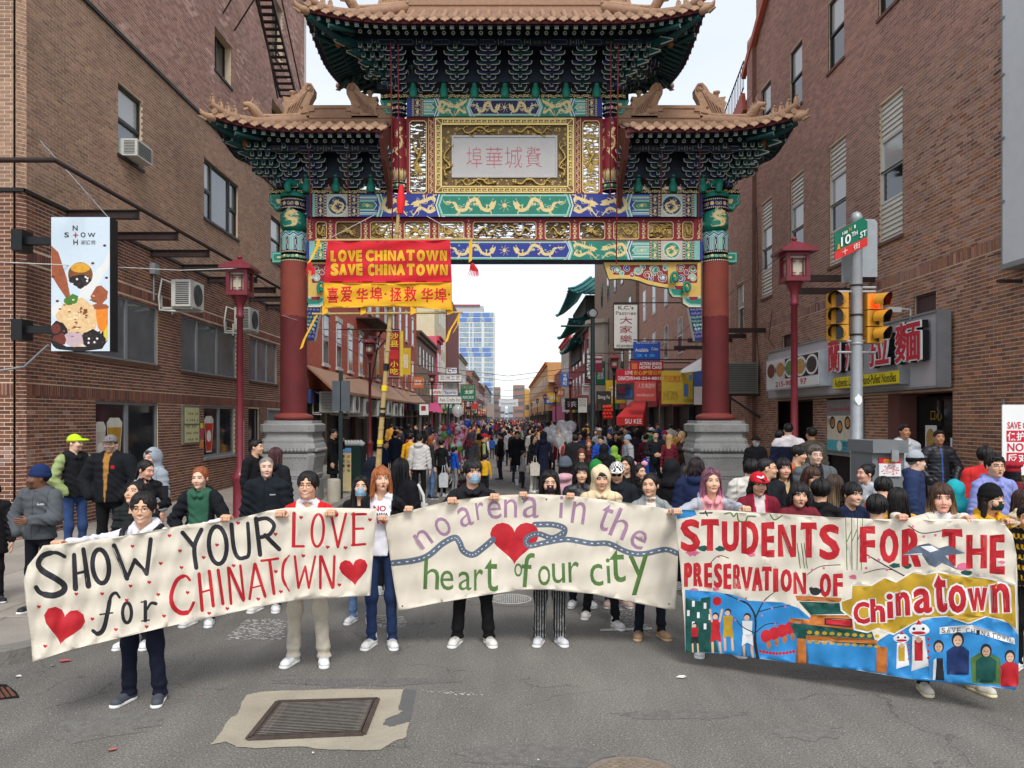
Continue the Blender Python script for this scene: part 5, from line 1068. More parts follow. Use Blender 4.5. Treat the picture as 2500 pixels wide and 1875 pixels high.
   p2=Vector((*pt(ax,side,t,.55),0));p2=Vector((p2.x,19+p2.y,R_.H(p2.x,p2.y)-.33));q2=p2+d*.55;q2.z=R_.H(q2.x,q2.y-19)-.33
   mb=MB();mb.tube([p2,q2],.05,8,0);u=(q2-p2).normalized();sx=u.cross(Vector((0,0,1))).normalized();up=sx.cross(u)
   for sc_,dd,mi in((.046,.003,1),(.024,.005,0)):mb.add([p2-u*dd+sx*sc_*math.cos(a)+up*sc_*math.sin(a)for a in(6.283*j/8 for j in range(8))],[tuple(range(8))[::-1]],mi)
   mb.build('round_rafter',[M_RAFG,M_LINE],gate)
 rx0=x0+run if hipL else x0;rx1=x1-run if hipR else x1;prof=[(.10,-.1),(.10,.06),(.13,.08),(.13,.13),(.09,.15),(.09,.30),(.12,.32),(.12,.37),(.07,.41),(.0,.44)]
 mb=MB();vs=[]
 for x in(rx0-.1,rx1+.1):vs+=[(x,19+s*a,zr+b)for s in(-1,)for a,b in prof]+[(x,19+a,zr+b)for a,b in prof[::-1]]
 m_=len(prof)*2;mb.add(vs,[(k,k+1,m_+k+1,m_+k)for k in range(m_-1)]+[tuple(range(m_)),tuple(range(2*m_-1,m_-1,-1))]);mb.build('ridge',M_TILE,gate)
 for hip,xe,s in((hipL,x0,1),(hipR,x1,-1)):
  if not hip:continue
  for sy in(-1,1):
   pts=[]
   for k in range(15):
    t=k/14;x=xe+s*run*(1-t)+s*.02;y=sy*D*t*.995;pts.append(Vector((x,19+y,R_.H(x,y)+.06+.10*t**6)))
   mb=MB();mb.tube(pts,[.15]*6+[.13,.12,.11,.11,.10,.10,.095,.09,.085],8);mb.build('hip_ridge',M_TILE,gate)
   mb=MB();mb.tube([p+Vector((0,0,.15))for p in pts[:9]],.05,6);mb.build('hip_ridge',M_TILE2,gate)
   e=pts[-1]+Vector((0,0,-.14));d=Vector((-s,sy,0)).normalized()
   mb=MB();mb.tube([e-d*.1+Vector((0,0,-.15)),e+d*.1+Vector((0,0,-.17)),e+d*.19+Vector((0,0,-.12)),e+d*.24+Vector((0,0,-.04))],[.1,.085,.06,.02],8);mb.tube([e+d*.1+Vector((0,0,-.24)),e+d*.27+Vector((0,0,-.2))],[.05,.015],6);mb.build('beast_head',M_TILE2,gate)
   for q,f in enumerate((.97,.89,.82,.75)):
    i=f*14;p=pts[int(i)].lerp(pts[min(14,int(i)+1)],i-int(i))+Vector((0,0,.08));mb=MB();mb.tube([p,p+Vector((0,0,.08)),p+d*.02+Vector((0,0,.14))],[.05,.04,.03],7);mb.tube([p+d*.05,p+d*.08+Vector((0,0,.07)),p+d*.05+Vector((0,0,.12))],[.02,.015,.012],5);mb.lathe([(0,-.03),(.03,-.01),(.03,.015),(0,.035)],tuple(p+d*.03+Vector((0,0,.17))),7);mb.build('ridge_figure',M_TILE2,gate)
   p=pts[8]+Vector((0,0,.1));mb=MB();mb.tube([p-d*.22,p-d*.05+Vector((0,0,.14)),p+d*.12+Vector((0,0,.26)),p+d*.26+Vector((0,0,.24))],[.1,.12,.09,.04],8)
   mb.tube([p+d*.08+Vector((0,0,.3)),p+d*.0+Vector((0,0,.44)),p+d*.08+Vector((0,0,.52))],[.025,.018,.006],5);mb.tube([p+d*.15+Vector((0,0,.16)),p+d*.26+Vector((0,0,.1))],[.05,.02],6)
   for q in range(5):a=.5+q*.35;mb.tube([p-d*.05+Vector((0,0,.14)),p-d*.1*math.cos(a)*2+Vector((0,0,.14+.24*math.sin(a)))],[.04,.008],5)
   mb.build('dragon_head',M_TILE2,gate)
 return R_,ro
zY=lambda py,Y:CH-(py-HY)/F*Y
RM,rmo=make_roof('main',GX-4.47,GX+4.47,1.95,zY(40,17.05),zY(26,19),1,1,.30,2.0,GX)
RLf,_=make_roof('left',-6.75,P(955,0,18.85)[0]-.0,1.62,zY(307,17.4),zY(300,19),1,0,.34,1.75,0)
RRt,_=make_roof('right',2*GX-(P(955,0,18.85)[0]),2*GX+6.75,1.62,zY(307,17.4),zY(300,19),0,1,.34,1.75,0)
def finial(x,z,f,sc=1.0,name='ridge_finial'):
 """f=+1 curl towards +x"""
 pts=[(-.36,0),(-.30,.22),(-.36,.36),(-.30,.42),(-.34,.52),(-.16,.50),(-.06,.56),(.06,.62),(.14,.76),(.24,.86),(.36,.84),(.43,.72),(.42,.58),(.33,.42),(.30,.30),(.42,.26),(.44,.17),(.30,.16),(.30,0)]
 out_=[(x+f*a*sc,z+b*sc)for a,b in pts];out_=out_ if f>0 else out_[::-1]
 mb=MB();mb.prism(out_[::-1],lambda a,b,d:(a,d,b),19-.13,19+.13);o=mb.build(name,M_TILE2,gate)
 m2=MB()
 for q in range(5):a0=.1*q;m2.tube([(x+f*sc*(-.25+q*.06),18.865,z+sc*(.06+q*.02)),(x+f*sc*(-.2+q*.08),18.85,z+sc*(.22+q*.05)),(x+f*sc*(-.05+q*.08),18.865,z+sc*(.36+q*.08))],[.016,.022,.01],5)
 m2.tube([(x+f*sc*(.30+.095*math.cos(a)*(1-t*.6)),18.86,z+sc*(.73+.1*math.sin(a)*(1-t*.6)))for t,a in((k/16,-1+k*.5)for k in range(17))],.02,6)
 m2.lathe([(0,-.04),(.04,0),(0,.04)],(x+f*sc*.12,18.86,z+sc*.26),8);m2.tube([(x+f*sc*.1,18.86,z+sc*.1),(x+f*sc*.28,18.86,z+sc*.13)],[.03,.02],6);m2.build('finial_relief',M_TILE,o)
 m3=MB();m3.lathe([(.05,0),(.05,.12),(.085,.15),(.085,.19),(.0,.2)],(x-f*.14*sc,19,z+.5*sc),8);m3.build('finial_knob',M_TILE2,o)
 for s in(-1,1):pass
 return o
zs=zY(292,19)
finial(P(728,0,19)[0],zs,1);finial(P(890,0,19)[0],zs,-1);finial(P(gm(728),0,19)[0],zs,-1);finial(P(gm(890),0,19)[0],zs,1)
zm=zY(16,19);finial(P(965,0,19)[0],zm,1,1.15);finial(P(gm(965),0,19)[0],zm,-1,1.15)
def arm_mesh(w_,m0):
 k=('arm',round(w_,3),m0.name)
 if k in _M:return _M[k]
 h=.105;c=w_/2;U=[(-c,h),(-c+.035,h),(-c+.05,.055),(-c+.11,.035),(c-.11,.035),(c-.05,.055),(c-.035,h),(c,h),(c-.005,.05),(c-.06,.0),(-c+.06,.0),(-c+.005,.05)]
 mb=MB();body=[(-c+.02,h*.9),(-c+.03,.045),(-c+.09,.01),(c-.09,.01),(c-.03,.045),(c-.02,h*.9)]
 mb.prism(body,lambda a,b,d:(a,d,b),-.04,.04,0);
 cl=spline([(-c+.01,h),(-c+.012,.05),(-c+.07,.008),(0,.003),(c-.07,.008),(c-.012,.05),(c-.01,h)],3);rg=ribbon(cl,.017,cap=False)[0]
 mb.prism(rg,lambda a,b,d:(a,d,b),-.047,-.041,1)
 me=mb.mesh('bracket_arm',[m0,M_LINE]);_M[k]=me;return me
def block_mesh(m0):
 k=('blk',m0.name)
 if k in _M:return _M[k]
 mb=MB();mb.box(-.035,.035,-.16,.1,.0,.11,0);mb.box(-.042,.042,-.18,-.161,.02,.035,1);mb.box(-.042,-.034,-.178,-.161,.02,.1,1);mb.box(.034,.042,-.178,-.161,.02,.1,1);mb.box(-.06,.06,-.2,-.1,.10,.135,0)
 me=mb.mesh('bracket_block',[m0,M_LINE]);_M[k]=me;return me
_bc=[0]
def bracket(x,y,z,tiers,dy,dz,face=0,w0=.34,w1=.5,wb=.2):
 """face: rotation about z"""
 _bc[0]+=1;blue=_bc[0]%2;R4=Matrix.Rotation(face,4,'Z');m0=M_BRB if blue else M_BRG
 core=MB();core.prism([(-wb*.5,0),(-.06,dz*tiers),(.06,dz*tiers),(wb*.5,0)][::-1],lambda a,b,d:(a,d,b),-.05,.3,0)
 core.box(-.12,.12,-.1,.1,-.02,.07,0);core.box(-.125,.125,-.112,-.1,-.02,-.005,1);core.box(-.125,-.11,-.112,-.1,-.02,.07,1);core.box(.11,.125,-.112,-.1,-.02,.07,1)
 root=core.build('bracket_set',[M_BRD,M_LINE],gate);root.location=(x,y,z);root.rotation_euler.z=face
 for k in range(tiers):
  for w_,oy,oz in((w0+(w1-w0)*k/tiers*.4,-.02,0.0),(w1+.02*k,.09,-.045)):
   o=link('bracket_arm',arm_mesh(w_,m0 if(k%2==0)else(M_BRG if blue else M_BRB)),root);o.matrix_parent_inverse=Matrix();o.location=(0,-dy*k+oy,dz*k+oz+.05)
  o=link('bracket_nose',block_mesh(m0),root);o.matrix_parent_inverse=Matrix();o.location=(0,-dy*k,dz*k+.04)
z0=zY(226,18.85)
for px in(1044,1118,1194,1269.5,1345.5,1419.5):bracket(P(px,0,18.8)[0],18.82,z0,5,.2,.137)
for px in(972,gm(972)):bracket(P(px,0,18.8)[0],18.82,z0,5,.2,.137,w0=.42)
for sx in(-1,1):
 xo=GX+sx*2.78
 for y in(18.75,19.25):bracket(xo,y,z0,5,.2,.137,face=-sx*math.pi/2 if sx<0 else math.pi/2)
 zc=z0
 for k in range(5):
  d=Vector((sx,-1,0)).normalized();p=Vector((GX+sx*2.55,18.9,z0+.12+k*.14));L0=.55+k*.33;e=p+d*L0;n_=Vector((-d.y,d.x,0))*.07
  mb=MB();a,b=p,e;mb.add([a-n_,a+n_,a+n_+Vector((0,0,.13)),a-n_+Vector((0,0,.13)),b-d*.3-n_+Vector((0,0,-.03)),b-d*.3+n_+Vector((0,0,-.03)),b-d*.32+n_+Vector((0,0,.15)),b-d*.32-n_+Vector((0,0,.15)),b+Vector((0,0,-.02))-n_*.4,b+Vector((0,0,-.02))+n_*.4],[(0,1,5,4),(1,2,6,5),(2,3,7,6),(3,0,4,7),(4,5,9,8),(5,6,9),(6,7,8,9),(7,4,8)],0)
  mb.bar(b-d*.3-n_*1.05+Vector((0,0,-.035)),b-n_*.5+Vector((0,0,-.025)),.02,.02,1);mb.bar(b-d*.32-n_*1.05+Vector((0,0,.15)),b-n_*.5,.02,.02,1)
  mb.build('corner_nose',[M_RAFG,M_LINE],gate)
  for j in range(1,4):
   if k==0 and j>1:continue
   o=link('corner_arm',arm_mesh(.34,M_BRG),gate);o.matrix_parent_inverse=WM[gate.name].inverted();o.location=(GX+sx*(2.55+.21*j+.04*k),18.78-.2*k+.02,z0+.06+k*.137)
   o=link('corner_block',block_mesh(M_BRG),gate);o.matrix_parent_inverse=WM[gate.name].inverted();o.location=(GX+sx*(2.55+.21*j+.04*k),18.78-.2*k,z0+.04+k*.137)
 mb=MB();e=Vector((RM.x0 if sx<0 else RM.x1,17.05,RM.H(RM.x0+.02,-1.95)-.24));mb.tube([(GX+sx*2.7,18.8,10.75),tuple(e+Vector((-sx*.7,.7,-.22))),tuple(e+Vector((-sx*.1,.1,.0)))],[.09,.09,.08],6);mb.build('corner_beam',M_RAFG,gate)
 mb=MB();p=(GX+sx*3.85,17.85,10.98);mb.lathe([(.0,-.2),(.07,-.16),(.09,-.06),(.05,.02),(.07,.08),(.0,.14)],p,10);mb.build('bell_ornament',mat('bronze',(120,84,50),rough=.5,metal=.3),gate)
mb=MB();mb.box(GX-2.75,GX+2.75,18.62,19.38,z0+.16,z0+.9);mb.build('bracket_core',M_BRD,gate)
mb=MB();mb.box(GX-3.5,GX+3.5,17.92,18.04,z0+.74,z0+.9);mb.build('purlin',M_BRD,gate)
def purlin_strip(x0,x1,y0,y1,Y,seed):
 r=random.Random(seed);L_=[];x=x0+3
 while x<x1-12:
  k=r.choice('bsw');
  if k=='b':L_+=[(2,[rect(x,y0+2,x+2,y1-2),rect(x+14,y0+2,x+16,y1-2)],'or'),(1,[circ(x+8,(y0+y1)/2,3,8)],'or')];x+=20
  elif k=='s':L_+=[(1,spiral(x+6,(y0+y1)/2,4,1.2,0,1.2)+spiral(x+16,(y0+y1)/2,4,1.2,2,1.2,-1),'or')];x+=24
  else:L_+=[(2,ribbon([(x,y0+3),(x+34,y0+3),(x+38,(y0+y1)/2),(x+34,y1-3),(x,y1-3)],1.1),'or')];x+=44
 paint(rect(x0,y0,x1,y1),L_,lambda a,b:P(a,b,Y),name='purlin_board',parent=gate,mats=[M_BRD,mat('dull_gold',(120,104,70),rough=.5),mat('dull_line',(110,122,130),rough=.5)])
purlin_strip(905,gm(905),94,111,17.9,3)
def frieze(x0,x1,y0,y1,Y,seed):
 r=random.Random(seed);L_=[];x=x0+4;ym=(y0+y1)/2
 while x<x1-4:
  L_+=[(1,spiral(x,ym,(y1-y0)*.42,1,r.uniform(0,6),1.8,r.choice((1,-1)),8),'or')];x+=6.5
 paint(rect(x0,y0,x1,y1),L_,lambda a,b:P(a,b,Y),name='scroll_frieze',parent=gate,mats=[M_DARK,M_GATE[PGO]],thick=.1)
frieze(929,gm(929),229.5,239.5,18.8,1)
for X_ in(lambda v:v,gm):
 a,b=sorted((X_(657),X_(958)));frieze(a,b,462.5,472.5,18.8,4)
for px in[1009+74.6*k for k in range(7)]:
 x=P(px,0,18.75)[0];mb=MB();mb.lathe([(.08,zY(240,18.75)),(.105,zY(232,18.75)),(.1,zY(222,18.75)),(.06,zY(213,18.75)),(.055,zY(206,18.75)),(.085,zY(200,18.75)),(.085,zY(197,18.75))],(x,18.72,0),12);mb.build('green_vent',M_GATE[PG],gate)
z1=zY(460,18.85)
for X_,sx in((lambda v:v,-1),(gm,1)):
 for px in(778,864,790+155)if 0 else(776,863,940):bracket(P(X_(px-0),0,18.8)[0],18.82,z1,5,.17,.155,w0=.36,w1=.52)
 bracket(P(X_(717),0,18.8)[0],18.82,z1,5,.17,.155)
 xo=P(X_(717),0,19)[0]+sx*.1
 for y in(18.8,19.2):bracket(xo+sx*.15,y,z1,5,.17,.155,face=-math.pi/2 if sx<0 else math.pi/2)
 for k in range(5):
  d=Vector((sx,-1,0)).normalized();p=Vector((xo,18.95,z1+.12+k*.16));L0=.4+k*.30;b=p+d*L0;n_=Vector((-d.y,d.x,0))*.07;a=p
  mb=MB();mb.add([a-n_,a+n_,a+n_+Vector((0,0,.13)),a-n_+Vector((0,0,.13)),b-d*.3-n_+Vector((0,0,-.03)),b-d*.3+n_+Vector((0,0,-.03)),b-d*.32+n_+Vector((0,0,.15)),b-d*.32-n_+Vector((0,0,.15)),b-n_*.4,b+n_*.4],[(0,1,5,4),(1,2,6,5),(2,3,7,6),(3,0,4,7),(4,5,9,8),(5,6,9),(6,7,8,9),(7,4,8)],0)
  mb.bar(b-d*.3-n_*1.05+Vector((0,0,-.035)),b-n_*.5,.02,.02,1);mb.bar(b-d*.32-n_*1.05+Vector((0,0,.15)),b-n_*.5+Vector((0,0,.01)),.02,.02,1)
  mb.build('corner_nose',[M_RAFG,M_LINE],gate)
  for j in range(1,4):
   if k==0 and j>1:continue
   for nm,me in(('corner_arm',arm_mesh(.34,M_BRG)),('corner_block',block_mesh(M_BRG))):
    o=link(nm,me,gate);o.matrix_parent_inverse=WM[gate.name].inverted();o.location=(xo+sx*(.18*j+.03*k),18.78-.17*k+.02,z1+.06+k*.155)
 a,b=sorted((P(X_(735),0,18.8)[0],P(X_(952),0,18.8)[0]));mb=MB();mb.box(a,b,18.64,19.36,z1+.2,z1+1.0);mb.build('bracket_core',M_BRD,gate)
 mb=MB();a,b=sorted((P(X_(640),0,18)[0],P(X_(940),0,18)[0]));mb.box(a,b,18.03,18.15,z1+.82,z1+.99);mb.build('purlin',M_BRD,gate)
 a,b=sorted((X_(660),X_(922)));purlin_strip(a,b,354,370,18.02,7)
 mb=MB();xg=P(X_(943),0,18.2)[0];pts=[(17.45,8.72),(17.45,8.55),(17.75,8.15),(18.1,7.95),(18.5,7.7),(18.7,7.3),(19.2,7.3),(19.2,9.4),(18.3,9.1)]
 mb.prism(pts[::-1],lambda a,b,d:(xg+d,a,b),-.05,.05);mb.build('gable_board',mat('gable_brown',(96,48,40),rough=.6,var=.15),gate)
 for px in(748,821,906):
  x=P(X_(px),0,18.75)[0];mb=MB();mb.lathe([(.08,zY(470,18.75)),(.115,zY(462,18.75)),(.1,zY(453,18.75)),(.065,zY(446,18.75)),(.06,zY(438,18.75)),(.09,zY(433,18.75)),(.09,zY(430,18.75))],(x,18.72,0),12);mb.build('green_vent',M_GATE[PG],gate)
 mb=MB();e=Vector((-6.83 if sx<0 else 2*GX+6.83,17.4,RLf.H(-6.81,-1.6)-.24));mb.tube([(xo,18.9,z1+.85),tuple(e+Vector((-sx*.6,.6,-.2))),tuple(e+Vector((-sx*.1,.1,0)))],[.09,.09,.08],6);mb.build('corner_beam',M_RAFG,gate)
 mb=MB();mb.lathe([(.0,-.2),(.07,-.16),(.09,-.06),(.05,.02),(.07,.08),(.0,.14)],(xo+sx*.75,18.0,z1+.9),10);mb.build('bell_ornament',mat('bronze',(120,84,50)),gate)
 M_ROPE=mat('dark_red_rope',(112,38,42),rough=.8)
 for pts in([(X_(954),105,17.6),(X_(956),300,17.8),(X_(958),540,18.3),(X_(959),640,18.5)],[(X_(972),108,17.6),(X_(973),300,17.9),(X_(974),478,18.5)],[(X_(754),360,17.9),(X_(757),470,18.2),(X_(760),560,18.5)],[(X_(848),370,17.9),(X_(849),440,18.2),(X_(850),500,18.5)]):
  mb=MB();mb.tube([P(*p)for p in pts],.017,5);mb.lathe([(0,-.06),(.03,0),(0,.08)],P(*pts[-1]),6);mb.build('hanging_rope',M_ROPE,label=None,cat=None,parent=gate)
# implicit surfaces -> meshes (naive surface nets)
def surf_nets(D,o,h):
 ins=D<0
 nx,ny,nz=D.shape
 c=[ins[i:nx-1+i,j:ny-1+j,k:nz-1+k]for i in(0,1)for j in(0,1)for k in(0,1)]
 s=sum(a.astype(np.int8)for a in c);act=(s>0)&(s<8);idx=-np.ones(act.shape,np.int64)
 I=np.argwhere(act);n=len(I)
 if n==0:return np.zeros((0,3)),np.zeros((0,4),int)
 idx[act]=np.arange(n);acc=np.zeros((n,3));cnt=np.zeros(n)
 val={}
 for i in(0,1):
  for j in(0,1):
   for k in(0,1):val[(i,j,k)]=D[I[:,0]+i,I[:,1]+j,I[:,2]+k]
 for a in val:
  for ax in range(3):
   if a[ax]==0:
    b=list(a);b[ax]=1;b=tuple(b);va,vb=val[a],val[b];m=(va<0)!=(vb<0)
    t=np.where(m,va/np.where(m,va-vb,1),0)
    for q in range(3):acc[:,q]+=np.where(m,(t if q==ax else a[q]),0)
    cnt+=m
 V=(I+acc/cnt[:,None])*h+np.array(o);Q=[]
 for ax in range(3):
  sl0=[slice(None)]*3;sl1=[slice(None)]*3;sl0[ax]=slice(0,-1);sl1[ax]=slice(1,None)
  A=ins[tuple(sl0)];B=ins[tuple(sl1)];u,v=(ax+1)%3,(ax+2)%3
  E=np.argwhere(A!=B);E=E[(E[:,u]>0)&(E[:,v]>0)&(E[:,u]<D.shape[u]-1)&(E[:,v]<D.shape[v]-1)]
  if not len(E):continue
  def g(du,dv):
   q=E.copy();q[:,u]+=du;q[:,v]+=dv;return idx[q[:,0],q[:,1],q[:,2]]
  q=np.stack([g(-1,-1),g(0,-1),g(0,0),g(-1,0)],1)
  fl=A[E[:,0],E[:,1],E[:,2]]
  q[~fl]=q[~fl][:,::-1];Q.append(q)
 Q=np.concatenate(Q);return V,Q[(Q>=0).all(1)]
class G:
 """evaluation grid + primitive helpers"""
 def __init__(s,lo,hi,h):
  s.o=np.array(lo,float)-h;n=np.ceil((np.array(hi)-s.o)/h).astype(int)+2;s.h=h
  ax=[s.o[i]+np.arange(n[i])*h for i in range(3)]
  s.x=ax[0][:,None,None].astype(np.float32);s.y=ax[1][None,:,None].astype(np.float32);s.z=ax[2][None,None,:].astype(np.float32)
 def mesh(s,D):return surf_nets(np.ascontiguousarray(np.broadcast_to(D,(s.x.size,s.y.size,s.z.size))),s.o,s.h)
 def ell(s,c,r):
  a,b,d=(s.x-c[0]),(s.y-c[1]),(s.z-c[2])
  k0=np.sqrt((a/r[0])**2+(b/r[1])**2+(d/r[2])**2)+1e-6;k1=np.sqrt((a/r[0]**2)**2+(b/r[1]**2)**2+(d/r[2]**2)**2)+1e-6
  return k0*(k0-1)/k1
 def cap(s,a,b,ra,rb,sy=1.0):
  ax,ay,az=a;dx,dy,dz=b[0]-ax,(b[1]-ay)*sy,b[2]-az
  px,py,pz=s.x-ax,(s.y-ay)*sy,s.z-az
  t=np.clip((px*dx+py*dy+pz*dz)/(dx*dx+dy*dy+dz*dz+1e-9),0,1)
  return np.sqrt((px-t*dx)**2+(py-t*dy)**2+(pz-t*dz)**2)-(ra+t*(rb-ra))
def smin(a,b,k):
 h=np.clip(.5+.5*(b-a)/k,0,1);return b+(a-b)*h-k*h*(1-h)
def smax(a,b,k):return-smin(-a,-b,k)
def upoly(*a):return np.concatenate(a)
# head, hair, hands, shoes (shared shapes, in head / wrist / ankle coordinates)
_H={}
def head_shape(kind):
 """kind: (female, mouth) mouth in '', 'smile', 'open'. returns V, Q, region ids"""
 if kind in _H:return _H[kind]
 fem,mouth,h=kind[0],kind[1],kind[2]
 g=G((-.1,-.135,-.2),(.1,.125,.135),h);e=g.ell
 fw=.060 if fem else .064;jw=.036 if fem else .044
 d=e((0,.014,.032),(.077,.094,.088));d=smin(d,e((0,-.024,-.022),(fw,.073,.086)),.03)
 d=smin(d,e((0,-.04,-.078),(jw,.045,.034)),.03)
 ax=np.abs(g.x)
 gs=G.__new__(G);gs.x,gs.y,gs.z=ax,g.y,g.z
 d=smin(d,gs.ell((.036,-.07,-.028),(.026,.026,.026)),.02)
 d=smin(d,gs.cap((.012,-.088,.036),(.04,-.078,.038),.009,.007),.012)
 d=smax(d,-gs.ell((.031,-.108,.010),(.019,.019,.012)),.014)
 d=smin(d,gs.ell((.0305,-.078,.009),(.017,.0135,.0105)),.004)
 d=smin(d,g.cap((0,-.088,.016),(0,-.108,-.024),.0065,.0115),.012)
 d=smin(d,gs.ell((.0125,-.096,-.03),(.0085,.0095,.0075)),.006)
 if mouth=='open':
  d=smin(d,e((0,-.089,-.062),(.025,.014,.016)),.01);d=smax(d,-e((0,-.106,-.062),(.014,.014,.009)),.003)
 else:
  d=smin(d,e((0,-.0905,-.0545),(.024 if mouth!='smile' else .03,.0105,.0065)),.006);d=smin(d,e((0,-.0895,-.0655),(.019,.0105,.0072)),.005)
 d=smin(d,e((0,-.079,-.093),(.019,.018,.015)),.015)
 d=smin(d,gs.ell((.078,.012,-.004),(.008,.018,.030)),.006)
 d=smin(d,g.cap((0,.018,-.06),(0,.035,-.2),.047 if fem else .056,.05 if fem else .06),.03)
 V,Q=g.mesh(d);x,y,z=V.T;a=np.abs(x);reg=np.zeros(len(V),int);fr=y<-.06
 arc=.012*((a-.031)/.02)**2
 brow=fr&(a>.012)&(a<.050)&(np.abs(z-(.0345-arc*.55))<(.0032 if fem else .0046));reg[brow]=2
 ex=(a-.031)/.0165;ez=(z-(.0095+.001*ex))/.0058;ey=fr&(ex**2+ez**2<1);reg[ey]=3
 iris=fr&(((a-.031)/.0066)**2+((z-.0098)/.0066)**2<1)&ey;reg[iris]=4
 lid=fr&(np.abs(ex)<1.1)&(np.abs(z-(.0095+.0072*np.sqrt(np.clip(1-ex**2,0,1))))<.0026);reg[lid]=4
 if mouth=='open':
  reg[fr&((x/.021)**2+((z+.062)/.0145)**2<1)]=1;reg[fr&((x/.015)**2+((z+.062)/.0095)**2<1)]=5
 elif mouth=='smile':
  zz=z+.0595-.010*(x/.028)**2
  reg[fr&(np.abs(x)<.030)&(np.abs(zz)<.0095*np.sqrt(np.clip(1-(x/.031)**2,0,1))+.001)]=1
  reg[fr&(np.abs(x)<.025)&(np.abs(zz)<.0055*np.sqrt(np.clip(1-(x/.026)**2,0,1)))]=6
 else:
  reg[fr&((x/.0225)**2+((z+.0595)/.0105)**2<1)]=1;reg[fr&(np.abs(x)<.021)&(np.abs(z+.0592)<.0019)]=5
 reg[(reg==0)&fr&(z<-.028)&(z>-.11)&(y<-.03)]=7
 reg[(reg==0)&(a>.03)&(a<.06)&(z<-.005)&(z>-.045)&(y<-.05)]=8
 _H[kind]=(V,Q,reg);return _H[kind]
_HR={}
def hair_shape(style,h=.006):
 if(style,h)in _HR:return _HR[(style,h)]
 g=G((-.17,-.15,-.5),(.17,.2,.21),h)if style in('long','longpart','hoodup','longbob','shag')else G((-.15,-.2,-.22),(.15,.19,.24),h)
 e=g.ell;ax=np.abs(g.x);gs=G.__new__(G);gs.x,gs.y,gs.z=ax,g.y,g.z
 shell=e((0,.02,.036),(.086,.104,.098));face=e((0,-.11,-.036),(.084,.1,.112))
 groove=(.0026*np.sin(np.arctan2(g.x,g.y+.02)*34+3*np.sin(g.z*30))+.0022*np.sin(g.x*95+g.y*70+5*np.sin(g.z*22)))*np.clip(1-(g.z/.16)**2,.2,1)
 jag=.0055*np.sin(g.x*260+4*np.sin(g.z*60))+.003*np.sin(g.x*610);face=face-jag if style in('short','bun','pony')else face
 if style=='short':
  d=smax(shell,-face,.008);d=smax(d,-(g.z+.05+.4*g.y),.01);d=smax(d,-gs.ell((.085,-.04,-.05),(.03,.055,.06)),.01)
  d=smin(d,e((0,-.045,.095),(.062,.05,.026)),.015)
 elif style=='buzz':
  d=smax(e((0,.018,.034),(.0805,.098,.092)),-e((0,-.11,-.03),(.085,.1,.11)),.006);d=smax(d,-(g.z+.045+.4*g.y),.01)
 elif style=='bangs':
  d=smax(e((0,.014,.036),(.09,.108,.1)),-e((0,-.115,-.062),(.088,.1,.104)),.006);d=smax(d,-(g.z+.055+.35*g.y),.01)
 elif style=='curtain':
  d=smax(e((0,.014,.04),(.097,.108,.1)),-e((0,-.12,-.05),(.074,.095,.118)),.006);d=smax(d,-(g.z+.04+.3*g.y),.012)
  d=smax(d,-e((0,-.1,.06),(.018,.04,.04)),.01)
 elif style in('long','longpart','longbob','shag'):
  ln={'long':-.36,'longpart':-.34,'longbob':-.19,'shag':-.2}[style]
  d=e((0,.018,.036),(.09,.106,.1));d=smin(d,g.cap((0,.055,.0),(0,.075,ln+.06),.082,.07,1.5),.03)
  d=smin(d,gs.cap((.072,.012,.0),(.092,.012,ln+.04),.026,.024 if style!='shag' else .032),.02)
  f2=e((0,-.12,-.04),(.074,.104,.128))if style=='longpart' else e((0,-.12,-.058),(.078,.104,.112))
  d=smax(d,-f2,.006);d=smax(d,-g.cap((0,-.1,-.1),(0,-.07,-.5),.06,.085),.01)
  groove=groove+.003*np.sin(g.x*260+2*np.sin(g.z*14))*(g.z<0)
 elif style=='bob':
  d=e((0,.018,.036),(.09,.106,.1));d=smin(d,g.cap((0,.045,.0),(0,.05,-.06),.08,.075,1.4),.03)
  d=smin(d,gs.cap((.07,.006,.0),(.08,.006,-.075),.026,.024),.02);d=smax(d,-e((0,-.12,-.062),(.076,.1,.116)),.006)
 elif style in('bun','pony'):
  d=smax(shell,-e((0,-.11,-.024),(.086,.1,.112)),.008);d=smax(d,-(g.z+.05+.4*g.y),.01)
  d=smin(d,e((0,.1,.1),(.042,.042,.038)),.01)if style=='bun' else smin(d,g.cap((0,.11,.04),(0,.14,-.15),.032,.018),.012)
 elif style=='cap':
  d=smax(e((0,.012,.04),(.091,.108,.098)),-(g.z-.035),.004);d=smin(d,smax(e((0,-.115,.052),(.075,.085,.02)),(g.y+.03),.004),.004)
  d=smin(d,e((0,.012,.138),(.01,.01,.006)),.003)
 elif style=='beanie':
  d=smax(e((0,.016,.052),(.091,.106,.108)),-(g.z-.018+.12*g.y),.005);d=smin(d,smax(e((0,.016,.04),(.097,.113,.09)),np.abs(g.z-.038+.12*g.y)-.022,.004),.006)
  groove=.0022*np.sin(np.arctan2(g.x,g.y-.016)*40)
 elif style=='beret':
  d=smin(smax(e((0,.016,.04),(.095,.112,.09)),np.abs(g.z-.045)-.025,.004),e((0,.02,.1),(.12,.13,.05)),.01)
 elif style=='hoodup':
  d=smin(e((0,.03,.03),(.112,.128,.13)),g.cap((0,.05,-.1),(0,.06,-.17),.11,.13,1.1),.04)
  d=smax(d,-e((0,-.13,-.02),(.072,.125,.105)),.015);d=smax(d,-g.cap((0,-.1,-.1),(0,-.12,-.4),.06,.06),.02);d=smax(d,-(g.z+.22),.02);groove=.004*np.sin(g.x*50+g.z*30)
 elif style=='muffs':
  d=gs.ell((.088,.01,-.005),(.022,.04,.045))
 V,Q=g.mesh(d+groove);_HR[(style,h)]=(V,Q);return _HR[(style,h)]
_HN={}
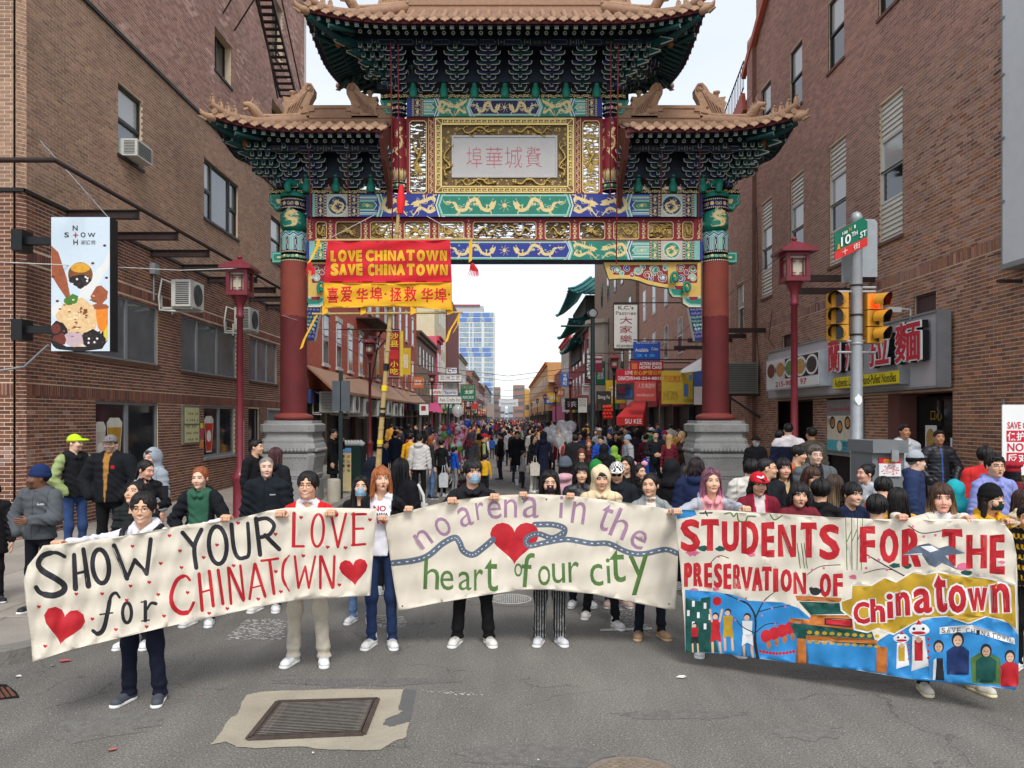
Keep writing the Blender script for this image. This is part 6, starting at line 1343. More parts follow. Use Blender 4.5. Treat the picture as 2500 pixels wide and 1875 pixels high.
def hand_shape(kind):
 """wrist at origin, hand along -z, palm facing -y, right hand (thumb on -x side)"""
 if kind in _HN:return _HN[kind]
 g=G((-.075,-.09,-.2),(.07,.05,.035),.0055 if kind!='far' else .012)
 d=g.cap((0,0,.03),(0,0,-.02),.026,.028,1.2);d=smin(d,g.cap((-.018,-.004,-.045),(.02,-.004,-.05),.024,.022,1.5),.02);d=smin(d,g.cap((-.02,-.004,-.075),(.024,-.004,-.07),.018,.016,1.3),.014)
 L_=(.07,.078,.073,.058)
 for i in range(4):
  x=-.03+i*.02;z0=-.085+abs(i-1.3)*.003;l=L_[i]
  if kind=='grip':p=[(x,-.002,z0),(x,-.022,z0-.030),(x,-.048,z0-.022),(x,-.052,z0+.004)]
  else:p=[(x,-.002,z0),(x*1.08,-.008,z0-l*.42),(x*1.1,-.022,z0-l*.75),(x*1.1,-.038,z0-l*.95)]
  for a,b,r in zip(p,p[1:],(.0098,.009,.0082)):d=smin(d,g.cap(a,b,r,r*.93),.004)
 p=[(-.028,-.006,-.03),(-.05,-.02,-.055),(-.05,-.038,-.082)]if kind!='grip' else[(-.028,-.008,-.03),(-.046,-.03,-.052),(-.022,-.048,-.066)]
 for a,b in zip(p,p[1:]):d=smin(d,g.cap(a,b,.012,.0095),.008)
 V,Q=g.mesh(d);_HN[kind]=(V,Q);return V,Q
_SH={}
def shoe_shape(h=.009):
 if h in _SH:return _SH[h]
 g=G((-.06,-.22,-.005),(.06,.09,.14),h)
 d=g.cap((0,.03,.045),(0,-.15,.035),.043,.036);d=smin(d,g.cap((0,.025,.05),(0,.03,.12),.042,.044),.03)
 d=smin(d,g.cap((-.008,-.08,.03),(.008,-.14,.03),.045,.04),.02);d=smax(d,-(g.z-.004),.003)
 d=smax(d,g.z-.118,.004);d=smin(d,smax(g.cap((0,.03,.012),(0,-.15,.012),.05,.047),np.abs(g.z-.014)-.012,.003),.002)
 V,Q=g.mesh(d);col=np.where((V[:,2]<.028)[:,None],1.0,0.0);tongue=(V[:,1]<-.03)&(V[:,1]>-.12)&(V[:,2]>.07)
 _SH[h]=(V,Q,col[:,0],tongue);return _SH[h]
SKIN={'a':(228,182,150),'b':(222,174,142),'c':(184,132,100),'d':(120,80,58),'w':(232,190,165),'p':(225,170,145)}
M_SK=mat('skin',attr=True,rough=.5,var=.05,vs=40,spec=.4,bump=.05,bs=300)
M_SK.node_tree.nodes['Principled BSDF'].inputs['Subsurface Weight'].default_value=.12
M_SK.node_tree.nodes['Principled BSDF'].inputs['Subsurface Radius'].default_value=(.012,.004,.002)
M_HR=mat('hair',attr=True,rough=.4,var=.35,vs=9,aniso=(9,9,1.2),bump=.35,bs=26,spec=.35)
M_CL=mat('cloth',attr=True,rough=.85,var=.16,vs=9,bump=.3,bs=120,spec=.2)
M_SHI=mat('shiny_fabric',attr=True,rough=.42,var=.12,vs=12,bump=.25,bs=30,spec=.4)
M_DN=mat('denim',attr=True,rough=.85,var=.22,vs=9,bump=.3,bs=200,spec=.2)
M_SHOE=mat('shoe',attr=True,rough=.6,var=.08,vs=30,bump=.1,bs=120)
M_GLS=mat('spectacle_frame',(150,120,80),rough=.3,metal=.6,var=0)
M_BLK=mat('black_plastic',(22,22,24),rough=.4,var=.05)
M_MASK=mat('mask_blue',(150,190,215),rough=.8,var=.05,bump=.3,bs=120)
M_MASKD=mat('mask_dark',(48,30,44),rough=.8,var=.5,vs=90)
M_MASKG=mat('mask_green',(26,48,50),rough=.8,var=.1)
def ik(S,T,l1,l2,pole):
 S,T=Vector(S),Vector(T);d=T-S;L0=d.length;L_=min(L0,(l1+l2)*.995)
 if L0>L_:T=S+d.normalized()*L_;d=T-S
 a=(l1*l1-l2*l2+L_*L_)/(2*L_);hgt=math.sqrt(max(0,l1*l1-a*a));u=d.normalized()
 p=Vector(pole)-u*Vector(pole).dot(u);p=p.normalized()if p.length>1e-4 else Vector((0,0,-1))
 return S+u*a+p*hgt,T
def rotm(yaw=0,pitch=0,roll=0):
 return np.array((Matrix.Rotation(yaw,3,'Z')@Matrix.Rotation(pitch,3,'X')@Matrix.Rotation(roll,3,'Y')))
def xf(V,R,t):return V@R.T+np.array(t)
def dir_rot(d,palm=(0,-1,0)):
 """rotation taking -z to d and -y towards palm"""
 z=-Vector(d).normalized();y=-Vector(palm);y=(y-z*y.dot(z));y=y.normalized()if y.length>1e-3 else Vector((1,0,0)).cross(z);x=y.cross(z)
 return np.array(Matrix((x,y,z)).transposed())
def C(c):return np.array(lin(c))
_LK={}
def locks(style):
 if style in _LK:return _LK[style]
 r=random.Random(len(style)*7+3);VV=[];QQ=[];FF=[];long_={'long':-.37,'longpart':-.35,'longbob':-.2,'shag':-.22,'bob':-.11}.get(style)
 for i in range(130 if long_ else 110):
  ph=r.uniform(-3.14,3.14);a=abs(ph);th0=r.uniform(.1,.9);k0=r.uniform(1.0,1.03);k1=r.uniform(1.0,1.07)
  fr={'bangs':1.72,'curtain':1.5,'bob':1.62,'long':1.6,'longbob':1.58,'shag':1.66}.get(style,1.28)+r.uniform(-.1,.12)
  te=fr if a<.95 else(1.6 if a<1.7 else 2.1)+r.uniform(-.12,.12);sw=r.uniform(-.25,.25)+(.35*(1 if ph>0 else-1)if(style in('curtain','longpart','shag')and a<.95)else 0);pts=[]
  if style in('longpart','curtain')and a<.45:te=1.15
  drop=long_ and a>1.15;te=1.65 if drop else te
  for j in range(6):
   t=j/5;th=th0+(te-th0)*t;p=ph+sw*t*t;k=k0+(k1-k0)*t*t
   pts.append((.089*k*math.sin(th)*math.sin(p),.018-.106*k*math.sin(th)*math.cos(p),.038+.102*k*math.cos(th)))
  if drop:
   x,y,z=pts[-1];e=long_+r.uniform(-.03,.04);w_=r.uniform(-.02,.02)
   for j in range(1,7):t=j/6;pts.append((x*(1+.12*t)+w_*math.sin(t*3),y+.02*t+.008*math.sin(t*7+i),z+(e-z)*t))
  mb=MB();n=len(pts);mb.tube(pts,[.0035+.0035*math.sin(3.1*(q+.6)/n)for q in range(n)],4,caps=False);b=len(VV);VV+=[tuple(v)for v in mb.v];QQ+=[[b+q for q in f]for f in mb.f];FF+=[r.uniform(.7,1.45)]*len(mb.v)
 _LK[style]=(np.array(VV),np.array(QQ),np.array(FF));return _LK[style]
def person(loc,h=1.72,yaw=0.,label='',group=None,skin='b',fem=0,mouth='',hyaw=0.,hpitch=0.,hroll=0.,hair='short',hcol=(22,18,18),hat=None,hatcol=(0,0,0),top=(30,30,32),tk='jacket',inner=None,collar=0,hood=0,quilt=0,bulk=0.,hem=.88,pants=(28,30,36),pw=.0,shoe=(230,230,228),lh=None,rh=None,mask=None,glasses=None,legs=1,q=1.0,feet=(0,0),beard=0,extra=None,stripe=None,hcol2=None,shiny=0,stance=.1,step=0.,cat='person',lean=0.,fat=1.,sole=(235,235,232)):
 """yaw 0 = facing the camera (-y). lh/rh: world points of the hands (person's left is +x when yaw=0)"""
 s=h/1.72;root=empty('person',loc,label,cat,group,rz=yaw)
 Ri=Matrix.Rotation(-yaw,3,'Z')
 def loc3(p):return(Ri@(Vector(p)-Vector(loc)))/s
 hh=.0105*q
 kid=h<1.45;hs=.955/s*(.95 if kid else 1.0)*(1.03 if not fem else 1.0)
 nz=1.475;hc=Vector((0,-.02-lean,1.60 if not kid else 1.57));HR_=rotm(hyaw,hpitch,hroll)
 objs=[]
 def put(name,V,Qd,m,cols,par=None,smooth=True):
  me=np_mesh(name,np.asarray(V)*s,Qd,smooth,cols);me.materials.append(m)
  o=bpy.data.objects.new(name,me);COL.objects.link(o);o.parent=par or root;WM[o.name]=Matrix();objs.append(o);return o
 sw=.150 if fem else .172;bz=1.385;AR={}
 for sd,tgt in((1,lh),(-1,rh)):
  S=Vector((sd*sw*fat,-lean*.7,bz))
  if tgt is None:T=Vector((sd*(sw*fat+.07),-.05,.86));pole=(sd*.5,.6,0)
  elif tgt=='pocket':T=Vector((sd*(.17*fat),-.13,.95));pole=(sd*1,.5,0)
  elif tgt=='front':T=Vector((sd*.06,-.24,1.12));pole=(sd*1,.2,-1)
  elif tgt=='up':T=Vector((sd*.1,-.25,1.42));pole=(sd*1,.2,-1)
  else:T=loc3(tgt);pole=(sd*.9,.35,-.9)
  E_,T=ik(S,T,.275,.255,pole);AR[sd]=(S,E_,T)
 HV,HQ,reg=head_shape((fem,mouth,.0042 if q<=1.0 else(.006 if q<1.6 else .011)));V1=xf(HV*hs,HR_,hc)
 sk=C(SKIN[skin]);cols=np.tile(sk,(len(V1),1));hc_=C(hcol)
 cols[reg==1]=sk*np.array((.86,.5,.5))if not fem else sk*np.array((.9,.42,.45));cols[reg==2]=hc_*.9+sk*.12;cols[reg==3]=(.55,.52,.5);cols[reg==4]=(.015,.011,.01)
 cols[reg==5]=(.06,.015,.015);cols[reg==6]=(.72,.7,.66);cols[reg==8]=sk*np.array((1,.9,.88))
 if beard:cols[reg==7]=sk*(1-beard)+hc_*beard
 PV=[V1];PQ=[HQ];PC=[cols];base=len(V1)
 ap=[Vector(a)for sd in(1,-1)for a in AR[sd]];bg=G((min([-.2]+[a.x for a in ap])-.04,min([-.1]+[a.y for a in ap])-.04,min([1.1]+[a.z for a in ap])-.04),(max([.2]+[a.x for a in ap])+.04,max([.12]+[a.y for a in ap])+.04,max([1.52]+[a.z for a in ap])+.04),.022);bd=smin(bg.cap((0,.01-lean*.8,1.49),(0,.01,1.40),.05,.055),bg.cap((-.08,0.02,1.37),(.08,0.02,1.37),.03,.03),.04);bd=smin(bd,bg.cap((0,0.015,1.34),(0,0.01,1.2),.06,.06,1.5),.04)
 for sd in(1,-1):S,E_,T=AR[sd];bd=smin(bd,smin(bg.cap(S,E_,.03,.03),bg.cap(E_,T,.03,.026),.01),.03)
 v,q_=bg.mesh(bd);PV.append(v);PQ.append(q_+base);PC.append(np.tile(sk,(len(v),1)));base+=len(v)
 for sd in(1,-1):
  S,E_,T=AR[sd];tg=lh if sd==1 else rh
  if tg=='pocket':continue
  fd=(T-E_).normalized();grip=tg is not None and not isinstance(tg,str)
  HVn,HQn=hand_shape('grip' if grip else('relaxed' if q<1.6 else 'far'));Vh=HVn*np.array((1 if sd==-1 else-1,1,1));Qh=HQn if sd==-1 else HQn[:,::-1]
  Rm=dir_rot(Vector((0,-.75,.35))if grip else fd,(0,-.2,-1)if grip else(-sd,-.2,0))if grip else dir_rot(fd,(-sd,.1,0))
  Vh=xf(Vh*(.95 if fem else 1.05),Rm,T);PV.append(Vh);PQ.append(Qh+base);PC.append(np.tile(sk*.97,(len(Vh),1)));base+=len(Vh)
 put('body',upoly(*PV),upoly(*PQ),M_SK,upoly(*PC))
 hb=objs[-1]
 hq=.0065 if q<=1.0 else(.009 if q<1.6 else .016)
 if hair:
  V,Q_=hair_shape(hair,hq);hcx=np.tile(hc_,(len(V),1))
  if q<=1.3 and not hat and hair not in('hoodup','buzz','pony','bun'):
   lv,lq,lf=locks(hair);Q_=np.concatenate([Q_,lq+len(V)]);V=np.concatenate([V,lv]);hcx=np.concatenate([hcx,hc_[None]*lf[:,None]+.006*(lf[:,None]-.6)])
  if hcol2 is not None:
   t=np.clip((-V[:,2]-.02)/.2+.15*np.sin(V[:,0]*90),0,1)[:,None];hcx=hcx*(1-t)+C(hcol2)*t
  if hat in('cap','beanie'):
   V=V.copy();m=V[:,2]>.03;V[m,0]*=.9;V[m,1]=.012+(V[m,1]-.012)*.9;V[m,2]=.03+(V[m,2]-.03)*.8
  put('hair',xf(V*hs,HR_,hc),Q_,M_CL if hair=='hoodup' else M_HR,hcx)
 if hat:
  V,Q_=hair_shape(hat,hq);cc=np.tile(C(hatcol),(len(V),1))
  if extra=='check':
   k=(np.floor(np.arctan2(V[:,0],V[:,1]-.01)*4.5)+np.floor(V[:,2]*48))%2;cc=np.where((k>0)[:,None]&(V[:,2]>.06)[:,None],C((25,25,25)),C((238,236,230)))
  if extra=='band':cc[V[:,2]<.062]=C((22,22,24))
  if extra=='bull':
   m=(V[:,1]<-.06)&(np.abs(V[:,0])<.04)&(V[:,2]>.06);cc[m&(np.abs(V[:,2]-.085-np.abs(V[:,0])*.4)<.008)]=C((240,240,240));cc[m&(np.abs(V[:,0])<.018)&(V[:,2]<.08)]=C((30,20,24))
  hn={'cap':'cap','beanie':'beanie','beret':'beret','hoodup':'hood','muffs':'ear_muff'}[hat]
  put(hn,xf(V*hs,HR_,hc),Q_,M_CL,cc)
 if mask:
  mb=MB()
  def mf(u,v):
   a=(u-.5)*2;z=-.006-v*.088;wd=.066-.012*v;y=-.116+.062*a*a*(1+.1*v)+(.012 if v>.8 else 0)+.006*abs(v-.35)
   return(a*wd,y,z)
  mb.grid(mf,12,8)
  for sd in(1,-1):
   mb.tube([(sd*.064,-.056,-.025),(sd*.08,.0,.012)],.0015,4);mb.tube([(sd*.052,-.05,-.095),(sd*.08,.015,-.02)],.0015,4)
  mb.v=[tuple(p)for p in xf(np.array(mb.v)*hs,HR_,hc)*s]
  o=mb.build('face_mask',{'b':M_MASK,'d':M_MASKD,'g':M_MASKG}[mask]);o.parent=root;o.matrix_parent_inverse=Matrix()
 if glasses:
  mb=MB();r=.0225 if glasses!='thin' else .019;rz=r*(.95 if glasses=='round' else .62)
  if glasses=='sun':
   for sd in(1,-1):mb.add([(sd*.032+r*1.15*math.cos(a),-.106,.006+.019*math.sin(a))for a in np.linspace(0,2*math.pi,14)[:-1]],[tuple(range(13))])
   mb.tube([(-.05,-.104,.014),(.05,-.104,.014)],.003,5)
  else:
   for sd in(1,-1):mb.tube([(sd*.032+r*math.cos(a),-.106+.25*abs(math.cos(a))*.02,.006+rz*math.sin(a))for a in np.linspace(0,2*math.pi,17)],.0017,5)
   mb.tube([(-.01,-.108,.01),(.01,-.108,.01)],.0016,5)
  for sd in(1,-1):mb.tube([(sd*(.032+r),-.1,.01),(sd*.078,.0,.012)],.0016,5)
  mb.v=[tuple(p)for p in xf(np.array(mb.v)*hs,HR_,hc)*s]
  o=mb.build('glasses',M_GLS if glasses=='round' else M_BLK);o.parent=root;o.matrix_parent_inverse=Matrix()
 b=bulk;pts=[Vector(a)for sd in(1,-1)for a in AR[sd]]
 lo=(min(p.x for p in pts)-.1-b,min(min(p.y for p in pts)-.1,-.24)-b,min(hem,min(p.z for p in pts)-.08));hi=(max(p.x for p in pts)+.1+b,max(.2,max(p.y for p in pts)+.1)+b,max(1.58,max(p.z for p in pts)+.08))
 g=G(lo,hi,hh);fw=fat
 ln=-lean
 d=g.cap((0,.01+ln*.8,1.30),(0,.0,1.08),(.128 if fem else .142)*fw+b,(.112 if fem else .128)*fw+b,1.42)
 tx=.118 if fem else .135
 for sd in(1,-1):d=smin(d,g.cap((sd*.02,.018+ln,1.455),(sd*tx*fw,.0+ln,1.395),.056+b*.5,.052+b*.7),.05)
 d=smin(d,g.cap((0,0,1.06),(0,.005,min(hem,.93)-.03),.128*fw+b,(.158 if fem else .156)*fw+b,1.32),.06)
 if hem<.85:d=smin(d,g.cap((0,0,.95),(0,0,hem-.03),.158*fw+b,.185*fw+b,1.2),.05)
 if fem and tk!='coat':d=smin(d,smin(g.ell((.062,-.085+ln,1.26),(.055,.045,.055)),g.ell((-.062,-.085+ln,1.26),(.055,.045,.055)),.02),.03)
 for sd in(1,-1):
  S,E_,T=AR[sd];T2=T-(T-E_).normalized()*.02
  a=g.cap(S,E_,.052+b,.045+b);a=smin(a,g.cap(E_,T2,.045+b,.036+b*.7),.02)
  px=(g.x-E_.x);fold=.009*np.sin((g.x*2.1+g.y*1.3+g.z*2.6)*38)*np.exp(-((g.x-E_.x)**2+(g.y-E_.y)**2+(g.z-E_.z)**2)/.012)
  d=smin(d,a+fold,.035)
 if collar:d=smin(d,g.cap((0,.012+ln,1.44),(0,.0+ln*1.1,1.445+.055*collar),.075,.07,1.05),.02)
 if hood:d=smin(d,g.ell((0,.085+ln,1.46),(.115,.07,.06)),.03);d=smin(d,smin(g.cap((.09,.04+ln,1.47),(.03,-.09+ln,1.41),.03,.026),g.cap((-.09,.04+ln,1.47),(-.03,-.09+ln,1.41),.03,.026),.01),.02)
 if quilt:d=d+.010*np.abs(np.sin(g.z*quilt))-.006
 sd_=RND.uniform(0,9);d=d+.004*np.sin(g.x*31+3*np.sin(g.z*17+sd_))*np.sin(g.z*23+g.y*19+sd_)+.006*np.sin((g.x*.6+g.z*1.7)*43+3*np.sin(g.x*13+g.y*9+sd_))*np.clip(.5+np.sin(g.x*9+g.z*7+sd_),0,1)
 nk=.052 if not collar else .058
 d=smax(d,-(g.cap((0,.005+ln,1.46),(0,-.02+ln,1.70),nk+.006,nk+.012)),.006)
 d=smax(d,-(g.z-hem),.01)
 V,Q_=g.mesh(d);tc_=C(top);cols=np.tile(tc_,(len(V),1));x,y,z=V.T
 front=y<.0+ln
 if q<=1.3:
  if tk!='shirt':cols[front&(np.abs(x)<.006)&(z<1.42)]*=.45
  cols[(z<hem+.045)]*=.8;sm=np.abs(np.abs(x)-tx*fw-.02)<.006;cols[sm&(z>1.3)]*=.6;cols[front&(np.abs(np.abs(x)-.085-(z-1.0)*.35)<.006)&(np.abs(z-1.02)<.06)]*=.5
 if inner is not None:
  iw,ic=inner[0],C(inner[1]);m=front&(np.abs(x)<iw+(z-1.1)*.06)&(z>hem);cols[m]=ic
  if len(inner)>2:
   m2=front&(np.abs(np.abs(x)-(iw+(z-1.1)*.06+.012))<.013);cols[m2]=C(inner[2])
 if stripe=='print':
  m=front&(np.abs(x)<.085)&(np.abs(z-1.26)<.022)|front&(np.abs(x)<.085)&(np.abs(z-1.15)<.022);m&=(np.sin(x*230)>-.5);cols[m]=C((200,40,50))
 if stripe=='zip':cols[front&(np.abs(x)<.006)]=C((60,95,175))
 if stripe=='pocket':cols[front&(np.abs(z-1.30)<.006)&(np.abs(x-.09)<.03)]=C((190,195,200))
 if stripe=='pin':cols[(np.abs(x-.085)<.02)&(np.abs(z-1.32)<.02)&front]=C((190,30,45))
 if stripe=='sleeve':cols[np.abs(x)>sw*fw+.06]=C((235,232,225))
 if stripe=='vest':cols[(np.abs(x)>sw*fw-.01)&(z<1.5)]=C((150,165,110))
 if stripe=='back':cols[(z>1.34)]=C((235,225,225))
 if stripe=='text':cols[front&(np.sin(z*60)>.1)&(np.sin(x*150+np.floor(z*19)*2)>.1)&(np.abs(x)<.16)]=C((215,165,40))
 put({'jacket':'jacket','coat':'coat','hoodie':'hoodie','shirt':'shirt'}[tk],V,Q_,M_SHI if shiny else M_CL,cols)
 if legs:
  hl=(.014 if extra!='pinstripe' else .008)*max(q,1.0);g=G((-.3,-.2-abs(step),.03),(.3,.22+abs(step),1.06),hl);d=g.cap((0,0.005,1.0),(0,0.005,.93),.10*fw,.118*fw,1.4)
  A={}
  for sd in(1,-1):
   hip=(sd*.085*fw,0,.9);ft=(sd*stance+feet[0],-sd*step+feet[1],.08);kn=((hip[0]+ft[0])/2,(hip[1]+ft[1])/2-.03,.49)
   A[sd]=ft;d=smin(d,smin(g.cap(hip,kn,.076*fw,.055+pw*.5),g.cap(kn,(ft[0],ft[1]+.01,.05),.053+pw*.5,.047+pw),.06),.035)
  d=d+.003*np.sin(g.z*42+4*np.sin(g.x*20))*np.clip((.55-g.z)*3,.2,1)+.006*np.sin(g.z*75)*(g.z<.17)
  d=smax(d,-(g.z-.055),.004);V,Q_=g.mesh(d);cols=np.tile(C(pants),(len(V),1))
  if stripe=='pinstripe' or extra=='pinstripe':cols[np.sin(V[:,0]*250)>.45]=C((140,140,138))
  put('trousers',V,Q_,M_DN if pants[2]>pants[0]+15 else M_CL,cols)
  for sd in(1,-1):
   SV,SQ,sol,tng=shoe_shape(.008 if q<=1 else .014);cc=np.tile(C(shoe),(len(SV),1));cc[sol>.5]=C(sole);cc[tng]=cc[tng]*.55+.05;cc[(np.abs(SV[:,2]-.031)<.004)]*=.5;cc[(SV[:,1]>.03)&(SV[:,2]>.05)]*=.7
   put('shoe',xf(SV,rotm(sd*.25),(A[sd][0],A[sd][1],0)),SQ,M_SHOE,cc)
 return root
# painted cloth banners
CW,CB,CR,CPU,CGR,CRD,CWH,CYE,CBL,CDG,COR,CSK,CPK,CGN=range(14)
M_BAN=[mat('canvas',(226,216,198),rough=.9,var=.05,vs=2.5,bump=.3,bs=300),mat('paint_black',(40,40,46),rough=.6,var=.12,vs=30),mat('paint_red',(190,34,44),rough=.6,var=.12,vs=20),mat('paint_mauve',(162,126,152),rough=.6,var=.1,vs=30),mat('paint_green',(84,120,62),rough=.6,var=.15,vs=30),mat('paint_slate',(96,108,124),rough=.6,var=.12,vs=25),mat('paint_white',(232,232,230),rough=.7,var=.04),mat('paint_ochre',(192,154,42),rough=.6,var=.12,vs=10),mat('paint_sky',(50,138,200),rough=.6,var=.12,vs=6),mat('paint_teal',(26,82,74),rough=.6,var=.3,vs=14),mat('paint_orange',(190,112,48),rough=.6,var=.2,vs=14),mat('paint_skin',(216,176,146),rough=.6,var=.1),mat('paint_pink',(214,110,140),rough=.6,var=.2),mat('paint_navy',(28,48,96),rough=.6,var=.3,vs=20)]
def line_depth(pxa,Ya,pxb,Yb,amp=.012,ph=0.):
 xa,xb=(pxa-VX)/F*Ya,(pxb-VX)/F*Yb;m=(Yb-Ya)/(xb-xa)
 def fn(px,py):
  k=(px-VX)/F;Y=(Ya-m*xa)/(1-m*k)
  r=amp*(math.sin(px*.11+py*.015+ph)+.7*math.sin(px*.047-py*.03+ph*2)+.5*math.sin(py*.10+px*.02)+.35*math.sin(px*.23+py*.07))
  return P(px,py,Y+r)
 return fn
def xc(ox,oy,s):return lambda p:(ox+p[0]/s,oy+p[1]/s)
def strokes(L_,m,T,ss,sc=1):
 for s in ss:
  pts,w_=s[0],s[1]
  if len(s)>2:L_.append((m,[[T(p)for p in r]for r in ribbon(pts,w_,closed=True)],'xor'))
  else:L_.append((m,[[T(p)for p in r]for r in ribbon(spline(pts,5)if len(pts)>2 else pts,w_)],'or'))
def oval(cx,cy,rx,ry,rot=0,n=22):return[(cx+rx*math.cos(a)*math.cos(rot)-ry*math.sin(a)*math.sin(rot),cy+rx*math.cos(a)*math.sin(rot)+ry*math.sin(a)*math.cos(rot))for a in(6.2832*k/n for k in range(n))]
def letter(L_,m,T,ch,x0,y0,x1,y1,bold=0.,rot=0.,grow=0.):
 rg,_=text_rings(ch,0,3);bold*=.8*(y1-y0);cx,cy=(x0+x1)/2,(y0+y1)/2;c,s=math.cos(rot),math.sin(rot);w_,h=x1-x0+2*grow,y1-y0+2*grow
 w_-=bold;h-=bold;L_+=fat(m,[[T((cx+(x-.5)*w_*c+(y-.5)*h*s,cy+(x-.5)*w_*s-(y-.5)*h*c))for x,y in q]for q in rg],bold*abs(T((1,0))[0]-T((0,0))[0]))
def banner(outl,T,L_,depth,grid,name,label,base=0,mats=None,cat='banner',thick=.004):
 a=[T(p)for p in outl];return paint(a,L_,depth,grid=grid,name=name,mats=mats or M_BAN,smooth=True,label=label,cat=cat,thick=thick,back=0)
T1=xc(0,1200,2.212);L_=[]
strokes(L_,CB,T1,[([(350,352),(300,330),(235,345),(207,390),(232,430),(300,470),(345,505),(340,540),(285,562),(220,548),(195,518)],[20,30,34,34,26]),([(400,342),(408,525)],[24,30]),([(450,312),(478,510)],[24,32]),([(405,445),(468,430)],15),(oval(544,404,44,92,-.1),26,1),([(616,292),(686,470)],26),([(686,470),(728,370)],20),([(728,370),(792,445)],24),([(792,445),(814,258)],24),([(985,222),(1048,298)],24),([(1088,206),(1050,298),(1060,412)],24),(oval(1176,290,48,102,-.06),24,1),([(1250,178),(1262,300),(1285,355),(1318,358),(1345,330),(1338,172)],[24,20]),([(1382,146),(1405,342)],24),([(1382,155),(1440,145),(1480,182),(1455,232),(1402,248)],22),([(1432,236),(1508,312)],24),([(645,572),(625,548),(598,570),(582,650),(560,740),(530,768),(502,752)],[14,18,24,26,20]),([(540,664),(608,655)],9),(oval(686,655,24,54),19,1),([(785,595),(785,697)],20),([(792,640),(815,604),(842,606)],[10,20]),([(762,598),(790,592)],8),([(765,700),(806,694)],8)])
strokes(L_,CR,T1,[([(1588,118),(1585,290)],20),([(1580,296),(1640,296)],14),(oval(1716,210,32,88,.05),15,1),([(1788,122),(1825,300)],15),([(1825,300),(1868,120)],14),([(1910,120),(1910,288)],18),([(1902,124),(1976,122)],14),([(1908,202),(1962,200)],13),([(1902,290),(1972,284)],14),([(1025,478),(1000,456),(955,480),(925,560),(935,620),(975,655),(1020,648),(1046,600)],[14,22,26,16]),([(1075,445),(1092,642)],19),([(1130,430),(1152,618)],19),([(1085,545),(1145,528)],11),([(1178,425),(1204,606)],18),([(1232,412),(1248,606)],15),([(1238,415),(1315,588)],17),([(1298,400),(1318,582)],14),([(1375,392),(1348,580)],15),([(1378,392),(1432,566)],17),([(1356,522),(1416,506)],9),([(1412,374),(1502,362)],14),([(1456,370),(1480,552)],17),([(1562,345),(1532,390),(1528,470),(1562,538)],[8,16,16,8]),([(1592,350),(1612,520)],14),([(1612,520),(1648,405)],12),([(1648,405),(1668,520)],13),([(1668,520),(1702,350)],12),([(1730,350),(1730,522)],15),([(1736,352),(1796,520)],16),([(1806,350),(1800,518)],14)])
L_.append((CR,[[T1(p)for p in heart(345,712,225,200,.16)],[T1(p)for p in heart(1910,425,155,145,-.1)]],'or'))
for x,y in((715,295),(915,238),(972,320),(868,388),(980,410),(1100,356),(1262,400),(1172,288),(1286,170),(1488,230),(705,510),(806,490),(552,552),(412,553),(855,556),(684,587),(210,622),(499,688),(626,745),(792,730),(886,672),(1130,657),(1228,632),(1395,580),(1013,545),(1626,140),(1638,347),(1770,300),(1866,303),(1998,152),(1833,504),(1517,540),(1490,432),(244,835)):L_.append((CR,[[T1(p)for p in heart(x,y,24,21,.1,10)]],'or'))
banner([(232,292),(500,262),(700,235),(1000,180),(1250,150),(1345,130),(1440,105),(1545,88),(1800,88),(2036,92),(2028,180),(2010,400),(2000,562),(1800,575),(1600,585),(1400,622),(1100,690),(900,730),(650,790),(400,850),(175,922),(168,800),(140,600),(128,480),(150,400),(200,340)],T1,L_,line_depth(60,5.3,918,6.8),(90,30),'banner','cream cloth banner lettered SHOW YOUR LOVE for CHINATOWN')
T2=xc(900,1150,2.765);L_=[]
def road(pts,w_=40):
 sp=spline(pts,6);L_.append((CRD,[[T2(p)for p in r]for r in ribbon(sp,w_)],'or'));acc=0
 for i in range(0,len(sp)-1,2):a,b=sp[i],sp[i+1];L_.append((CWH,[[T2(p)for p in r]for r in ribbon([a,((a[0]+b[0])/2+(b[0]-a[0])*.2,(a[1]+b[1])/2+(b[1]-a[1])*.2)],6,cap=False)],'or'))
road([(1120,362),(1240,362),(1318,385),(1318,425)],40);L_.append((CR,[[T2(p)for p in heart(985,465,330,285,0,28)]],'or'))
road([(158,622),(300,605),(400,572),(500,490),(580,450),(612,480),(640,540),(700,566),(760,530),(840,462)],42);road([(1318,415),(1240,452),(1150,425),(1085,440),(1062,475),(1090,505),(1200,482),(1340,462),(1500,488),(1620,490),(1740,545),(1850,560),(2000,530),(2082,555)],38)
for ch,x,y,w_,h,r in(('n',368,458,95,120,-.62),('o',500,376,98,135,-.5),('a',652,308,92,135,-.28),('r',752,270,55,118,-.14),('e',848,262,95,125,-.08),('n',958,252,88,125,0),('a',1095,246,110,145,.03),('i',1300,244,26,150,.05),('n',1418,282,92,150,.14),('t',1602,312,80,190,.36),('h',1705,358,110,200,.4),('e',1822,462,105,130,.5)):letter(L_,CPU,T2,ch,x-w_/2,y-h/2,x+w_/2,y+h/2,.0,r)
for ch,x,y,w_,h,r in(('h',425,695,105,210,.04),('e',528,738,90,135,0),('a',650,742,88,128,0),('r',742,735,62,145,0),('t',828,702,90,225,0),('o',1010,668,54,92,0),('f',1072,668,82,235,.08),('o',1185,706,84,135,0),('u',1282,690,88,135,-.03),('r',1385,682,72,140,-.03),('c',1538,702,88,150,-.06),('i',1618,674,26,170,-.06),('t',1680,640,105,225,-.04),('y',1828,702,135,270,-.06)):letter(L_,CGR,T2,ch,x-w_/2,y-h/2,x+w_/2,y+h/2,.006,r)
for x,y in((1040,188),(1200,192),(228,912),(2028,898),(124,314)):L_.append((CB,[[T2(p)for p in circ(x,y,6,8)]],'or'))
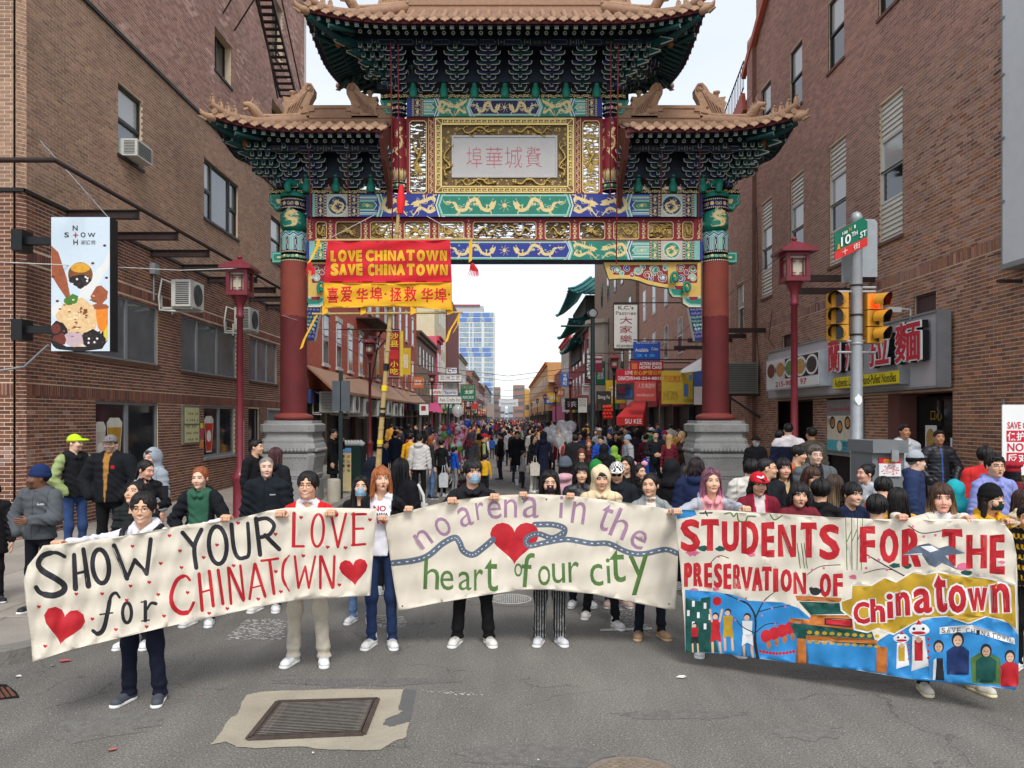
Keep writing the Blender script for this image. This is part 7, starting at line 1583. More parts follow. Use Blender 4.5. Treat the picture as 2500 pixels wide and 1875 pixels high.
banner([(105,312),(300,262),(560,198),(850,165),(1100,155),(1350,165),(1600,195),(1900,235),(2068,268),(2092,480),(2085,700),(2075,945),(1800,890),(1500,828),(1200,800),(1000,805),(800,835),(500,885),(200,945),(160,700),(130,480)],T2,L_,line_depth(940,7.3,1650,7.25,.010,2),(80,26),'banner','cream cloth banner lettered no arena in the heart of our city')
T3=xc(1600,1200,2.458);L_=[];A3=lambda m,*rings:L_.append((m,[[T3(p)for p in r]for r in rings],'or'))
S3=lambda m,*ss:strokes(L_,m,T3,ss)
A3(CBL,[(118,108),(235,112),(248,140),(215,152),(180,158),(130,166)]);S3(CB,([(268,130),(340,128)],9),([(300,118),(312,145)],8));S3(CGR,([(415,135),(450,128),(470,150),(490,130),(500,175),(540,180),(555,150),(600,150)],9),([(690,140),(715,170),(760,145)],8))
for x in(1150,1180,1210,1235):S3(CGR,([(x,470),(x+(x-1190)*.2,160)],5),([(x,300),(x+30,230)],5))
for x in(860,885,902):S3(CGR,([(x+10,460),(x-10,310)],5))
S3(CB,([(1270,380),(1390,450),(1510,515)],8),([(1250,490),(1350,465),(1420,470)],5),([(1520,205),(1600,250),(1720,235)],6),([(330,430),(380,385),(440,400)],5),([(910,500),(990,450),(1110,440)],5))
for x,y in((1285,395),(1340,410),(1265,460),(1390,470),(1545,210),(1610,270),(1680,262),(940,470),(1010,460),(380,390)):A3(CPK,circ(x,y,9,7))
for x,y,w_ in((222,368,42),(575,380,24),(1855,450,44),(1185,515,26),(230,590,24),(362,585,22),(2078,425,18)):A3(CPK,clumpy(x,y,w_*2,w_,12,x,.35))
for x,y in((285,342),(390,342),(1440,445),(1510,445),(1865,488)):A3(CDG,clumpy(x,y,60,32,10,x,.3))
rows=[('STUDENTS',[(150,165,270,362),(268,165,388,366),(398,170,502,362),(515,175,620,380),(635,180,722,396),(735,190,845,402),(865,185,975,408),(982,195,1108,412)]),('FOR',[(1226,205,1326,436),(1345,220,1460,432),(1478,220,1598,457)]),('THE',[(1712,225,1850,458),(1865,250,1990,472),(2005,255,2105,500)]),('PRESERVATION',[(172,425,222,580),(228,425,285,575),(292,425,345,580),(350,430,402,580),(408,430,460,590),(466,435,516,590),(510,445,585,600),(578,450,645,605),(636,450,702,602),(706,455,738,610),(750,465,820,605),(828,480,905,622)]),('OF',[(985,490,1055,635),(1066,490,1130,635)])]
for s_,bx in rows:
 for ch,b in zip(s_,bx):letter(L_,CR,T3,ch,*b,bold=.13)
A3(CBL,[(178,590),(330,600),(460,618),(560,655),(760,665),(860,700),(930,760),(930,900),(1330,900),(1440,830),(1560,790),(1700,748),(1990,752),(2120,790),(2178,860),(2182,1195),(1900,1165),(1560,1135),(1200,1075),(850,1035),(600,1005),(430,980),(180,970)])
A3(CDG,[(180,640),(270,660),(275,640),(330,632),(330,700),(380,965),(182,968)])
for i in range(5):
 for j in range(3):A3(CWH,rect(190+i*30+(i>2)*10,650+j*62+i*6,206+i*30+(i>2)*10,685+j*62+i*6))if(i+j)%2 else None
def man(x,y,h,shirt,pant,arm=0,hair=CB):
 A3(hair,circ(x,y,h*.085,10));A3(CSK,circ(x-h*.01,y+h*.03,h*.065,10));A3(shirt,[(x-h*.12,y+h*.1),(x+h*.12,y+h*.1),(x+h*.1,y+h*.42),(x-h*.1,y+h*.42)]);A3(pant,[(x-h*.11,y+h*.42),(x+h*.12,y+h*.42),(x+h*.14,y+h*.68),(x+.02,y+h*.6),(x-h*.13,y+h*.68)])
 S3(CSK,([(x-h*.08,y+h*.68),(x-h*.07,y+h*.95)],h*.06),([(x+h*.1,y+h*.68),(x+h*.12,y+h*.95)],h*.06))
 if arm:S3(CSK,([(x-h*.1,y+h*.14),(x-h*.14,y-h*.15)],h*.05),([(x+h*.1,y+h*.14),(x+h*.16,y-h*.15)],h*.05))
man(237,800,170,CR,CB);man(362,745,240,CR,CR,1);A3(CR,circ(370,658,27,16));man(436,722,240,CYE,CYE);man(552,750,260,CWH,CWH)
S3(CB,([(615,1000),(598,900),(600,760),(560,680),(500,650),(420,615)],[18,12,6]),([(600,760),(650,660),(720,600)],[10,4]),([(625,720),(700,700),(810,680)],[7,4]),([(598,850),(660,800),(730,790)],[7,4]),([(598,850),(520,810),(480,760)],[7,4]))
for x,y in((500,650),(545,640),(650,660),(700,700),(780,690),(480,770),(640,745),(720,795)):A3(CPK,circ(x,y,7,6))
for k in range(4):A3(CR,oval(665+k*48,868-k*16,34,40));A3(COR,clumpy(680+k*48,920-k*16,26,50,8,k,.2))
for k in range(11):A3(CR,circ(630+k*20,958+14*math.sin(k*.3),10,8))
A3(COR,[(840,625),(1120,640),(1110,665),(850,655)],[(800,760),(930,768),(930,800),(810,785)]);A3(CDG,[(860,660),(1115,668),(1140,735),(930,740)],[(805,790),(930,800),(1300,840),(1330,930),(850,880)])
A3(COR,[(930,740),(1190,745),(1200,830),(930,800)],[(850,880),(902,885),(910,1040),(845,1030)],[(1328,930),(1392,935),(1388,1090),(1325,1085)],[(905,862),(1330,890),(1330,915),(905,890)]);A3(CB,[(1015,760),(1180,765),(1180,815),(1015,800)]);A3(CR,[(1025,768),(1172,772),(1172,808),(1025,795)])
for k in range(10):A3(CYE,oval(925+k*45,845+k*2.6,15,11));A3(CYE,oval(925+k*45,902+k*3,17,9))
A3(CB,oval(960,600,32,24),circ(935,585,13,8),[(980,600),(1005,570),(995,610)]);A3(CRD,[(1570,325),(1640,310),(1700,340),(1760,325),(1860,370),(1740,385),(1810,470),(1720,430),(1680,455),(1640,440),(1600,380),(1480,385)]);A3(CWH,[(1590,330),(1660,325),(1700,350),(1650,365)],[(1480,378),(1600,370),(1600,378)])
cl=[(1105,662),(1168,640),(1172,560),(1290,562),(1370,512),(1440,542),(1540,478),(1620,492),(1700,478),(1850,502),(2000,518),(2168,560),(2176,830),(2100,775),(1990,752),(1880,795),(1750,752),(1600,762),(1430,862),(1330,826),(1272,850),(1190,832),(1182,765),(1112,715)]
cxm,cym=1640,660;A3(CWH,cl);A3(CYE,[(cxm+(x-cxm)*.978,cym+(y-cym)*.95)for x,y in cl])
bx=[(1188,662,1288,795),(1290,638,1378,790),(1388,612,1428,768),(1442,602,1528,752),(1548,580,1660,732),(1672,492,1750,728),(1758,560,1866,730),(1874,572,1995,722),(2012,550,2126,735)]
for m_,g_,bo in((CWH,12,.26),(CR,0,.12)):
 for ch,b in zip('Chinatown',bx):letter(L_,m_,T3,ch,*b,bold=bo,rot=-.04,grow=g_)
A3(CWH,[(1705,815),(1900,800),(2155,880),(2158,918),(1900,842),(1706,856)])
for i,ch in enumerate('SAVECHINATOWN'):x=1728+i*31+(i>3)*22;letter(L_,CB,T3,ch,x-10,818+max(0,i-4)*6.5,x+11,848+max(0,i-4)*6.5,bold=.01,rot=.12 if i>6 else 0)
def bust(x,y,s,coat,skin=CSK):
 A3(CB,oval(x,y,s*.34,s*.42));A3(skin,oval(x,y+s*.06,s*.24,s*.3));A3(coat,[(x-s*.25,y+s*.35),(x+s*.25,y+s*.35),(x+s*.62,y+s*.62),(x+s*.6,y+s*1.9),(x-s*.6,y+s*1.9),(x-s*.62,y+s*.62)])
 S3(CB,([(x-s*.14,y+s*.02),(x-s*.05,y+s*.02)],3),([(x+s*.05,y+s*.02),(x+s*.14,y+s*.02)],3),([(x-s*.08,y+s*.22),(x+s*.08,y+s*.22)],3))
A3(CGR,[(1890,1000),(1960,960),(2070,1000),(2080,1160),(1900,1150)]);bust(1700,930,95,CBL);bust(1815,890,110,CGN);bust(1985,955,100,CDG);bust(2128,990,95,CR);A3(CWH,[(1670,1010),(1685,1000),(1690,1130),(1665,1130)]);A3(CB,[(1690,1000),(1725,1000),(1735,1135),(1680,1130)])
for x,y,s in((1478,880,46),(1580,830,62)):
 A3(CWH,clumpy(x,y,s*2.0,s*1.2,14,x,.12));A3(CR,oval(x,y+s*.3,s*.7,s*.16),[(x-s*.3,y-s*.5),(x+s*.3,y-s*.5),(x,y-s*1.0)]);A3(CB,circ(x-s*.45,y-s*.1,s*.15,8),circ(x+s*.45,y-s*.1,s*.15,8));A3(CWH,[(x-s*.6,y+s*.6),(x+s*.6,y+s*.6),(x+s,y+s*3.5),(x-s*.7,y+s*4)])
 A3(CYE if s<50 else CR,[(x-s*.4,y+s*1.0),(x+s*.4,y+s*1.0),(x+s*.4,y+s*3),(x-s*.4,y+s*3)]);A3(CSK,circ(x,y+s*.95,s*.3,10));
 for k in range(4):A3(CR,circ(x+s*.95,y+s*(.9+k*.6),s*.16,6))
banner([(120,108),(400,112),(700,130),(1000,150),(1300,165),(1600,168),(1900,165),(2040,168),(2095,195),(2145,260),(2168,380),(2180,700),(2180,1150),(2160,1192),(2110,1185),(1900,1160),(1560,1130),(1200,1070),(850,1030),(600,1000),(430,975),(180,965),(175,800),(150,450),(128,250)],T3,L_,line_depth(1655,6.85,2485,5.6,.008,4),(100,46),'banner','long white painted mural banner lettered STUDENTS FOR THE PRESERVATION OF Chinatown')
T4=xc(640,400,3.687);L_=[];YP=7.75
A4=lambda m,r:L_.append((m,[[T4(p)for p in r]],'or'));A4(1,[(555,1069),(1708,1067),(1710,1320),(545,1300)])
for s_,y0,y1,xs in(('LOVE',772,884,((615,672),(682,762),(766,846),(842,905))),('CHINATOWN',772,880,((930,1008),(1012,1086),(1092,1124),(1130,1206),(1210,1290),(1292,1380),(1390,1468),(1472,1592),(1600,1664))),('SAVE',894,1008,((615,690),(690,766),(766,846),(846,910))),('CHINATOWN',898,1010,((950,1014),(1016,1086),(1092,1130),(1136,1206),(1206,1290),(1295,1380),(1386,1466),(1472,1592),(1600,1672)))):
 for ch,(a,b)in zip(s_,xs):
  ch='i' if ch=='I' else ch;letter(L_,2,T4,ch,a,y0,b,y1,bold=.30,grow=5);letter(L_,1,T4,ch,a,y0,b,y1,bold=.22)
L_.append((0,[[T4(p)for p in heart(724,824,34,34,0,12)]],'or'))
for ch,x0,y0,x1,y1 in(('喜',580,1110,690,1255),('爱',705,1100,810,1245),('华',845,1115,955,1250),('埠',970,1105,1085,1240),('拯',1150,1110,1255,1240),('救',1275,1105,1390,1240),('华',1430,1115,1540,1250),('埠',1550,1115,1665,1250)):letter(L_,0,T4,ch,x0,y0,x1,y1,bold=.06)
A4(0,circ(1110,1172,11,10));A4(0,circ(1683,1176,11,10))
d4=lambda a,b:P(a,b,YP-.03+.010*math.sin(a*.09)+.008*math.sin(b*.13+a*.03))
bn=empty('pole_banner',P(925,1200,YP),'red and yellow cloth banner on bamboo poles reading LOVE CHINATOWN SAVE CHINATOWN','banner')
paint([T4(p)for p in[(590,690),(900,694),(1300,688),(1692,682),(1700,900),(1708,1067),(1710,1322),(1350,1290),(1000,1288),(545,1300),(555,1069),(572,880)]],L_,d4,grid=(60,40),name='cloth',parent=bn,mats=[mat('cloth_red',(204,30,44),rough=.8,var=.08,bump=.2,bs=300),mat('cloth_yellow',(226,168,36),rough=.8,var=.06,bump=.2,bs=300),mat('cloth_maroon',(120,30,40),rough=.8)],smooth=True,thick=.003)
M_BAM=mat('bamboo',(178,150,96),rough=.5,var=.15,vs=20);M_RY=M_BAM;M_YC=mat('ribbon_yellow',(228,174,40),rough=.8,var=.08);M_RC=mat('ribbon_red',(196,36,44),rough=.8,var=.1)
def rod(a,b,r,nm='rod',m=M_BAM,nodes=6,Y=YP):
 mb=MB();A,B=Vector(P(*T4(a),Y)),Vector(P(*T4(b),Y));mb.tube([A,B],r,8)
 for k in range(1,nodes):p=A.lerp(B,k/nodes);d=(B-A).normalized()*.008;mb.tube([p-d,p+d],r*1.18,8)
 return mb.build(nm,m,bn)
rod((480,692),(1900,681),.014,nodes=3);rod((450,1352),(1805,1338),.012,nodes=3)
mb=MB();A,B=Vector(P(977,470,YP)),Vector(P(923,1140,7.85));pts=[A.lerp(B,k/14)for k in range(15)];mb.tube(pts,[.016+.012*k/14 for k in range(15)],8)
for k in range(1,14):p=pts[k];mb.tube([p-Vector((0,0,.01)),p+Vector((0,0,.01))],.03,8,mi=1 if k in(9,11,13)else 0)
mb.tube([pts[13],Vector(P(920,1290,7.9))],.026,8);mb.build('pole',[M_BAM,M_BLK],bn)
for k,(a,b)in enumerate(((.62,.64),(.70,.72),(.80,.815),(.90,.915))):mb=MB();mb.tube([A.lerp(B,a),A.lerp(B,b)],.031,8);mb.build('tape',M_BLK if k%2==0 else mat('tape_yellow',(228,200,40)),bn)
mb=MB();mb.tube([P(977,522,YP),P(979,490,YP),P(980,452,YP)],[.03,.045,.02],8);mb.build('red_wrap',mat('red_wrap',(214,30,36),rough=.6),bn)
def strap(pts,w_,m,nm):
 mb=MB();q=[Vector(P(*T4(p),YP-.02))for p in pts];vs=[]
 for i,p in enumerate(q):vs+=[p-Vector((w_,0,.01)),p+Vector((w_,.01*math.sin(i*2),.01))]
 mb.add(vs,[(2*i,2*i+1,2*i+3,2*i+2)for i in range(len(q)-1)],0,True);mb.build(nm,m,bn)
strap([(510,685),(490,760),(450,840),(420,890)],.018,M_YC,'ribbon');strap([(1875,690),(1878,760),(1874,880)],.016,M_YC,'ribbon');strap([(490,1362),(440,1460),(380,1580),(352,1662)],.016,M_YC,'ribbon');strap([(1778,1345),(1740,1420),(1690,1500),(1658,1604)],.015,M_YC,'ribbon');strap([(1770,1350),(1765,1440),(1720,1520)],.010,M_YC,'ribbon')
for x in(565,910,1360,1690):strap([(x,1270),(x,1300),(x,1352)],.028,M_YC,'loop')
for x,y in((410,895),(1878,900)):
 for k in range(7):strap([(x+k*3,y),(x-10+k*12,y+60),(x-30+k*16,y+112)],.006,M_RC,'tassel_strand')
for a,b in(((1010,460),(625,660)),((1480,470),(1870,690))):mb=MB();mb.tube([P(*T4(a),YP),P(*T4(b),YP)],.003,4);mb.build('string',M_ACW,bn)
# the street behind the gate
def wallfn(X,s):return lambda a,z,o:(X+s*o,a,z)
def bldg(name,X,s,Y0,Y1,h,rgb,label,ys=(),rows=(),ww=1.0,win=None,frame=None,cornice=None,shop=(30,26,26),D=12,awn=None,lintel=None,group=None,base=3.4,front=True,bw=.35):
 """s=+1: wall faces +x (left side of the street)"""
 fn=wallfn(X,s);r=empty(name,(X,Y0,0),label,'building',group);x1=X-s*D
 mb=MB();mb.box(min(X,x1),max(X,x1),Y0,Y1,base,h);m=brick_mat(rgb,bw)if bw else mat('render%d%d%d'%rgb,rgb,var=.08,vs=1.5,rough=.85);w_=mb.build('wall',m,r)
 mb=MB();mb.box(min(X-s*.2,x1),max(X-s*.2,x1),Y0,Y1,0,base);mb.build('shopfront',mat('shop%d%d%d'%shop,shop,var=.5,vs=1.2,rough=.5),r)
 n=max(1,int((Y1-Y0)/3.2))
 for k in range(n+1):y=Y0+(Y1-Y0)*k/n;mb=MB();obox(mb,fn,max(Y0,y-.15),min(Y1,y+.15),.1,base,-.2,.03);mb.build('pilaster',mat('pil%d'%(k%3),((70,50,44),(120,110,100),(46,44,46))[k%3]),r)
 for k in range(n):y=Y0+(Y1-Y0)*(k+.5)/n;c=RND.choice([(150,40,46),(40,44,48),(190,186,176),(40,90,60),(176,60,50),(60,66,110),(200,170,60)]);mb=MB();obox(mb,fn,y-1.3,y+1.3,base-.6,base-.02,-.02,.12);mb.build('fascia',mat('fas%d%d%d'%c,c,var=.3,vs=4),r)
 for z0,z1 in rows:
  for y in ys:
   if y+ww>Y1:continue
   mb=MB();obox(mb,fn,y,y+ww,z0,z1,-.02,.03);
   mb.m=[0]*6;f=mb.build('window',frame or M_FRW,r)
   for q,(a,b)in enumerate(((.0,.5),(.5,1))):g=MB();obox(g,fn,y+.09,y+ww-.09,z0+.08+(z1-z0)*a*.97,z0+(z1-z0)*b-.04,.03,.04);g.build('pane',win or(M_GLASS if q==0 else M_GLASSM),f)
   if lintel:g=MB();obox(g,fn,y-.1,y+ww+.1,z1,z1+.22,0,.08);g.build('lintel',lintel,f);g=MB();obox(g,fn,y-.1,y+ww+.1,z0-.12,z0,0,.1);g.build('sill',lintel,f)
 if cornice:mb=MB();obox(mb,fn,Y0,Y1,h-.5,h-.15,0,.25);obox(mb,fn,Y0,Y1,h-.15,h+.05,0,.45);mb.build('cornice',mat('cor%d%d%d'%cornice,cornice,var=.1),r)
 if awn:
  a0,a1,z0,z1,d,c=awn
  for k in range(int((a1-a0)/.5)):y=a0+k*.5;mb=MB();mb.add([fn(y,z1,.05),fn(y+.47,z1,.05),fn(y+.47,z0,d),fn(y,z0,d),fn(y,z1-.06,.02),fn(y+.47,z1-.06,.02),fn(y+.47,z0-.12,d),fn(y,z0-.12,d)],[(0,1,2,3),(4,7,6,5),(3,2,6,7),(0,3,7,4),(1,5,6,2)]);mb.build('awning_panel',mat('awn%d%d%d'%c,c,rough=.6,var=.12),r)
 return r
def brick_mat(rgb,w_):
 k='brk%d%d%d'%rgb
 if k in _M:return _M[k]
 m=mat(k,rgb,rough=.9,var=.12,vs=2);nt=m.node_tree;N=nt.nodes;L=nt.links;p=N['Principled BSDF'];b=N.new('ShaderNodeTexBrick');c=lin(rgb)
 for i,f in((1,1.12),(2,.8)):b.inputs[i].default_value=(*[v*f for v in c],1)
 b.inputs[3].default_value=(*[min(1,v*1.5+.06)for v in c],1);b.inputs['Scale'].default_value=1;b.inputs['Brick Width'].default_value=.213;b.inputs['Row Height'].default_value=.0677;b.inputs['Mortar Size'].default_value=.007
 tc=N.new('ShaderNodeTexCoord');sx=N.new('ShaderNodeSeparateXYZ');cx=N.new('ShaderNodeCombineXYZ');ad=N.new('ShaderNodeMath');L.new(tc.outputs['Object'],sx.inputs[0]);L.new(sx.outputs[0],ad.inputs[0]);L.new(sx.outputs[1],ad.inputs[1]);L.new(ad.outputs[0],cx.inputs[0]);L.new(sx.outputs[2],cx.inputs[1]);L.new(cx.outputs[0],b.inputs[0])
 vm=[n for n in N if n.type=='VECT_MATH'][0];L.new(b.outputs[0],vm.inputs[0]);return m
WL=mat('lintel_white',(200,196,188),var=.06)
b1=bldg('brick_building',-8.2,1,31.1,69,13.5,(172,84,64),'red brick row building with white window frames and ribbed brown metal awning',ys=(34,36.7,39.4,42.3,45,47.8,51,54.5,57.8,61.5,65.5),rows=((4.6,6.8),(8.4,10.6)),ww=1.05,lintel=WL,cornice=(120,70,60),shop=(28,24,24),awn=(31.2,68.5,3.35,4.35,1.15,(150,112,84)),base=3.4)
bldg('brick_building',-8.2,1,69,86.5,10.0,(136,112,98),'small brown brick building with narrow windows',ys=(71,74,77,80,83),rows=((4.4,6),(7,8.8)),ww=.8,cornice=(96,72,60),frame=M_FRK)
bldg('pink_building',-8.0,1,86.5,92,11.4,(206,96,110),'narrow bright pink building with red cornice',ys=(87.5,89.8),rows=((4.6,6.2),(7.4,9.6)),cornice=(190,60,70),bw=0)
bldg('cream_building',-8.3,1,87,103,18.5,(206,196,164),'tall cream building with quoined corner',ys=(93,96,99),rows=((4.6,6.4),(7.6,9.4),(10.6,12.4),(13.6,15.4)),bw=0,cornice=(190,180,150));bldg('brown_tower',-8.1,1,103,127,19.2,(112,58,52),'dark red brown slab building',ys=(106,112,118),rows=((5,7),),bw=0)
for i,(a,b,h,c,lb)in enumerate(((127,150,12.8,(196,190,180),'white low building beyond the brown slab'),(150,175,10.5,(156,92,70),'orange brick building on the left far down the street'),(175,215,13,(140,100,88),'brown building on the left far down the street'),(215,270,12,(120,60,54),'dark red building far down the left side'),(270,380,14,(150,140,134),'pale building near the left vanishing point'))):bldg('building',-8.2,1,a,b,h,c,lb,ys=[a+2+4*k for k in range(int((b-a)/4))],rows=((4.6,6.4),(7.6,9.4)),bw=0,cornice=(130,120,110))
fe2=empty('fire_escape',(-7.2,44,8),'black fire escape balcony on the red brick building','fire escape')
mb=MB();mb.box(-8.2,-7.0,41.5,48,7.55,7.62);mb.build('platform',M_STEEL,fe2)
for k in range(12):y=41.5+k*.59;mb=MB();mb.bar((-7.0,y,7.6),(-7.0,y,8.6),.03);mb.build('baluster',M_STEEL,fe2)
for a,b in(((-7.0,41.5,8.6),(-7.0,48,8.6)),((-8.15,42,6.3),(-7.1,42,7.5)),((-8.15,45,6.3),(-7.1,45,7.5)),((-8.15,47.5,6.3),(-7.1,47.5,7.5)),((-7.3,47.8,7.6),(-7.3,44.2,3.9)),((-7.9,47.8,7.6),(-7.9,44.2,3.9)),((-7.0,38.5,6.3),(-7.0,47.5,6.9))):mb=MB();mb.bar(a,b,.06);mb.build('rail',M_STEEL,fe2)
for k,(y,z)in enumerate(((32.2,2.75),(35.4,2.75),(38,2.6),(42,2.6),(45.5,2.7),(48,2.6),(51,2.6))):ac_out(-7.9,-7.1,y,y+1.5,z-.3,z+.55,['weathered','boxy','small','ribbed','second ribbed','third ribbed','last'][k]+' air conditioner hung under the brown awning','air conditioners under the brown awning')
bldg('brick_building',8.1,-1,27.95,47.5,12.2,(170,132,114),'pinkish brick building behind the right gate column with downpipes',ys=(29.4,32.4,35.6,38.8,42,45),rows=((5.2,6.9),(7.9,9.7)),ww=.95,cornice=(110,70,60))
bldg('brick_building',7.9,-1,47.5,70,16.8,(128,106,88),'grey-brown brick building with stone bay behind the pastry sign',ys=(49,52.5,56,60,64),rows=((4.8,6.8),(8,10),(11.4,13.4)),ww=1.1,frame=M_FRK,cornice=(104,84,74))
mb=MB();mb.lathe([(1.5,3.4),(1.5,9.6),(1.8,9.7),(1.8,10),(0,10.1)],(8.0,62,0),12,sm=False);mb.build('stone_bay',mat('bay_stone',(170,160,146),var=.12),label='pale round stone bay on the grey-brown brick building',cat='bay window')
bldg('pagoda_building',7.6,-1,70,96,11.0,(150,70,72),'dark pink building topped with green pagoda roofs',ys=(72,76,80,84,88),rows=((4.6,6.6),(7.6,9.8)),ww=1.6,bw=0,cornice=(60,70,66))
pg=empty('pagoda_roof',(7.6,78,11),'green glazed pagoda roofs with flared corners over the street','pagoda roof');M_PGR=mat('pagoda_green',(52,112,110),rough=.5,var=.25,vs=1.5)
for q,(z,o,h)in enumerate(((13.6,2.3,1.9),(11.2,2.0,1.0),(9.6,1.6,.8))):
 mb=MB();a,b=(7.9,12),(73+q*3,88+q*2)
 def pf(u,v):
  cxy=(Vector((a[0]-o*(1-v),b[0]-o*(1-v)*.8+(b[1]-b[0]+1.6*o*(1-v))*u,0)));return(cxy.x,cxy.y,z+h*v**1.4+.5*(abs(2*u-1)**5)*(1-v))
 mb.grid(pf,20,6);mb.build('green_roof',M_PGR,pg)
 def pf2(u,v):return(a[0]-o*(1-v)+4*u,b[0]-o*(1-v)*.8+.01,z+h*v**1.4+.5*((1-u)**5)*(1-v))
 mb=MB();mb.grid(pf2,10,6);mb.build('green_roof',M_PGR,pg)
 for k in range(26):u=k/25;mb=MB();mb.tube([Vector(pf(u,v))+Vector((0,0,.06))for v in(0,.3,.6,1)],.12,6);mb.build('roof_rib',M_PGR,pg)
 for k in range(9):u=k/8;mb=MB();mb.tube([Vector(pf2(u,v))+Vector((0,0,.06))for v in(0,.3,.6,1)],.12,6);mb.build('roof_rib',M_PGR,pg)
 mb=MB();mb.box(7.4,11,b[0]+.3,b[1]-.3,z-1.4,z+.3);mb.build('drum',mat('pag_drum',(60,66,62),var=.4,vs=2),pg)
bldg('white_building',7.9,-1,96,114,12.6,(190,182,170),'narrow pale building with white gable trim',ys=(98,102,106,110),rows=((4.6,6.6),(7.6,9.6)),bw=0,cornice=(200,60,60));bldg('orange_building',6.7,-1,130,235,11.6,(190,142,92),'orange building with balconies projecting into the street',ys=[134+6*k for k in range(16)],rows=((4.6,6.6),(7.6,9.6)),bw=0,cornice=(200,110,50));bldg('brick_building',7.9,-1,114,130,9.4,(150,90,76),'low brick building before the orange one',ys=(117,122),rows=((4.6,6.4),),bw=0);bldg('building',8.2,-1,235,400,12,(160,150,142),'pale building near the right vanishing point',ys=[238+7*k for k in range(22)],rows=((5,7),(8,10)),bw=0)
mb=MB()
for z in(5.0,8.2):mb.box(6.9,9.4,128.8,130,z,z+.25)
mb.build('balcony',mat('balc',(206,190,170)),label='grey and orange balconies on the orange building front',cat='balcony')
hr=empty('high_rise',(-20,480,0),'tall white apartment tower with blue glass bands','building');mb=MB();x0,x1=(1095-VX)/F*480,(1207-VX)/F*480;zt=CH+(1020-762)/F*480;mb.box(x0,x1,480,505,0,zt);mb.build('wall',mat('tower_white',(214,214,210),var=.04),hr)
mb=MB();mb.box(x0,(1180-VX)/F*480,481,500,zt,zt+4);mb.build('penthouse',mat('pent',(176,176,178)),hr);mb=MB();mb.box(x0-.3,(1172-VX)/F*480,480,500,zt+4,zt+4.8);mb.build('penthouse_trim',mat('pent_red',(170,90,96)),hr)
gb,gg=mat('tower_blue',(96,132,196),rough=.25,var=.05),mat('tower_glass',(150,168,180),rough=.15,var=.3,vs=.5);r=random.Random(2);nf=22
for f in range(nf):
 z=zt-(f+.9)*(zt/nf)
 for a,b in((.24,.44),(.47,.52),(.55,.72),(.78,.98))if f%7>1 else((.24,.98),):
  A_,B_=x0+(x1-x0)*a,x0+(x1-x0)*b;mb=MB();mb.box(A_,B_,479.8,480,z,z+2.3);mb.build('window_band',gg,hr)
  if f%7<2 or r.random()<.1:
   for q in range(3):t=q*.34+r.uniform(0,.08);mb=MB();mb.box(A_+(B_-A_)*t,A_+(B_-A_)*min(1,t+.2),479.6,479.79,z,z+2.3);mb.build('blue_panel',gb,hr)
for k,(p0,p1,py,Y,c)in enumerate(((1205,1221,945,380,(140,120,112)),(1253,1281,940,420,(150,116,106)),(1281,1293,950,260,(206,160,90)),(1221,1233,985,520,(176,180,184)),(1240,1256,990,600,(160,168,172)),(1231,1245,997,700,(190,196,200)),(1172,1206,985,300,(166,150,140)))):
 a,b=P(p0,py,Y),P(p1,1020,Y);o=empty('building',(a[0],Y,0),['brownish block just right of the blue tower','reddish block right of the vanishing point','yellow block at the far right','pale block in the far distance','small grey block beside the vanishing point','faint tall block at the end of the street','low block below the blue tower'][k],'building');mb=MB();mb.box(a[0],b[0],Y,Y+20,0,a[2]);mb.build('wall',mat('far%d'%k,c),o)
 for j in range(int(a[2]/4)):
  mb=MB();mb.box(a[0]+.1*(b[0]-a[0]),b[0]-.1*(b[0]-a[0]),Y-.1,Y,4*j+1,4*j+2.6);mb.build('window',M_GLASSM,o)
def sign(p0,y0,p1,y1,Y,bg,texts,label,th=.12,frame=None,X=None,cat='sign',arm=True):
 a,b=P(p0,y0,Y),P(p1,y1,Y);o=empty('sign',(a[0],Y,b[2]),label,cat);mb=MB();mb.box(a[0],b[0],Y,Y+th,b[2],a[2]);mb.build('board',mat('sb%d%d%d'%bg,bg,rough=.5,var=.05),o)
 if frame:
  mb=MB();e=.04
  for q in((a[0]-e,a[0],b[2]-e,a[2]+e),(b[0],b[0]+e,b[2]-e,a[2]+e),(a[0],b[0],a[2],a[2]+e),(a[0],b[0],b[2]-e,b[2])):mb.box(q[0],q[1],Y-.02,Y+th,q[2],q[3])
  mb.build('frame',frame,o)
 for t,u0,v0,u1,v1,c,bo in texts:
  if t is None:mb=MB();mb.box(a[0]+(b[0]-a[0])*u0,a[0]+(b[0]-a[0])*u1,Y-.006,Y-.001,a[2]+(b[2]-a[2])*v1,a[2]+(b[2]-a[2])*v0);mb.build('panel',mat('sb%d%d%d'%c,c,var=.2,vs=3),o);continue
  n=len(t)if '\n' in t else 1;ls=t.split('\n')
  for i,s_ in enumerate(ls):
   va,vb=v0+(v1-v0)*i/len(ls),v0+(v1-v0)*(i+.86)/len(ls)
   decal(s_,(lambda va,vb:lambda u,v:(a[0]+(b[0]-a[0])*(u0+(u1-u0)*u),Y-.009,a[2]+(b[2]-a[2])*(vb+(va-vb)*v)))(va,vb),mat('sb%d%d%d'%c,c),parent=o,bold=bo)
 if arm:
  xw=-8.2 if a[0]<0 else 8.1
  if X is None:
   for z in(a[2]+.08,b[2]-.08):mb=MB();mb.bar((a[0]if a[0]>0 else b[0],Y+th/2,z),(xw,Y+th/2,z),.05);mb.build('arm',M_STEEL,o)
 return o
W_,K_,RD,YL=(228,226,222),(30,30,32),(176,36,46),(226,196,60)
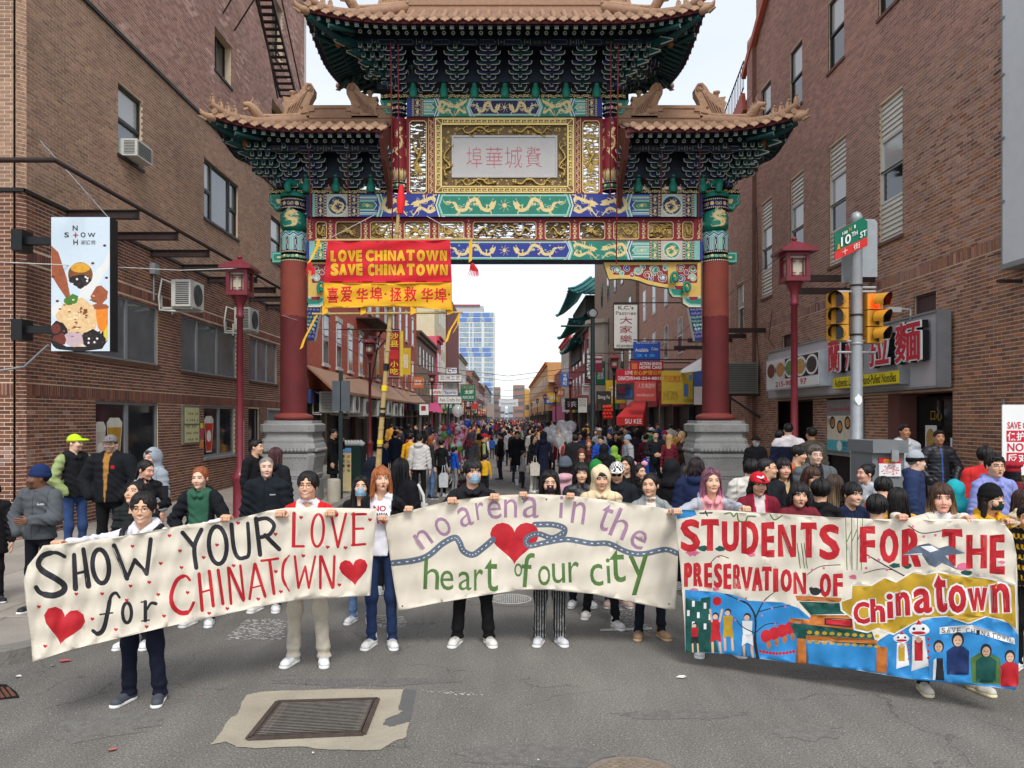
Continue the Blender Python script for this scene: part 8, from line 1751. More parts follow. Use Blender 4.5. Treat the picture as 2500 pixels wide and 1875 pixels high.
sign(950,808,975,919,37.5,(150,30,38),[('沙\n县',.1,.04,.92,.38,YL,.02),('小\n吃',.1,.66,.92,.98,YL,.02),(None,.1,.42,.9,.62,(190,50,50),0)],'tall red vertical sign with gold characters on the left side',frame=M_FRG);sign(976,808,984,919,37.5,YL,[],'narrow yellow edge strip beside the tall red sign',arm=False)
sign(1071,915,1127,931,60,W_,[('亚洲工艺',.06,.12,.94,.88,(90,84,96),0)],'white sign with four grey characters',frame=M_FRG);sign(1082,933,1117,967,60.5,W_,[('Sanrio',.08,.62,.92,.9,(70,130,190),.02),(None,.3,.1,.7,.5,(196,202,210),0)],'white square sign with blue lettering below the character sign',frame=M_FRG,arm=False)
sign(1070,968,1126,984,60,W_,[('Asia Crafts Inc',.05,.2,.95,.85,(90,84,86),0)],'white Asia Crafts Inc sign',frame=M_FRG);sign(1090,898,1115,912,62,W_,[('棋',.55,.15,.9,.85,(60,100,180),.02),('C',.1,.1,.45,.9,(60,50,60),.04)],'small white sign with blue character on top',arm=False)
sign(1125,941,1161,977,75,(36,112,78),[('TAI LAKE',.08,.04,.92,.24,(190,170,120),0),('太湖',.25,.3,.85,.62,W_,.03),('海鲜酒家',.1,.7,.9,.94,W_,0)],'green and white TAI LAKE restaurant sign',frame=M_FRG);sign(1150,985,1168,1000,90,(180,60,50),[],'red shop sign far down on the left',arm=False);sign(1112,990,1130,1003,70,(40,90,60),[],'dark green street sign on the left side',arm=False)
sign(1024,987,1046,1013,47,W_,[(None,.2,.15,.7,.6,(150,50,54),0)],'small white sign with dark red square above the crowd')
sign(1499,743,1556,850,35,(206,206,200),[("K.C.'s",.18,.03,.84,.13,(100,84,76),.02),('Pastries',.08,.16,.94,.25,(100,84,76),0),('大',.25,.28,.78,.47,(150,40,56),.0),('家',.25,.49,.78,.68,(150,40,56),0),('樂',.25,.70,.78,.9,(150,40,56),0),('西餅麵包',.1,.92,.9,.99,(110,100,96),0)],"white vertical K.C.'s Pastries sign with dark red characters",frame=M_FRK)
sign(1547,834,1612,881,34,(36,84,176),[('2nd FLOOR ONLY',.1,.02,.9,.12,W_,0),('Available',.06,.34,.55,.56,W_,.01),('Colliers',.66,.3,.92,.48,W_,.01),('215',.1,.66,.8,.8,(90,180,230),.02)],'blue Available second floor only sign')
sign(1538,882,1620,932,33,RD,[('ACTION SENIOR\nHOME CARE',.28,.05,.95,.4,W_,.03),('安心护理公司',.1,.45,.95,.7,YL,.01),('845-234-8815',.08,.76,.95,.93,W_,.03),(None,.05,.1,.22,.38,(210,120,70),0)],'dark red ACTION SENIOR HOME CARE sign')
sign(1505,902,1548,935,32.5,(190,34,58),[('LOVE',.5,.1,.92,.42,W_,.02),('CHINATOWN',.08,.5,.95,.86,W_,.02)],'crimson LOVE CHINATOWN banner on the lamp post',th=.02,arm=False)
sign(1549,931,1602,979,31.8,(206,84,80),[('人家美甜吧',.15,.1,.95,.4,(236,200,196),0),('www.kkmusic.com',.1,.6,.9,.8,(236,200,196),0)],'faded red music bar sign below the home care sign',arm=False);sign(1603,931,1620,974,31.8,(130,36,44),[('家\n樂',.2,.1,.8,.6,(176,110,70),0)],'narrow dark red panel with two characters',arm=False)
sign(1505,936,1548,976,33,(70,76,90),[(None,.1,.2,.5,.6,(150,70,90),0),(None,.5,.4,.9,.9,(60,110,170),0)],'dark colourful mural panel with parked cars',arm=False)
yo=sign(1616,906,1694,986,29.6,(206,176,60),[('万达旅游',.04,.12,.62,.38,(206,110,50),.02),('ALLIED TRAVEL\n217 N 10TH ST',.04,.62,.5,.92,(120,96,50),0),('T:267-519-0224',.66,.86,.98,.95,(60,60,60),0),(None,.68,.4,.82,.78,(96,130,190),0),(None,.84,.1,.94,.3,(90,150,190),0)],'yellow travel agency sign with a blue sail');sign(1694,900,1716,988,29.4,(70,100,170),[(None,0,.5,1,1,W_,0)],'blue and white sign beside the right gate column',arm=False)
sign(1428,865,1445,936,52,K_,[('馬\n來\n檳\n城\n餐\n館',.25,.04,.8,.86,W_,.02),('215',.1,.9,.9,.98,RD,0)],'black vertical sign with white characters');sign(1452,867,1471,909,48,(110,30,50),[('OCEAN',.05,.05,.95,.2,W_,.02),('海洋世界',.1,.3,.9,.5,W_,0)],'small maroon OCEAN sign beside the black vertical sign',arm=False)
sign(1369,911,1388,942,62,(50,100,180),[('今\n易\n記',.25,.05,.8,.95,W_,.02)],'blue vertical sign with white characters');sign(1412,972,1433,1007,44,(196,196,190),[('NOTICE\nTOW AWAY\nZONE',.1,.05,.9,.6,(90,90,90),0)],'white notice board on a pole',arm=False);sign(1456,955,1492,988,42,(56,50,48),[('Shing Fa',.1,.3,.9,.7,W_,0)],'brown black sign with white script',arm=False)
sign(1218,974,1265,992,200,(214,220,222),[('CHINATOWN FESTIVAL',.1,.6,.9,.85,(120,120,126),0)],'white banner hung across the far street',th=.03,arm=False);sign(1349,992,1378,1030,95,(206,120,150),[],'pink painted wall panel far down on the right',arm=False)
sign(832,0,0,0,1,K_,[],'x')if 0 else None
ak=empty('awning',(5.3,33,2.3),'red SIU KEE awning over a doorway on the right','awning');a,b,c,d=P(1505,1018,32),P(1570,1018,32),P(1578,978,34),P(1541,980,34)
mb=MB();mb.add([a,b,c,d,(a[0],32,a[2]-.35),(b[0],32,b[2]-.35)],[(0,1,2,3),(4,5,1,0)]);mb.add([b,(b[0],32,b[2]-.35),(c[0],34,c[2]-1.2),c],[(0,1,2,3)]);mb.build('canopy',mat('awn_red',(196,44,44),rough=.7,var=.1),ak);decal('SIU KEE',lambda u,v:(a[0]+.35+u*.7,31.98,a[2]-.28+v*.2),M_WHT,parent=ak,bold=.01)
wa_=empty('awning',(7,29,4.2),'plain white slanted awning beside the yellow sign','awning');mb=MB();mb.add([P(1648,912,30),P(1712,874,28.6),P(1712,905,28.2),P(1660,915,29.8)],[(0,1,2,3)]);mb.build('canopy',M_WHT,wa_)
pa_=empty('awning',(-6,56,3),'magenta awning above the left shops','awning');mb=MB();mb.add([P(1046,1003,50),P(1083,1007,50),P(1068,984,53),P(1050,984,53)],[(0,1,2,3)]);mb.build('canopy',mat('awn_mag',(176,60,110)),pa_)
for i in range(3):
 for j in range(4):
  x,y,z=P(1475+7.5*i+(j%2)*2,995+j*8,40+.3*i);mb=MB();mb.lathe([(0,-.11),(.05,-.11),(.12,0),(.05,.11),(0,.11)],(x,y,z),10);mb.build('lantern',mat('lantern_red',(216,50,38),rough=.5,var=.1),label='red paper lantern in the cluster by the green lamp post',cat='lantern',group='red lantern cluster')
M_LR=mat('lamp_red',(118,38,50),rough=.5,var=.12,coat=.2);M_LR2=mat('lamp_red_dark',(96,34,40),rough=.5,var=.08);M_LGR=mat('lamp_green',(34,48,50),rough=.45);M_LG=mat('lamp_glass',(190,182,160),rough=.3,var=.08,vs=8)
def lamp(x,y,ztop,label,sc=.7,post=None,head=None,zg=SWH):
 post=post or M_LR;head=head or M_LR;t=empty('street_lamp',(x,y,zg),label,'street lamp');H_=ztop-zg;z=lambda f:zg+f;zl=ztop-1.18*sc
 mb=MB();mb.lathe([(.17,z(0)),(.17,z(.08)),(.14,z(.12)),(.135,z(.75)),(.155,z(.82)),(.17,z(.86)),(.13,z(.93)),(.105,z(.98)),(.095,z(1.02)),(.07,z(1.06)),(.06,zl-.45),(.08,zl-.44),(.08,zl-.38),(.068,zl-.36),(.075,zl-.2),(.14,zl-.05),(.16,zl)],(x,y,0),16);mb.build('post',post,t)
 mb=MB();s=.25*sc;mb.box(x-s-.04,x+s+.04,y-s-.04,y+s+.04,zl,zl+.08)
 for a in(-1,1):
  for b in(-1,1):mb.box(x+a*s-.035,x+a*s+.035,y+b*s-.035,y+b*s+.035,zl+.08,zl+.66*sc)
 mb.box(x-s-.04,x+s+.04,y-s-.04,y+s+.04,zl+.66*sc,zl+.74*sc)
 mb.build('cage',head,t)
 mb=MB()
 for k in range(4):
  R4=Matrix.Translation((x,y,0))@Matrix.Rotation(k*math.pi/2,4,'Z')
  for u0,u1,v0,v1 in((-s,s,.12,.15),(-s,s,.56,.59),(-s+.07,-s+.09,.1,.6),(s-.09,s-.07,.1,.6),(-s+.07,-s+.15,.2,.22),(s-.15,s-.07,.2,.22),(-s+.07,-s+.15,.5,.52),(s-.15,s-.07,.5,.52)):mb.box(u0,u1,-s-.012,-s+.012,zl+v0*sc,zl+v1*sc,M=R4)
 mb.build('lattice',head,t)
 mb=MB();mb.box(x-s+.03,x+s-.03,y-s+.03,y+s-.03,zl+.08,zl+.66*sc);mb.build('lamp_glass',M_LG,t)
 mb=MB();e=.46*sc;q=[(x-e,y-e),(x+e,y-e),(x+e,y+e),(x-e,y+e)];g=.2*sc;q2=[(x-g,y-g),(x+g,y-g),(x+g,y+g),(x-g,y+g)];zz=zl+.74*sc
 mb.add([(*p,zz)for p in q]+[(*p,zz+.05)for p in q]+[(*p,zz+.24*sc)for p in q2]+[(x,y,zz+.36*sc)],[(3,2,1,0)]+[(i,(i+1)%4,4+(i+1)%4,4+i)for i in range(4)]+[(4+i,4+(i+1)%4,8+(i+1)%4,8+i)for i in range(4)]+[(8+i,8+(i+1)%4,12)for i in range(4)]);mb.lathe([(.03,zz+.34*sc),(.06,zz+.38*sc),(.03,zz+.43*sc),(0,zz+.46*sc)],(x,y,0),8);mb.build('roof_cap',head,t);return t
lamp(P(586,0,15.6)[0],15.6,P(0,624,15.6)[2],'red pagoda street lamp on the left sidewalk');lamp(P(1939,0,14.8)[0],14.8,P(0,579,14.8)[2],'red pagoda street lamp beside the traffic light',.74)
lamp(P(903,0,36)[0],36,P(0,822,36)[2],'dark red street lamp beyond the left pedestal',post=M_LR2,head=M_LR2)
for i,(px,Y,m1,m2)in enumerate(((1055,60,M_LR2,M_LR2),(1095,78,M_LGR,M_LR2),(1134,105,M_LR2,M_LR2),(1149,128,M_LR2,M_LR2),(1166,160,M_LR2,M_LR2),(1178,200,M_LR2,M_LR2),(1499,43,M_LGR,M_LR),(1392,66,M_LR2,M_LR),(1357,84,M_LGR,M_LR),(1330,112,M_LGR,M_LR2),(1312,140,M_LR2,M_LR2),(1298,180,M_LR2,M_LR2))):
 lamp(P(px,0,Y)[0],Y,5.8,['first small lamp of the left row with pale globe','dark-posted lamp in front of the white signs','lamp in front of the TAI LAKE sign','tiny lamp right of the TAI LAKE sign','distant tiny lamp on the left','farthest tiny lamp on the left','green-posted lamp with red roof beside the LOVE CHINATOWN banner','red lamp left of the tall green lamp post','small lamp by the orange building','tiny lamp at the orange building corner','distant tiny lamp on the right','farthest tiny lamp on the right'][i],post=m1,head=m2)
tl=empty('street_lamp',P(1447,1150,41),'tall dark green lamp post with round lamp and long arm','street lamp');x,Y=P(1447,0,41)[0],41;zt=P(0,765,Y)[2]
mb=MB();mb.lathe([(.28,.1),(.28,.5),(.2,.6),(.2,1.4),(.14,1.5),(.11,zt)],(x,Y,0),12);mb.build('post',M_LGR,tl);mb=MB();mb.tube([(x,Y,zt-.7),(x-1.7,Y,zt-.68)],.05,8);mb.build('arm',M_LGR,tl)
mb=MB();mb.tube([(x,Y-.12,zt+.0),(x,Y+.25,zt+.0)],.26,16);mb.build('lamp_head',M_BLK,tl);mb=MB();mb.tube([(x,Y-.14,zt),(x,Y-.12,zt)],.2,16);mb.build('lens',M_FRG,tl)
M_GALV=mat('galvanised',(156,160,162),rough=.45,var=.1,vs=6,metal=.35,bump=.1);M_SIG=mat('signal_yellow',(200,140,34),rough=.45,var=.08)
YT=12.1;xp=P(2091,0,YT)[0];tp=empty('traffic_light',(xp,YT,SWH),'galvanised pole with two yellow three-lamp traffic signals','traffic light')
mb=MB();mb.lathe([(.16,.13),(.16,.2),(.095,.25),(.085,5.3),(.09,5.31),(.09,5.36),(.06,5.42),(0,5.45)],(xp,YT,0),18);mb.build('pole',M_GALV,tp)
for py in(700,772,820,842,1108,1118):z=P(0,py,YT)[2];mb=MB();mb.lathe([(.086,z),(.1,z+.003),(.1,z+.03),(.086,z+.033)],(xp,YT,0),16);mb.build('band',M_STEEL if py<830 else M_GALV,tp)
def signal(px0,px1,py0,py1,dirx,lit,Ys):
 a,b=P(px0,py0,Ys),P(px1,py1,Ys);w_=b[0]-a[0];hs=(a[2]-b[2])/3;g=None;x0,x1=a[0],b[0]
 mb=MB();
 for k in range(3):mb.box(x0,x1,Ys,Ys+.2,a[2]-hs*(k+1)+.008,a[2]-hs*k-.008)
 g=mb.build('signal_housing',M_SIG,tp,kind=None);d=Vector((dirx*.72,-1,0)).normalized();u=Vector((d.y,-d.x,0))
 for k in range(3):
  c=Vector(((x0+x1)/2+dirx*.03,Ys-.0,a[2]-hs*(k+.5)));R_=.118;vs=[];n=14
  for L_,i in((0,0),(.22,1)):
   for q in range(n+1):t=-.55+(math.pi+1.1)*q/n;ll=L_*(1 if i==0 else(.72+.28*math.sin(max(0,min(math.pi,t)))));vs.append(c+d*ll+u*R_*math.cos(t)+Vector((0,0,R_*math.sin(t))))
  mb=MB();mb.add(vs,[(q,q+1,n+2+q,n+1+q)for q in range(n)],0,True);mb.add([v+(c-v).normalized()*.004 for v in vs],[(n+1+q,n+2+q,q+1,q)for q in range(n)],1,True);mb.build('visor',[M_SIG,M_BLK],g)
  mb=MB();mb.add([c+d*.02+u*R_*.95*math.cos(t)+Vector((0,0,R_*.95*math.sin(t)))for t in np.linspace(0,6.283,17)[:-1]],[tuple(range(16))])
  mb.build('lens',mat('lens_red_lit',(255,40,20),emit=3.0)if(lit and k==0)else mat('lens_%d'%k,((60,16,16),(60,46,14),(16,50,46))[k],rough=.2,var=.1),g)
 return g
signal(2030,2072,712,832,-1,0,YT-.1);signal(2118,2156,715,838,1,1,YT-.1)
for py in(702,712,833,860):z=P(0,py,YT)[2];mb=MB();mb.tube([(xp-.3 if py>830 or py==712 else xp,YT,z),(xp+.3,YT,z)],.02,8);mb.build('mount',M_GALV,tp)
ss=empty('street_sign',(xp,YT-.15,4.6),'green and red 10TH ST street name sign with characters','street sign')
q=[P(2038,615,YT-.25),P(2118,578,YT-.05),P(2118,540,YT-.05),P(2105,531,YT-.08),P(2062,556,YT-.2),P(2037,570,YT-.25)];q2=[P(2038,636,YT-.25),P(2118,600,YT-.05),P(2118,578,YT-.05),P(2038,615,YT-.25)]
mb=MB();mb.add(q,[tuple(range(6))]);mb.add([Vector(v)+Vector((0,.02,0))for v in q],[tuple(range(5,-1,-1))]);mb.build('green_plate',mat('street_green',(20,108,82),rough=.4,var=.04),ss);mb=MB();mb.add(q2,[(0,1,2,3)]);mb.add([Vector(v)+Vector((0,.02,0))for v in q2],[(3,2,1,0)]);mb.build('red_plate',mat('street_red',(206,52,46),rough=.4,var=.04),ss)
fq=quadmap(P(2038,615,YT-.26),P(2118,578,YT-.06),P(2118,538,YT-.06),P(2038,573,YT-.26),(0,-.012,0));fr_=quadmap(P(2038,636,YT-.26),P(2118,600,YT-.06),P(2118,578,YT-.06),P(2038,615,YT-.26),(0,-.012,0))
sub=lambda f,u0,u1,v0,v1:(lambda u,v:f(u0+(u1-u0)*u,v0+(v1-v0)*v))
for t,u0,u1,v0,v1,m_ in(('10',.18,.48,.12,.68,M_WHT),('TH',.5,.68,.42,.68,M_WHT),('ST',.76,.96,.12,.48,M_WHT),('100',.22,.38,.76,.94,M_WHT),('N',.42,.5,.8,1.05,M_SIG),('1',.58,.62,.86,1.06,M_WHT)):decal(t,sub(fq,u0,u1,v0,v1),m_,parent=ss,bold=.02)
for t,u0,u1 in(('十',.22,.38),('街',.56,.76)):decal(t,sub(fr_,u0,u1,.2,.85),M_WHT,parent=ss)
mb=MB();mb.add([fq(*v)for v in((.05,.06),(.16,.06),(.14,.2),(.13,.36),(.09,.36),(.07,.2))],[tuple(range(6))]);mb.build('bell_emblem',M_SIG,ss)
bp=empty('street_sign',(xp,YT+.2,4.6),'grey backs of two street signs behind the pole top','street sign')
for p0,p1,y0,y1 in((2055,2078,600,690),(2100,2142,535,676)):a,b=P(p0,y0,YT+.2),P(p1,y1,YT+.2);mb=MB();mb.prism([(a[0],b[2]),(b[0],b[2]),(b[0],a[2]-.05),(b[0]-.05,a[2]),(a[0],a[2])],lambda u,v,d:(u,d,v),YT+.2,YT+.215);mb.build('plate',M_GALV,bp)
mb=MB();x,y,z=P(2097,975,YT-.1);mb.prism(clumpy(x,z,.11,.16,11,3,.25),lambda u,v,d:(u,d,v),y,y+.006);mb.build('sticker',M_WHT,tp)
ub=empty('utility_cabinet',P(2160,1150,11.2),'grey steel utility cabinet with a red and white new year poster','utility cabinet');a=P(2130,1092,11.2);b=P(2208,1280,11.2);mb=MB();mb.box(a[0],b[0],11.2,11.9,.13,a[2]-.08);mb.build('body',mat('cabinet',(116,120,122),rough=.5,var=.12,vs=4),ub);mb=MB();mb.box(a[0]-.03,b[0]+.02,11.12,11.95,a[2]-.08,a[2]+.1);mb.build('lid',mat('cabinet',(116,120,122)),ub);mb=MB();mb.cbox(((a[0]+b[0])/2+.05,11.11,a[2]-.12),(.1,.03,.16));mb.build('latch',M_GALV,ub)
sg=P(2146,1118,11.18),P(2199,1163,11.18);
mb=MB();mb.box(sg[0][0],sg[1][0],11.18,11.195,sg[1][2],sg[0][2]-.08);mb.build('poster',M_WHT,ub);mb=MB();mb.box(sg[0][0],sg[1][0],11.178,11.195,sg[0][2]-.08,sg[0][2]);mb.build('poster_head',M_SRED,ub);decal('农历新年',lambda u,v:(sg[0][0]+.06+u*.2,11.174,sg[0][2]-.075+v*.06),M_YEL,parent=ub)
L_=[(1,spiral(.5+.2*math.cos(k),.5+.2*math.sin(k),.12,1.2,k,.03)+[circ(.5+.38*math.cos(k*1.7),.5+.38*math.sin(k*1.7),.05,7)],'or')for k in range(9)];paint(rect(0,0,1,1),L_,lambda u,v:(sg[0][0]+u*(sg[1][0]-sg[0][0]),11.172,sg[1][2]+v*(sg[0][2]-sg[1][2]-.09)),name='poster_print',parent=ub,mats=[M_WHT,M_SRED])
for k,(px,py,Y)in enumerate(((815,1237,19.0),(750,1240,17.6),(1805,1237,19.2))):
 x,_,z=P(px,py,Y);mb=MB();mb.lathe([(.165,0),(.165,.62),(.15,.66),(.1,.68),(0,.68)],(x,Y,.02),18);mb.build('bollard',mat('bollard',(168,162,146),rough=.9,var=.12,vs=6,bump=.3),label=['pale concrete bollard right of the left pedestal','pale concrete bollard in front of the left pedestal','pale concrete bollard by the right pedestal'][k],cat='bollard')
sp=empty('sign_post',P(832,1200,19.6),'dark green post with two grey sign backs beside the left pedestal','sign post');x=P(832,0,19.6)[0];mb=MB();mb.bar((x,19.6,.1),(x,19.6,P(0,905,19.6)[2]),.09);mb.build('post',M_LGR,sp)
for p0,p1 in((812,831),(834,855)):a,b=P(p0,930,19.55),P(p1,1004,19.55);mb=MB();mb.box(a[0],b[0],19.5,19.53,b[2],a[2]);mb.build('plate',mat('sign_back',(84,90,96),rough=.5),sp)
ab=empty('menu_board',P(844,1100,21),'upright food menu board with blue top on the left sidewalk','menu board');a,b=P(830,1094,21),P(857,1150,21);mb=MB();mb.box(a[0],b[0],21,21.03,.2,a[2]);mb.build('board',mat('menu_cream',(206,188,140),var=.1),ab);mb=MB();mb.box(a[0],b[0],20.99,21,a[2]-.12,a[2]);mb.build('header',mat('menu_blue',(90,140,190)),ab)
for i in range(2):
 for j in range(4):x,z=a[0]+.09+i*.15,a[2]-.22-j*.13;mb=MB();mb.add([(x+.045*math.cos(t),20.985,z+.04*math.sin(t))for t in np.linspace(0,6.283,11)[:-1]],[tuple(range(10))]);mb.build('dish_picture',fd[(i+j*2)%5],ab)
bn_=empty('dumpster',P(865,1120,22.5),'dark green bin heaped with white bags','bin');a,b=P(832,1088,22.5),P(880,1150,22.5);mb=MB();mb.box(a[0],b[0],22.5,23.4,.14,a[2]);mb.build('body',mat('bin_green',(24,52,46),rough=.6),bn_)
for k in range(6):mb=MB();mb.lathe([(0,-.1),(.1,-.05),(.13,.02),(0,.12)],(a[0]+.1+k*.09,22.7,a[2]+.05),8);mb.build('white_bag',M_WHT,bn_)
vs_=empty('newspaper_box',P(1600,1000,30),'x','x')if 0 else None
ct=empty('toy_cart',P(1112,1185,24.2),'vendor cart hung with plush toys, flowers and balloons','toy cart');CX=P(1112,0,24.2)[0]
for p0,p1,y0,y1,m_,nm in((1080,1138,1150,1156,M_BLK,'shelf'),(1080,1138,1172,1190,M_STEEL,'crate'),(1092,1128,1118,1150,mat('cart_bag',(34,36,48),var=.3,vs=6),'bag')):a,b=P(p0,y0,24.2),P(p1,y1,24.2);mb=MB();mb.box(a[0],b[0],24.2,24.8,b[2],a[2]);mb.build(nm,m_,ct)
for px in(1081,1136):mb=MB();mb.bar(P(px,1190,24.2),P(px,1060,24.2),.035);mb.build('upright',M_BLK,ct)
r=random.Random(12);tc=[(226,226,230),(214,90,120),(226,190,50),(60,110,190),(200,50,60),(120,180,90),(236,160,190),(240,238,236),(230,140,60)]
for k in range(150):
 t=r.random();px=1112+r.gauss(0,20)*(1 if t<.7 else .8);py=r.uniform(1040,1150);x,y,z=P(px,py,24.2+r.uniform(-.35,.25));s=r.uniform(.07,.15);c=tc[r.choice((0,0,1,2,3,4,5,6,6,7,7,8))];mb=MB();kk=k%3
 if kk==0:mb.lathe([(0,-s),(s*.8,-s*.5),(s,0),(s*.6,s*.7),(0,s)],(x,y,z),8);mb.lathe([(0,-s*.5),(s*.5,0),(0,s*.5)],(x,y,z+s*1.3),7)
 elif kk==1:mb.tube([(x,y,z),(x+r.uniform(-.1,.1),y,z-s*2),(x+r.uniform(-.15,.15),y,z-s*4)],[.03,.035,.012],5)
 else:
  for q in range(5):a=q*1.256;mb.tube([(x,y,z),(x+s*math.cos(a),y-.03,z+s*math.sin(a))],[.012,.04],5)
 mb.build(('plush_toy','streamer','flower')[kk],mat('toy%d%d%d'%c,c,rough=.7,var=.15),ct)
M_BAL=mat('clear_balloon',(240,240,242),rough=.05,var=.05,spec=1.0,alpha=.4)
def balloon(px,py,Y,r_,m_,label,group=None):
 x,y,z=P(px,py,Y);o=empty('balloon',(x,y,z),label,'balloon',group);mb=MB();mb.lathe([(0,-r_*1.1),(r_*.5,-r_*.85),(r_*.93,-r_*.3),(r_,.1*r_),(r_*.8,r_*.65),(r_*.4,r_*.93),(0,r_)],(x,y,z),14);mb.build('skin',m_,o);mb=MB();mb.tube([(x,y,z-r_),(x*.98+.02*CX,y,z-r_-.8)],.006,4);mb.build('string',M_ACW,o)
for k,(px,py,rr_)in enumerate(((1372,1040,15),(1393,1042,15),(1380,1058,13),(1352,1060,14),(1342,1072,12),(1362,1078,14),(1388,1068,13),(1336,1052,10),(1350,1046,10),(1118,1003,15))):balloon(px,py,23 if k<9 else 34,rr_/F*(23 if k<9 else 34),M_BAL,'clear shiny balloon in the cluster beside the tall navy coat' if k<9 else 'large clear balloon above the left crowd','clear balloon cluster' if k<9 else None)
for k,(px,py,rr_,c)in enumerate(((1140,1034,11,(60,90,190)),(1128,1038,11,(200,120,140)),(1106,1040,8,(40,60,140)))):balloon(px,py,24.5,rr_/F*24.5,mat('bal%d'%k,c,rough=.2,coat=.4),['blue foil balloon on the toy cart','pink red foil balloon on the toy cart','dark blue foil balloon on the toy cart'][k])
sn=empty('projecting_sign',P(196,690,12.5),'tall projecting lightbox sign picturing a snow ice dessert','sign');a,b=P(125,530,12.5),P(268,857,12.5);px_=lambda x,y:P(125+(x-230)/1.843*1.0*(143/(265/1.843)),530+(y-977)/1.843,12.49)
mb=MB();mb.box(a[0],b[0],12.505,12.76,b[2],a[2]);mb.build('box',mat('sign_side',(28,28,30),rough=.5),sn);sq=lambda m,*rr:(m,list(rr),'or');
L_=[sq(1,[(230,1105),(262,1135),(300,1250),(322,1360),(300,1345),(262,1290),(232,1240)]),sq(1,clumpy(445,1330,90,80,14,4,.25),clumpy(450,1380,80,30,10,5,.2)),sq(7,[(495,1115),(470,1180),(420,1230),(370,1290),(350,1340),(400,1345),(495,1190)]),sq(7,clumpy(255,1395,60,70,11,8,.3)),sq(2,circ(362,1236,56,24)),sq(3,circ(362,1205,44,18,22)),sq(4,clumpy(360,1262,96,55,14,2,.12)),sq(4,clumpy(362,1290,30,20,8,2,.2)),sq(5,clumpy(345,1450,190,230,24,9,.12)),sq(6,[(430,1395),(487,1388),(487,1480),(462,1510),(440,1470)]),sq(8,[(487,1460),(487,1535),(455,1515)]),sq(9,clumpy(322,1350,66,46,9,4,.3)),sq(4,clumpy(262,1505,80,120,14,6,.2)),sq(10,clumpy(270,1530,60,60,10,3,.2),clumpy(250,1480,50,44,10,7,.2)),sq(4,[(235,1530),(300,1560),(430,1560),(486,1530),(460,1570),(360,1583),(262,1572)]),sq(4,clumpy(418,1525,120,80,16,12,.15)),sq(11,clumpy(335,1525,90,70,12,14,.2)),sq(2,clumpy(385,1400,22,26,8,1,.2)),sq(2,clumpy(365,1395,14,30,8,2,.2))]
r=random.Random(3)
for k in range(46):L_.append(sq(12 if k%2 else 2,clumpy(345+r.gauss(0,40),1440+r.gauss(0,45),r.uniform(8,18),r.uniform(4,9),7,k,.4)))
for k in range(30):L_.append(sq(13 if k%3 else 7,circ(r.uniform(325,400)if k<14 else r.uniform(375,470),r.uniform(1245,1278)if k<14 else r.uniform(1495,1550),5.5,7)))
for x,y in((418,1185),(480,1250),(258,1355),(472,1105),(238,1245)):L_.append(sq(10,circ(x,y,8,8,6)))
paint(rect(230,977,495,1580),L_,px_,name='print',parent=sn,mats=[mat('sn%d'%i,c,rough=.35,var=v_,vs=14)for i,(c,v_)in enumerate((((206,220,230),.02),((158,84,50),.2),((128,76,30),.3),((218,160,50),.2),((30,20,20),.3),((226,190,140),.15),((232,134,36),.1),((226,226,222),.04),((214,196,60),.1),((70,122,40),.2),((110,46,34),.2),((196,170,176),.1),((240,218,176),.05),((60,44,40),.2)))])
for t,x0,y0,x1,y1,m_ in(('N',328,1015,350,1038,M_BLKS),('S',290,1046,311,1068,M_BLKS),('+',330,1046,352,1070,M_SRED),('O',364,1046,386,1068,M_BLKS),('W',396,1048,430,1068,M_BLKS),('H',331,1078,351,1102,M_BLKS),('斯諾秀',366,1081,432,1101,mat('sn_grey',(130,134,138)))):decal(t,(lambda x0,y0,x1,y1:lambda u,v:tuple(Vector(px_(x0+(x1-x0)*u,y1+(y0-y1)*v))+Vector((0,-.006,0))))(x0,y0,x1,y1),m_,parent=sn,bold=.01)
for py in(588,805):z=P(0,py,12.6)[2];mb=MB();mb.box(-8.05,a[0],12.58,12.68,z-.06,z+.06);mb.box(-8.08,-7.9,12.5,12.8,z-.17,z+.17);mb.build('bracket',M_BLK,sn)
mb=MB();mb.tube([(P(103,347,13)[0],12.95,P(103,347,13)[2]),P(180,435,12.8),P(268,535,12.6)],.009,5);mb.build('tie_rope',M_FRG,sn)
for k,(pts,rd,c,lb)in enumerate((([(0,640,11.8),(280,652,13),(440,660,14.5),(586,655,15.4)],.008,M_ACW,'pale string of wire from the left edge to the red lamp'),([(586,655,15.4),(640,690,17),(760,800,25),(900,880,34)],.008,M_STEEL,'thin cable running from the left lamp down the street'),([(1500,900,40),(1640,830,30),(1780,720,22),(1939,600,14.9)],.008,M_STEEL,'thin cable crossing the right gate column'),([(0,905,12.6),(60,895,12.8),(118,842,12.6)],.02,M_FRG,'grey cable looping to the dessert sign'),([(690,770,18),(780,800,20),(903,835,35)],.006,M_ACW,'white wire between gate and far lamp'))):mb=MB();mb.tube([P(*p)for p in pts],rd,5);mb.build('cable',c,label=lb,cat='cable')
r=random.Random(21)
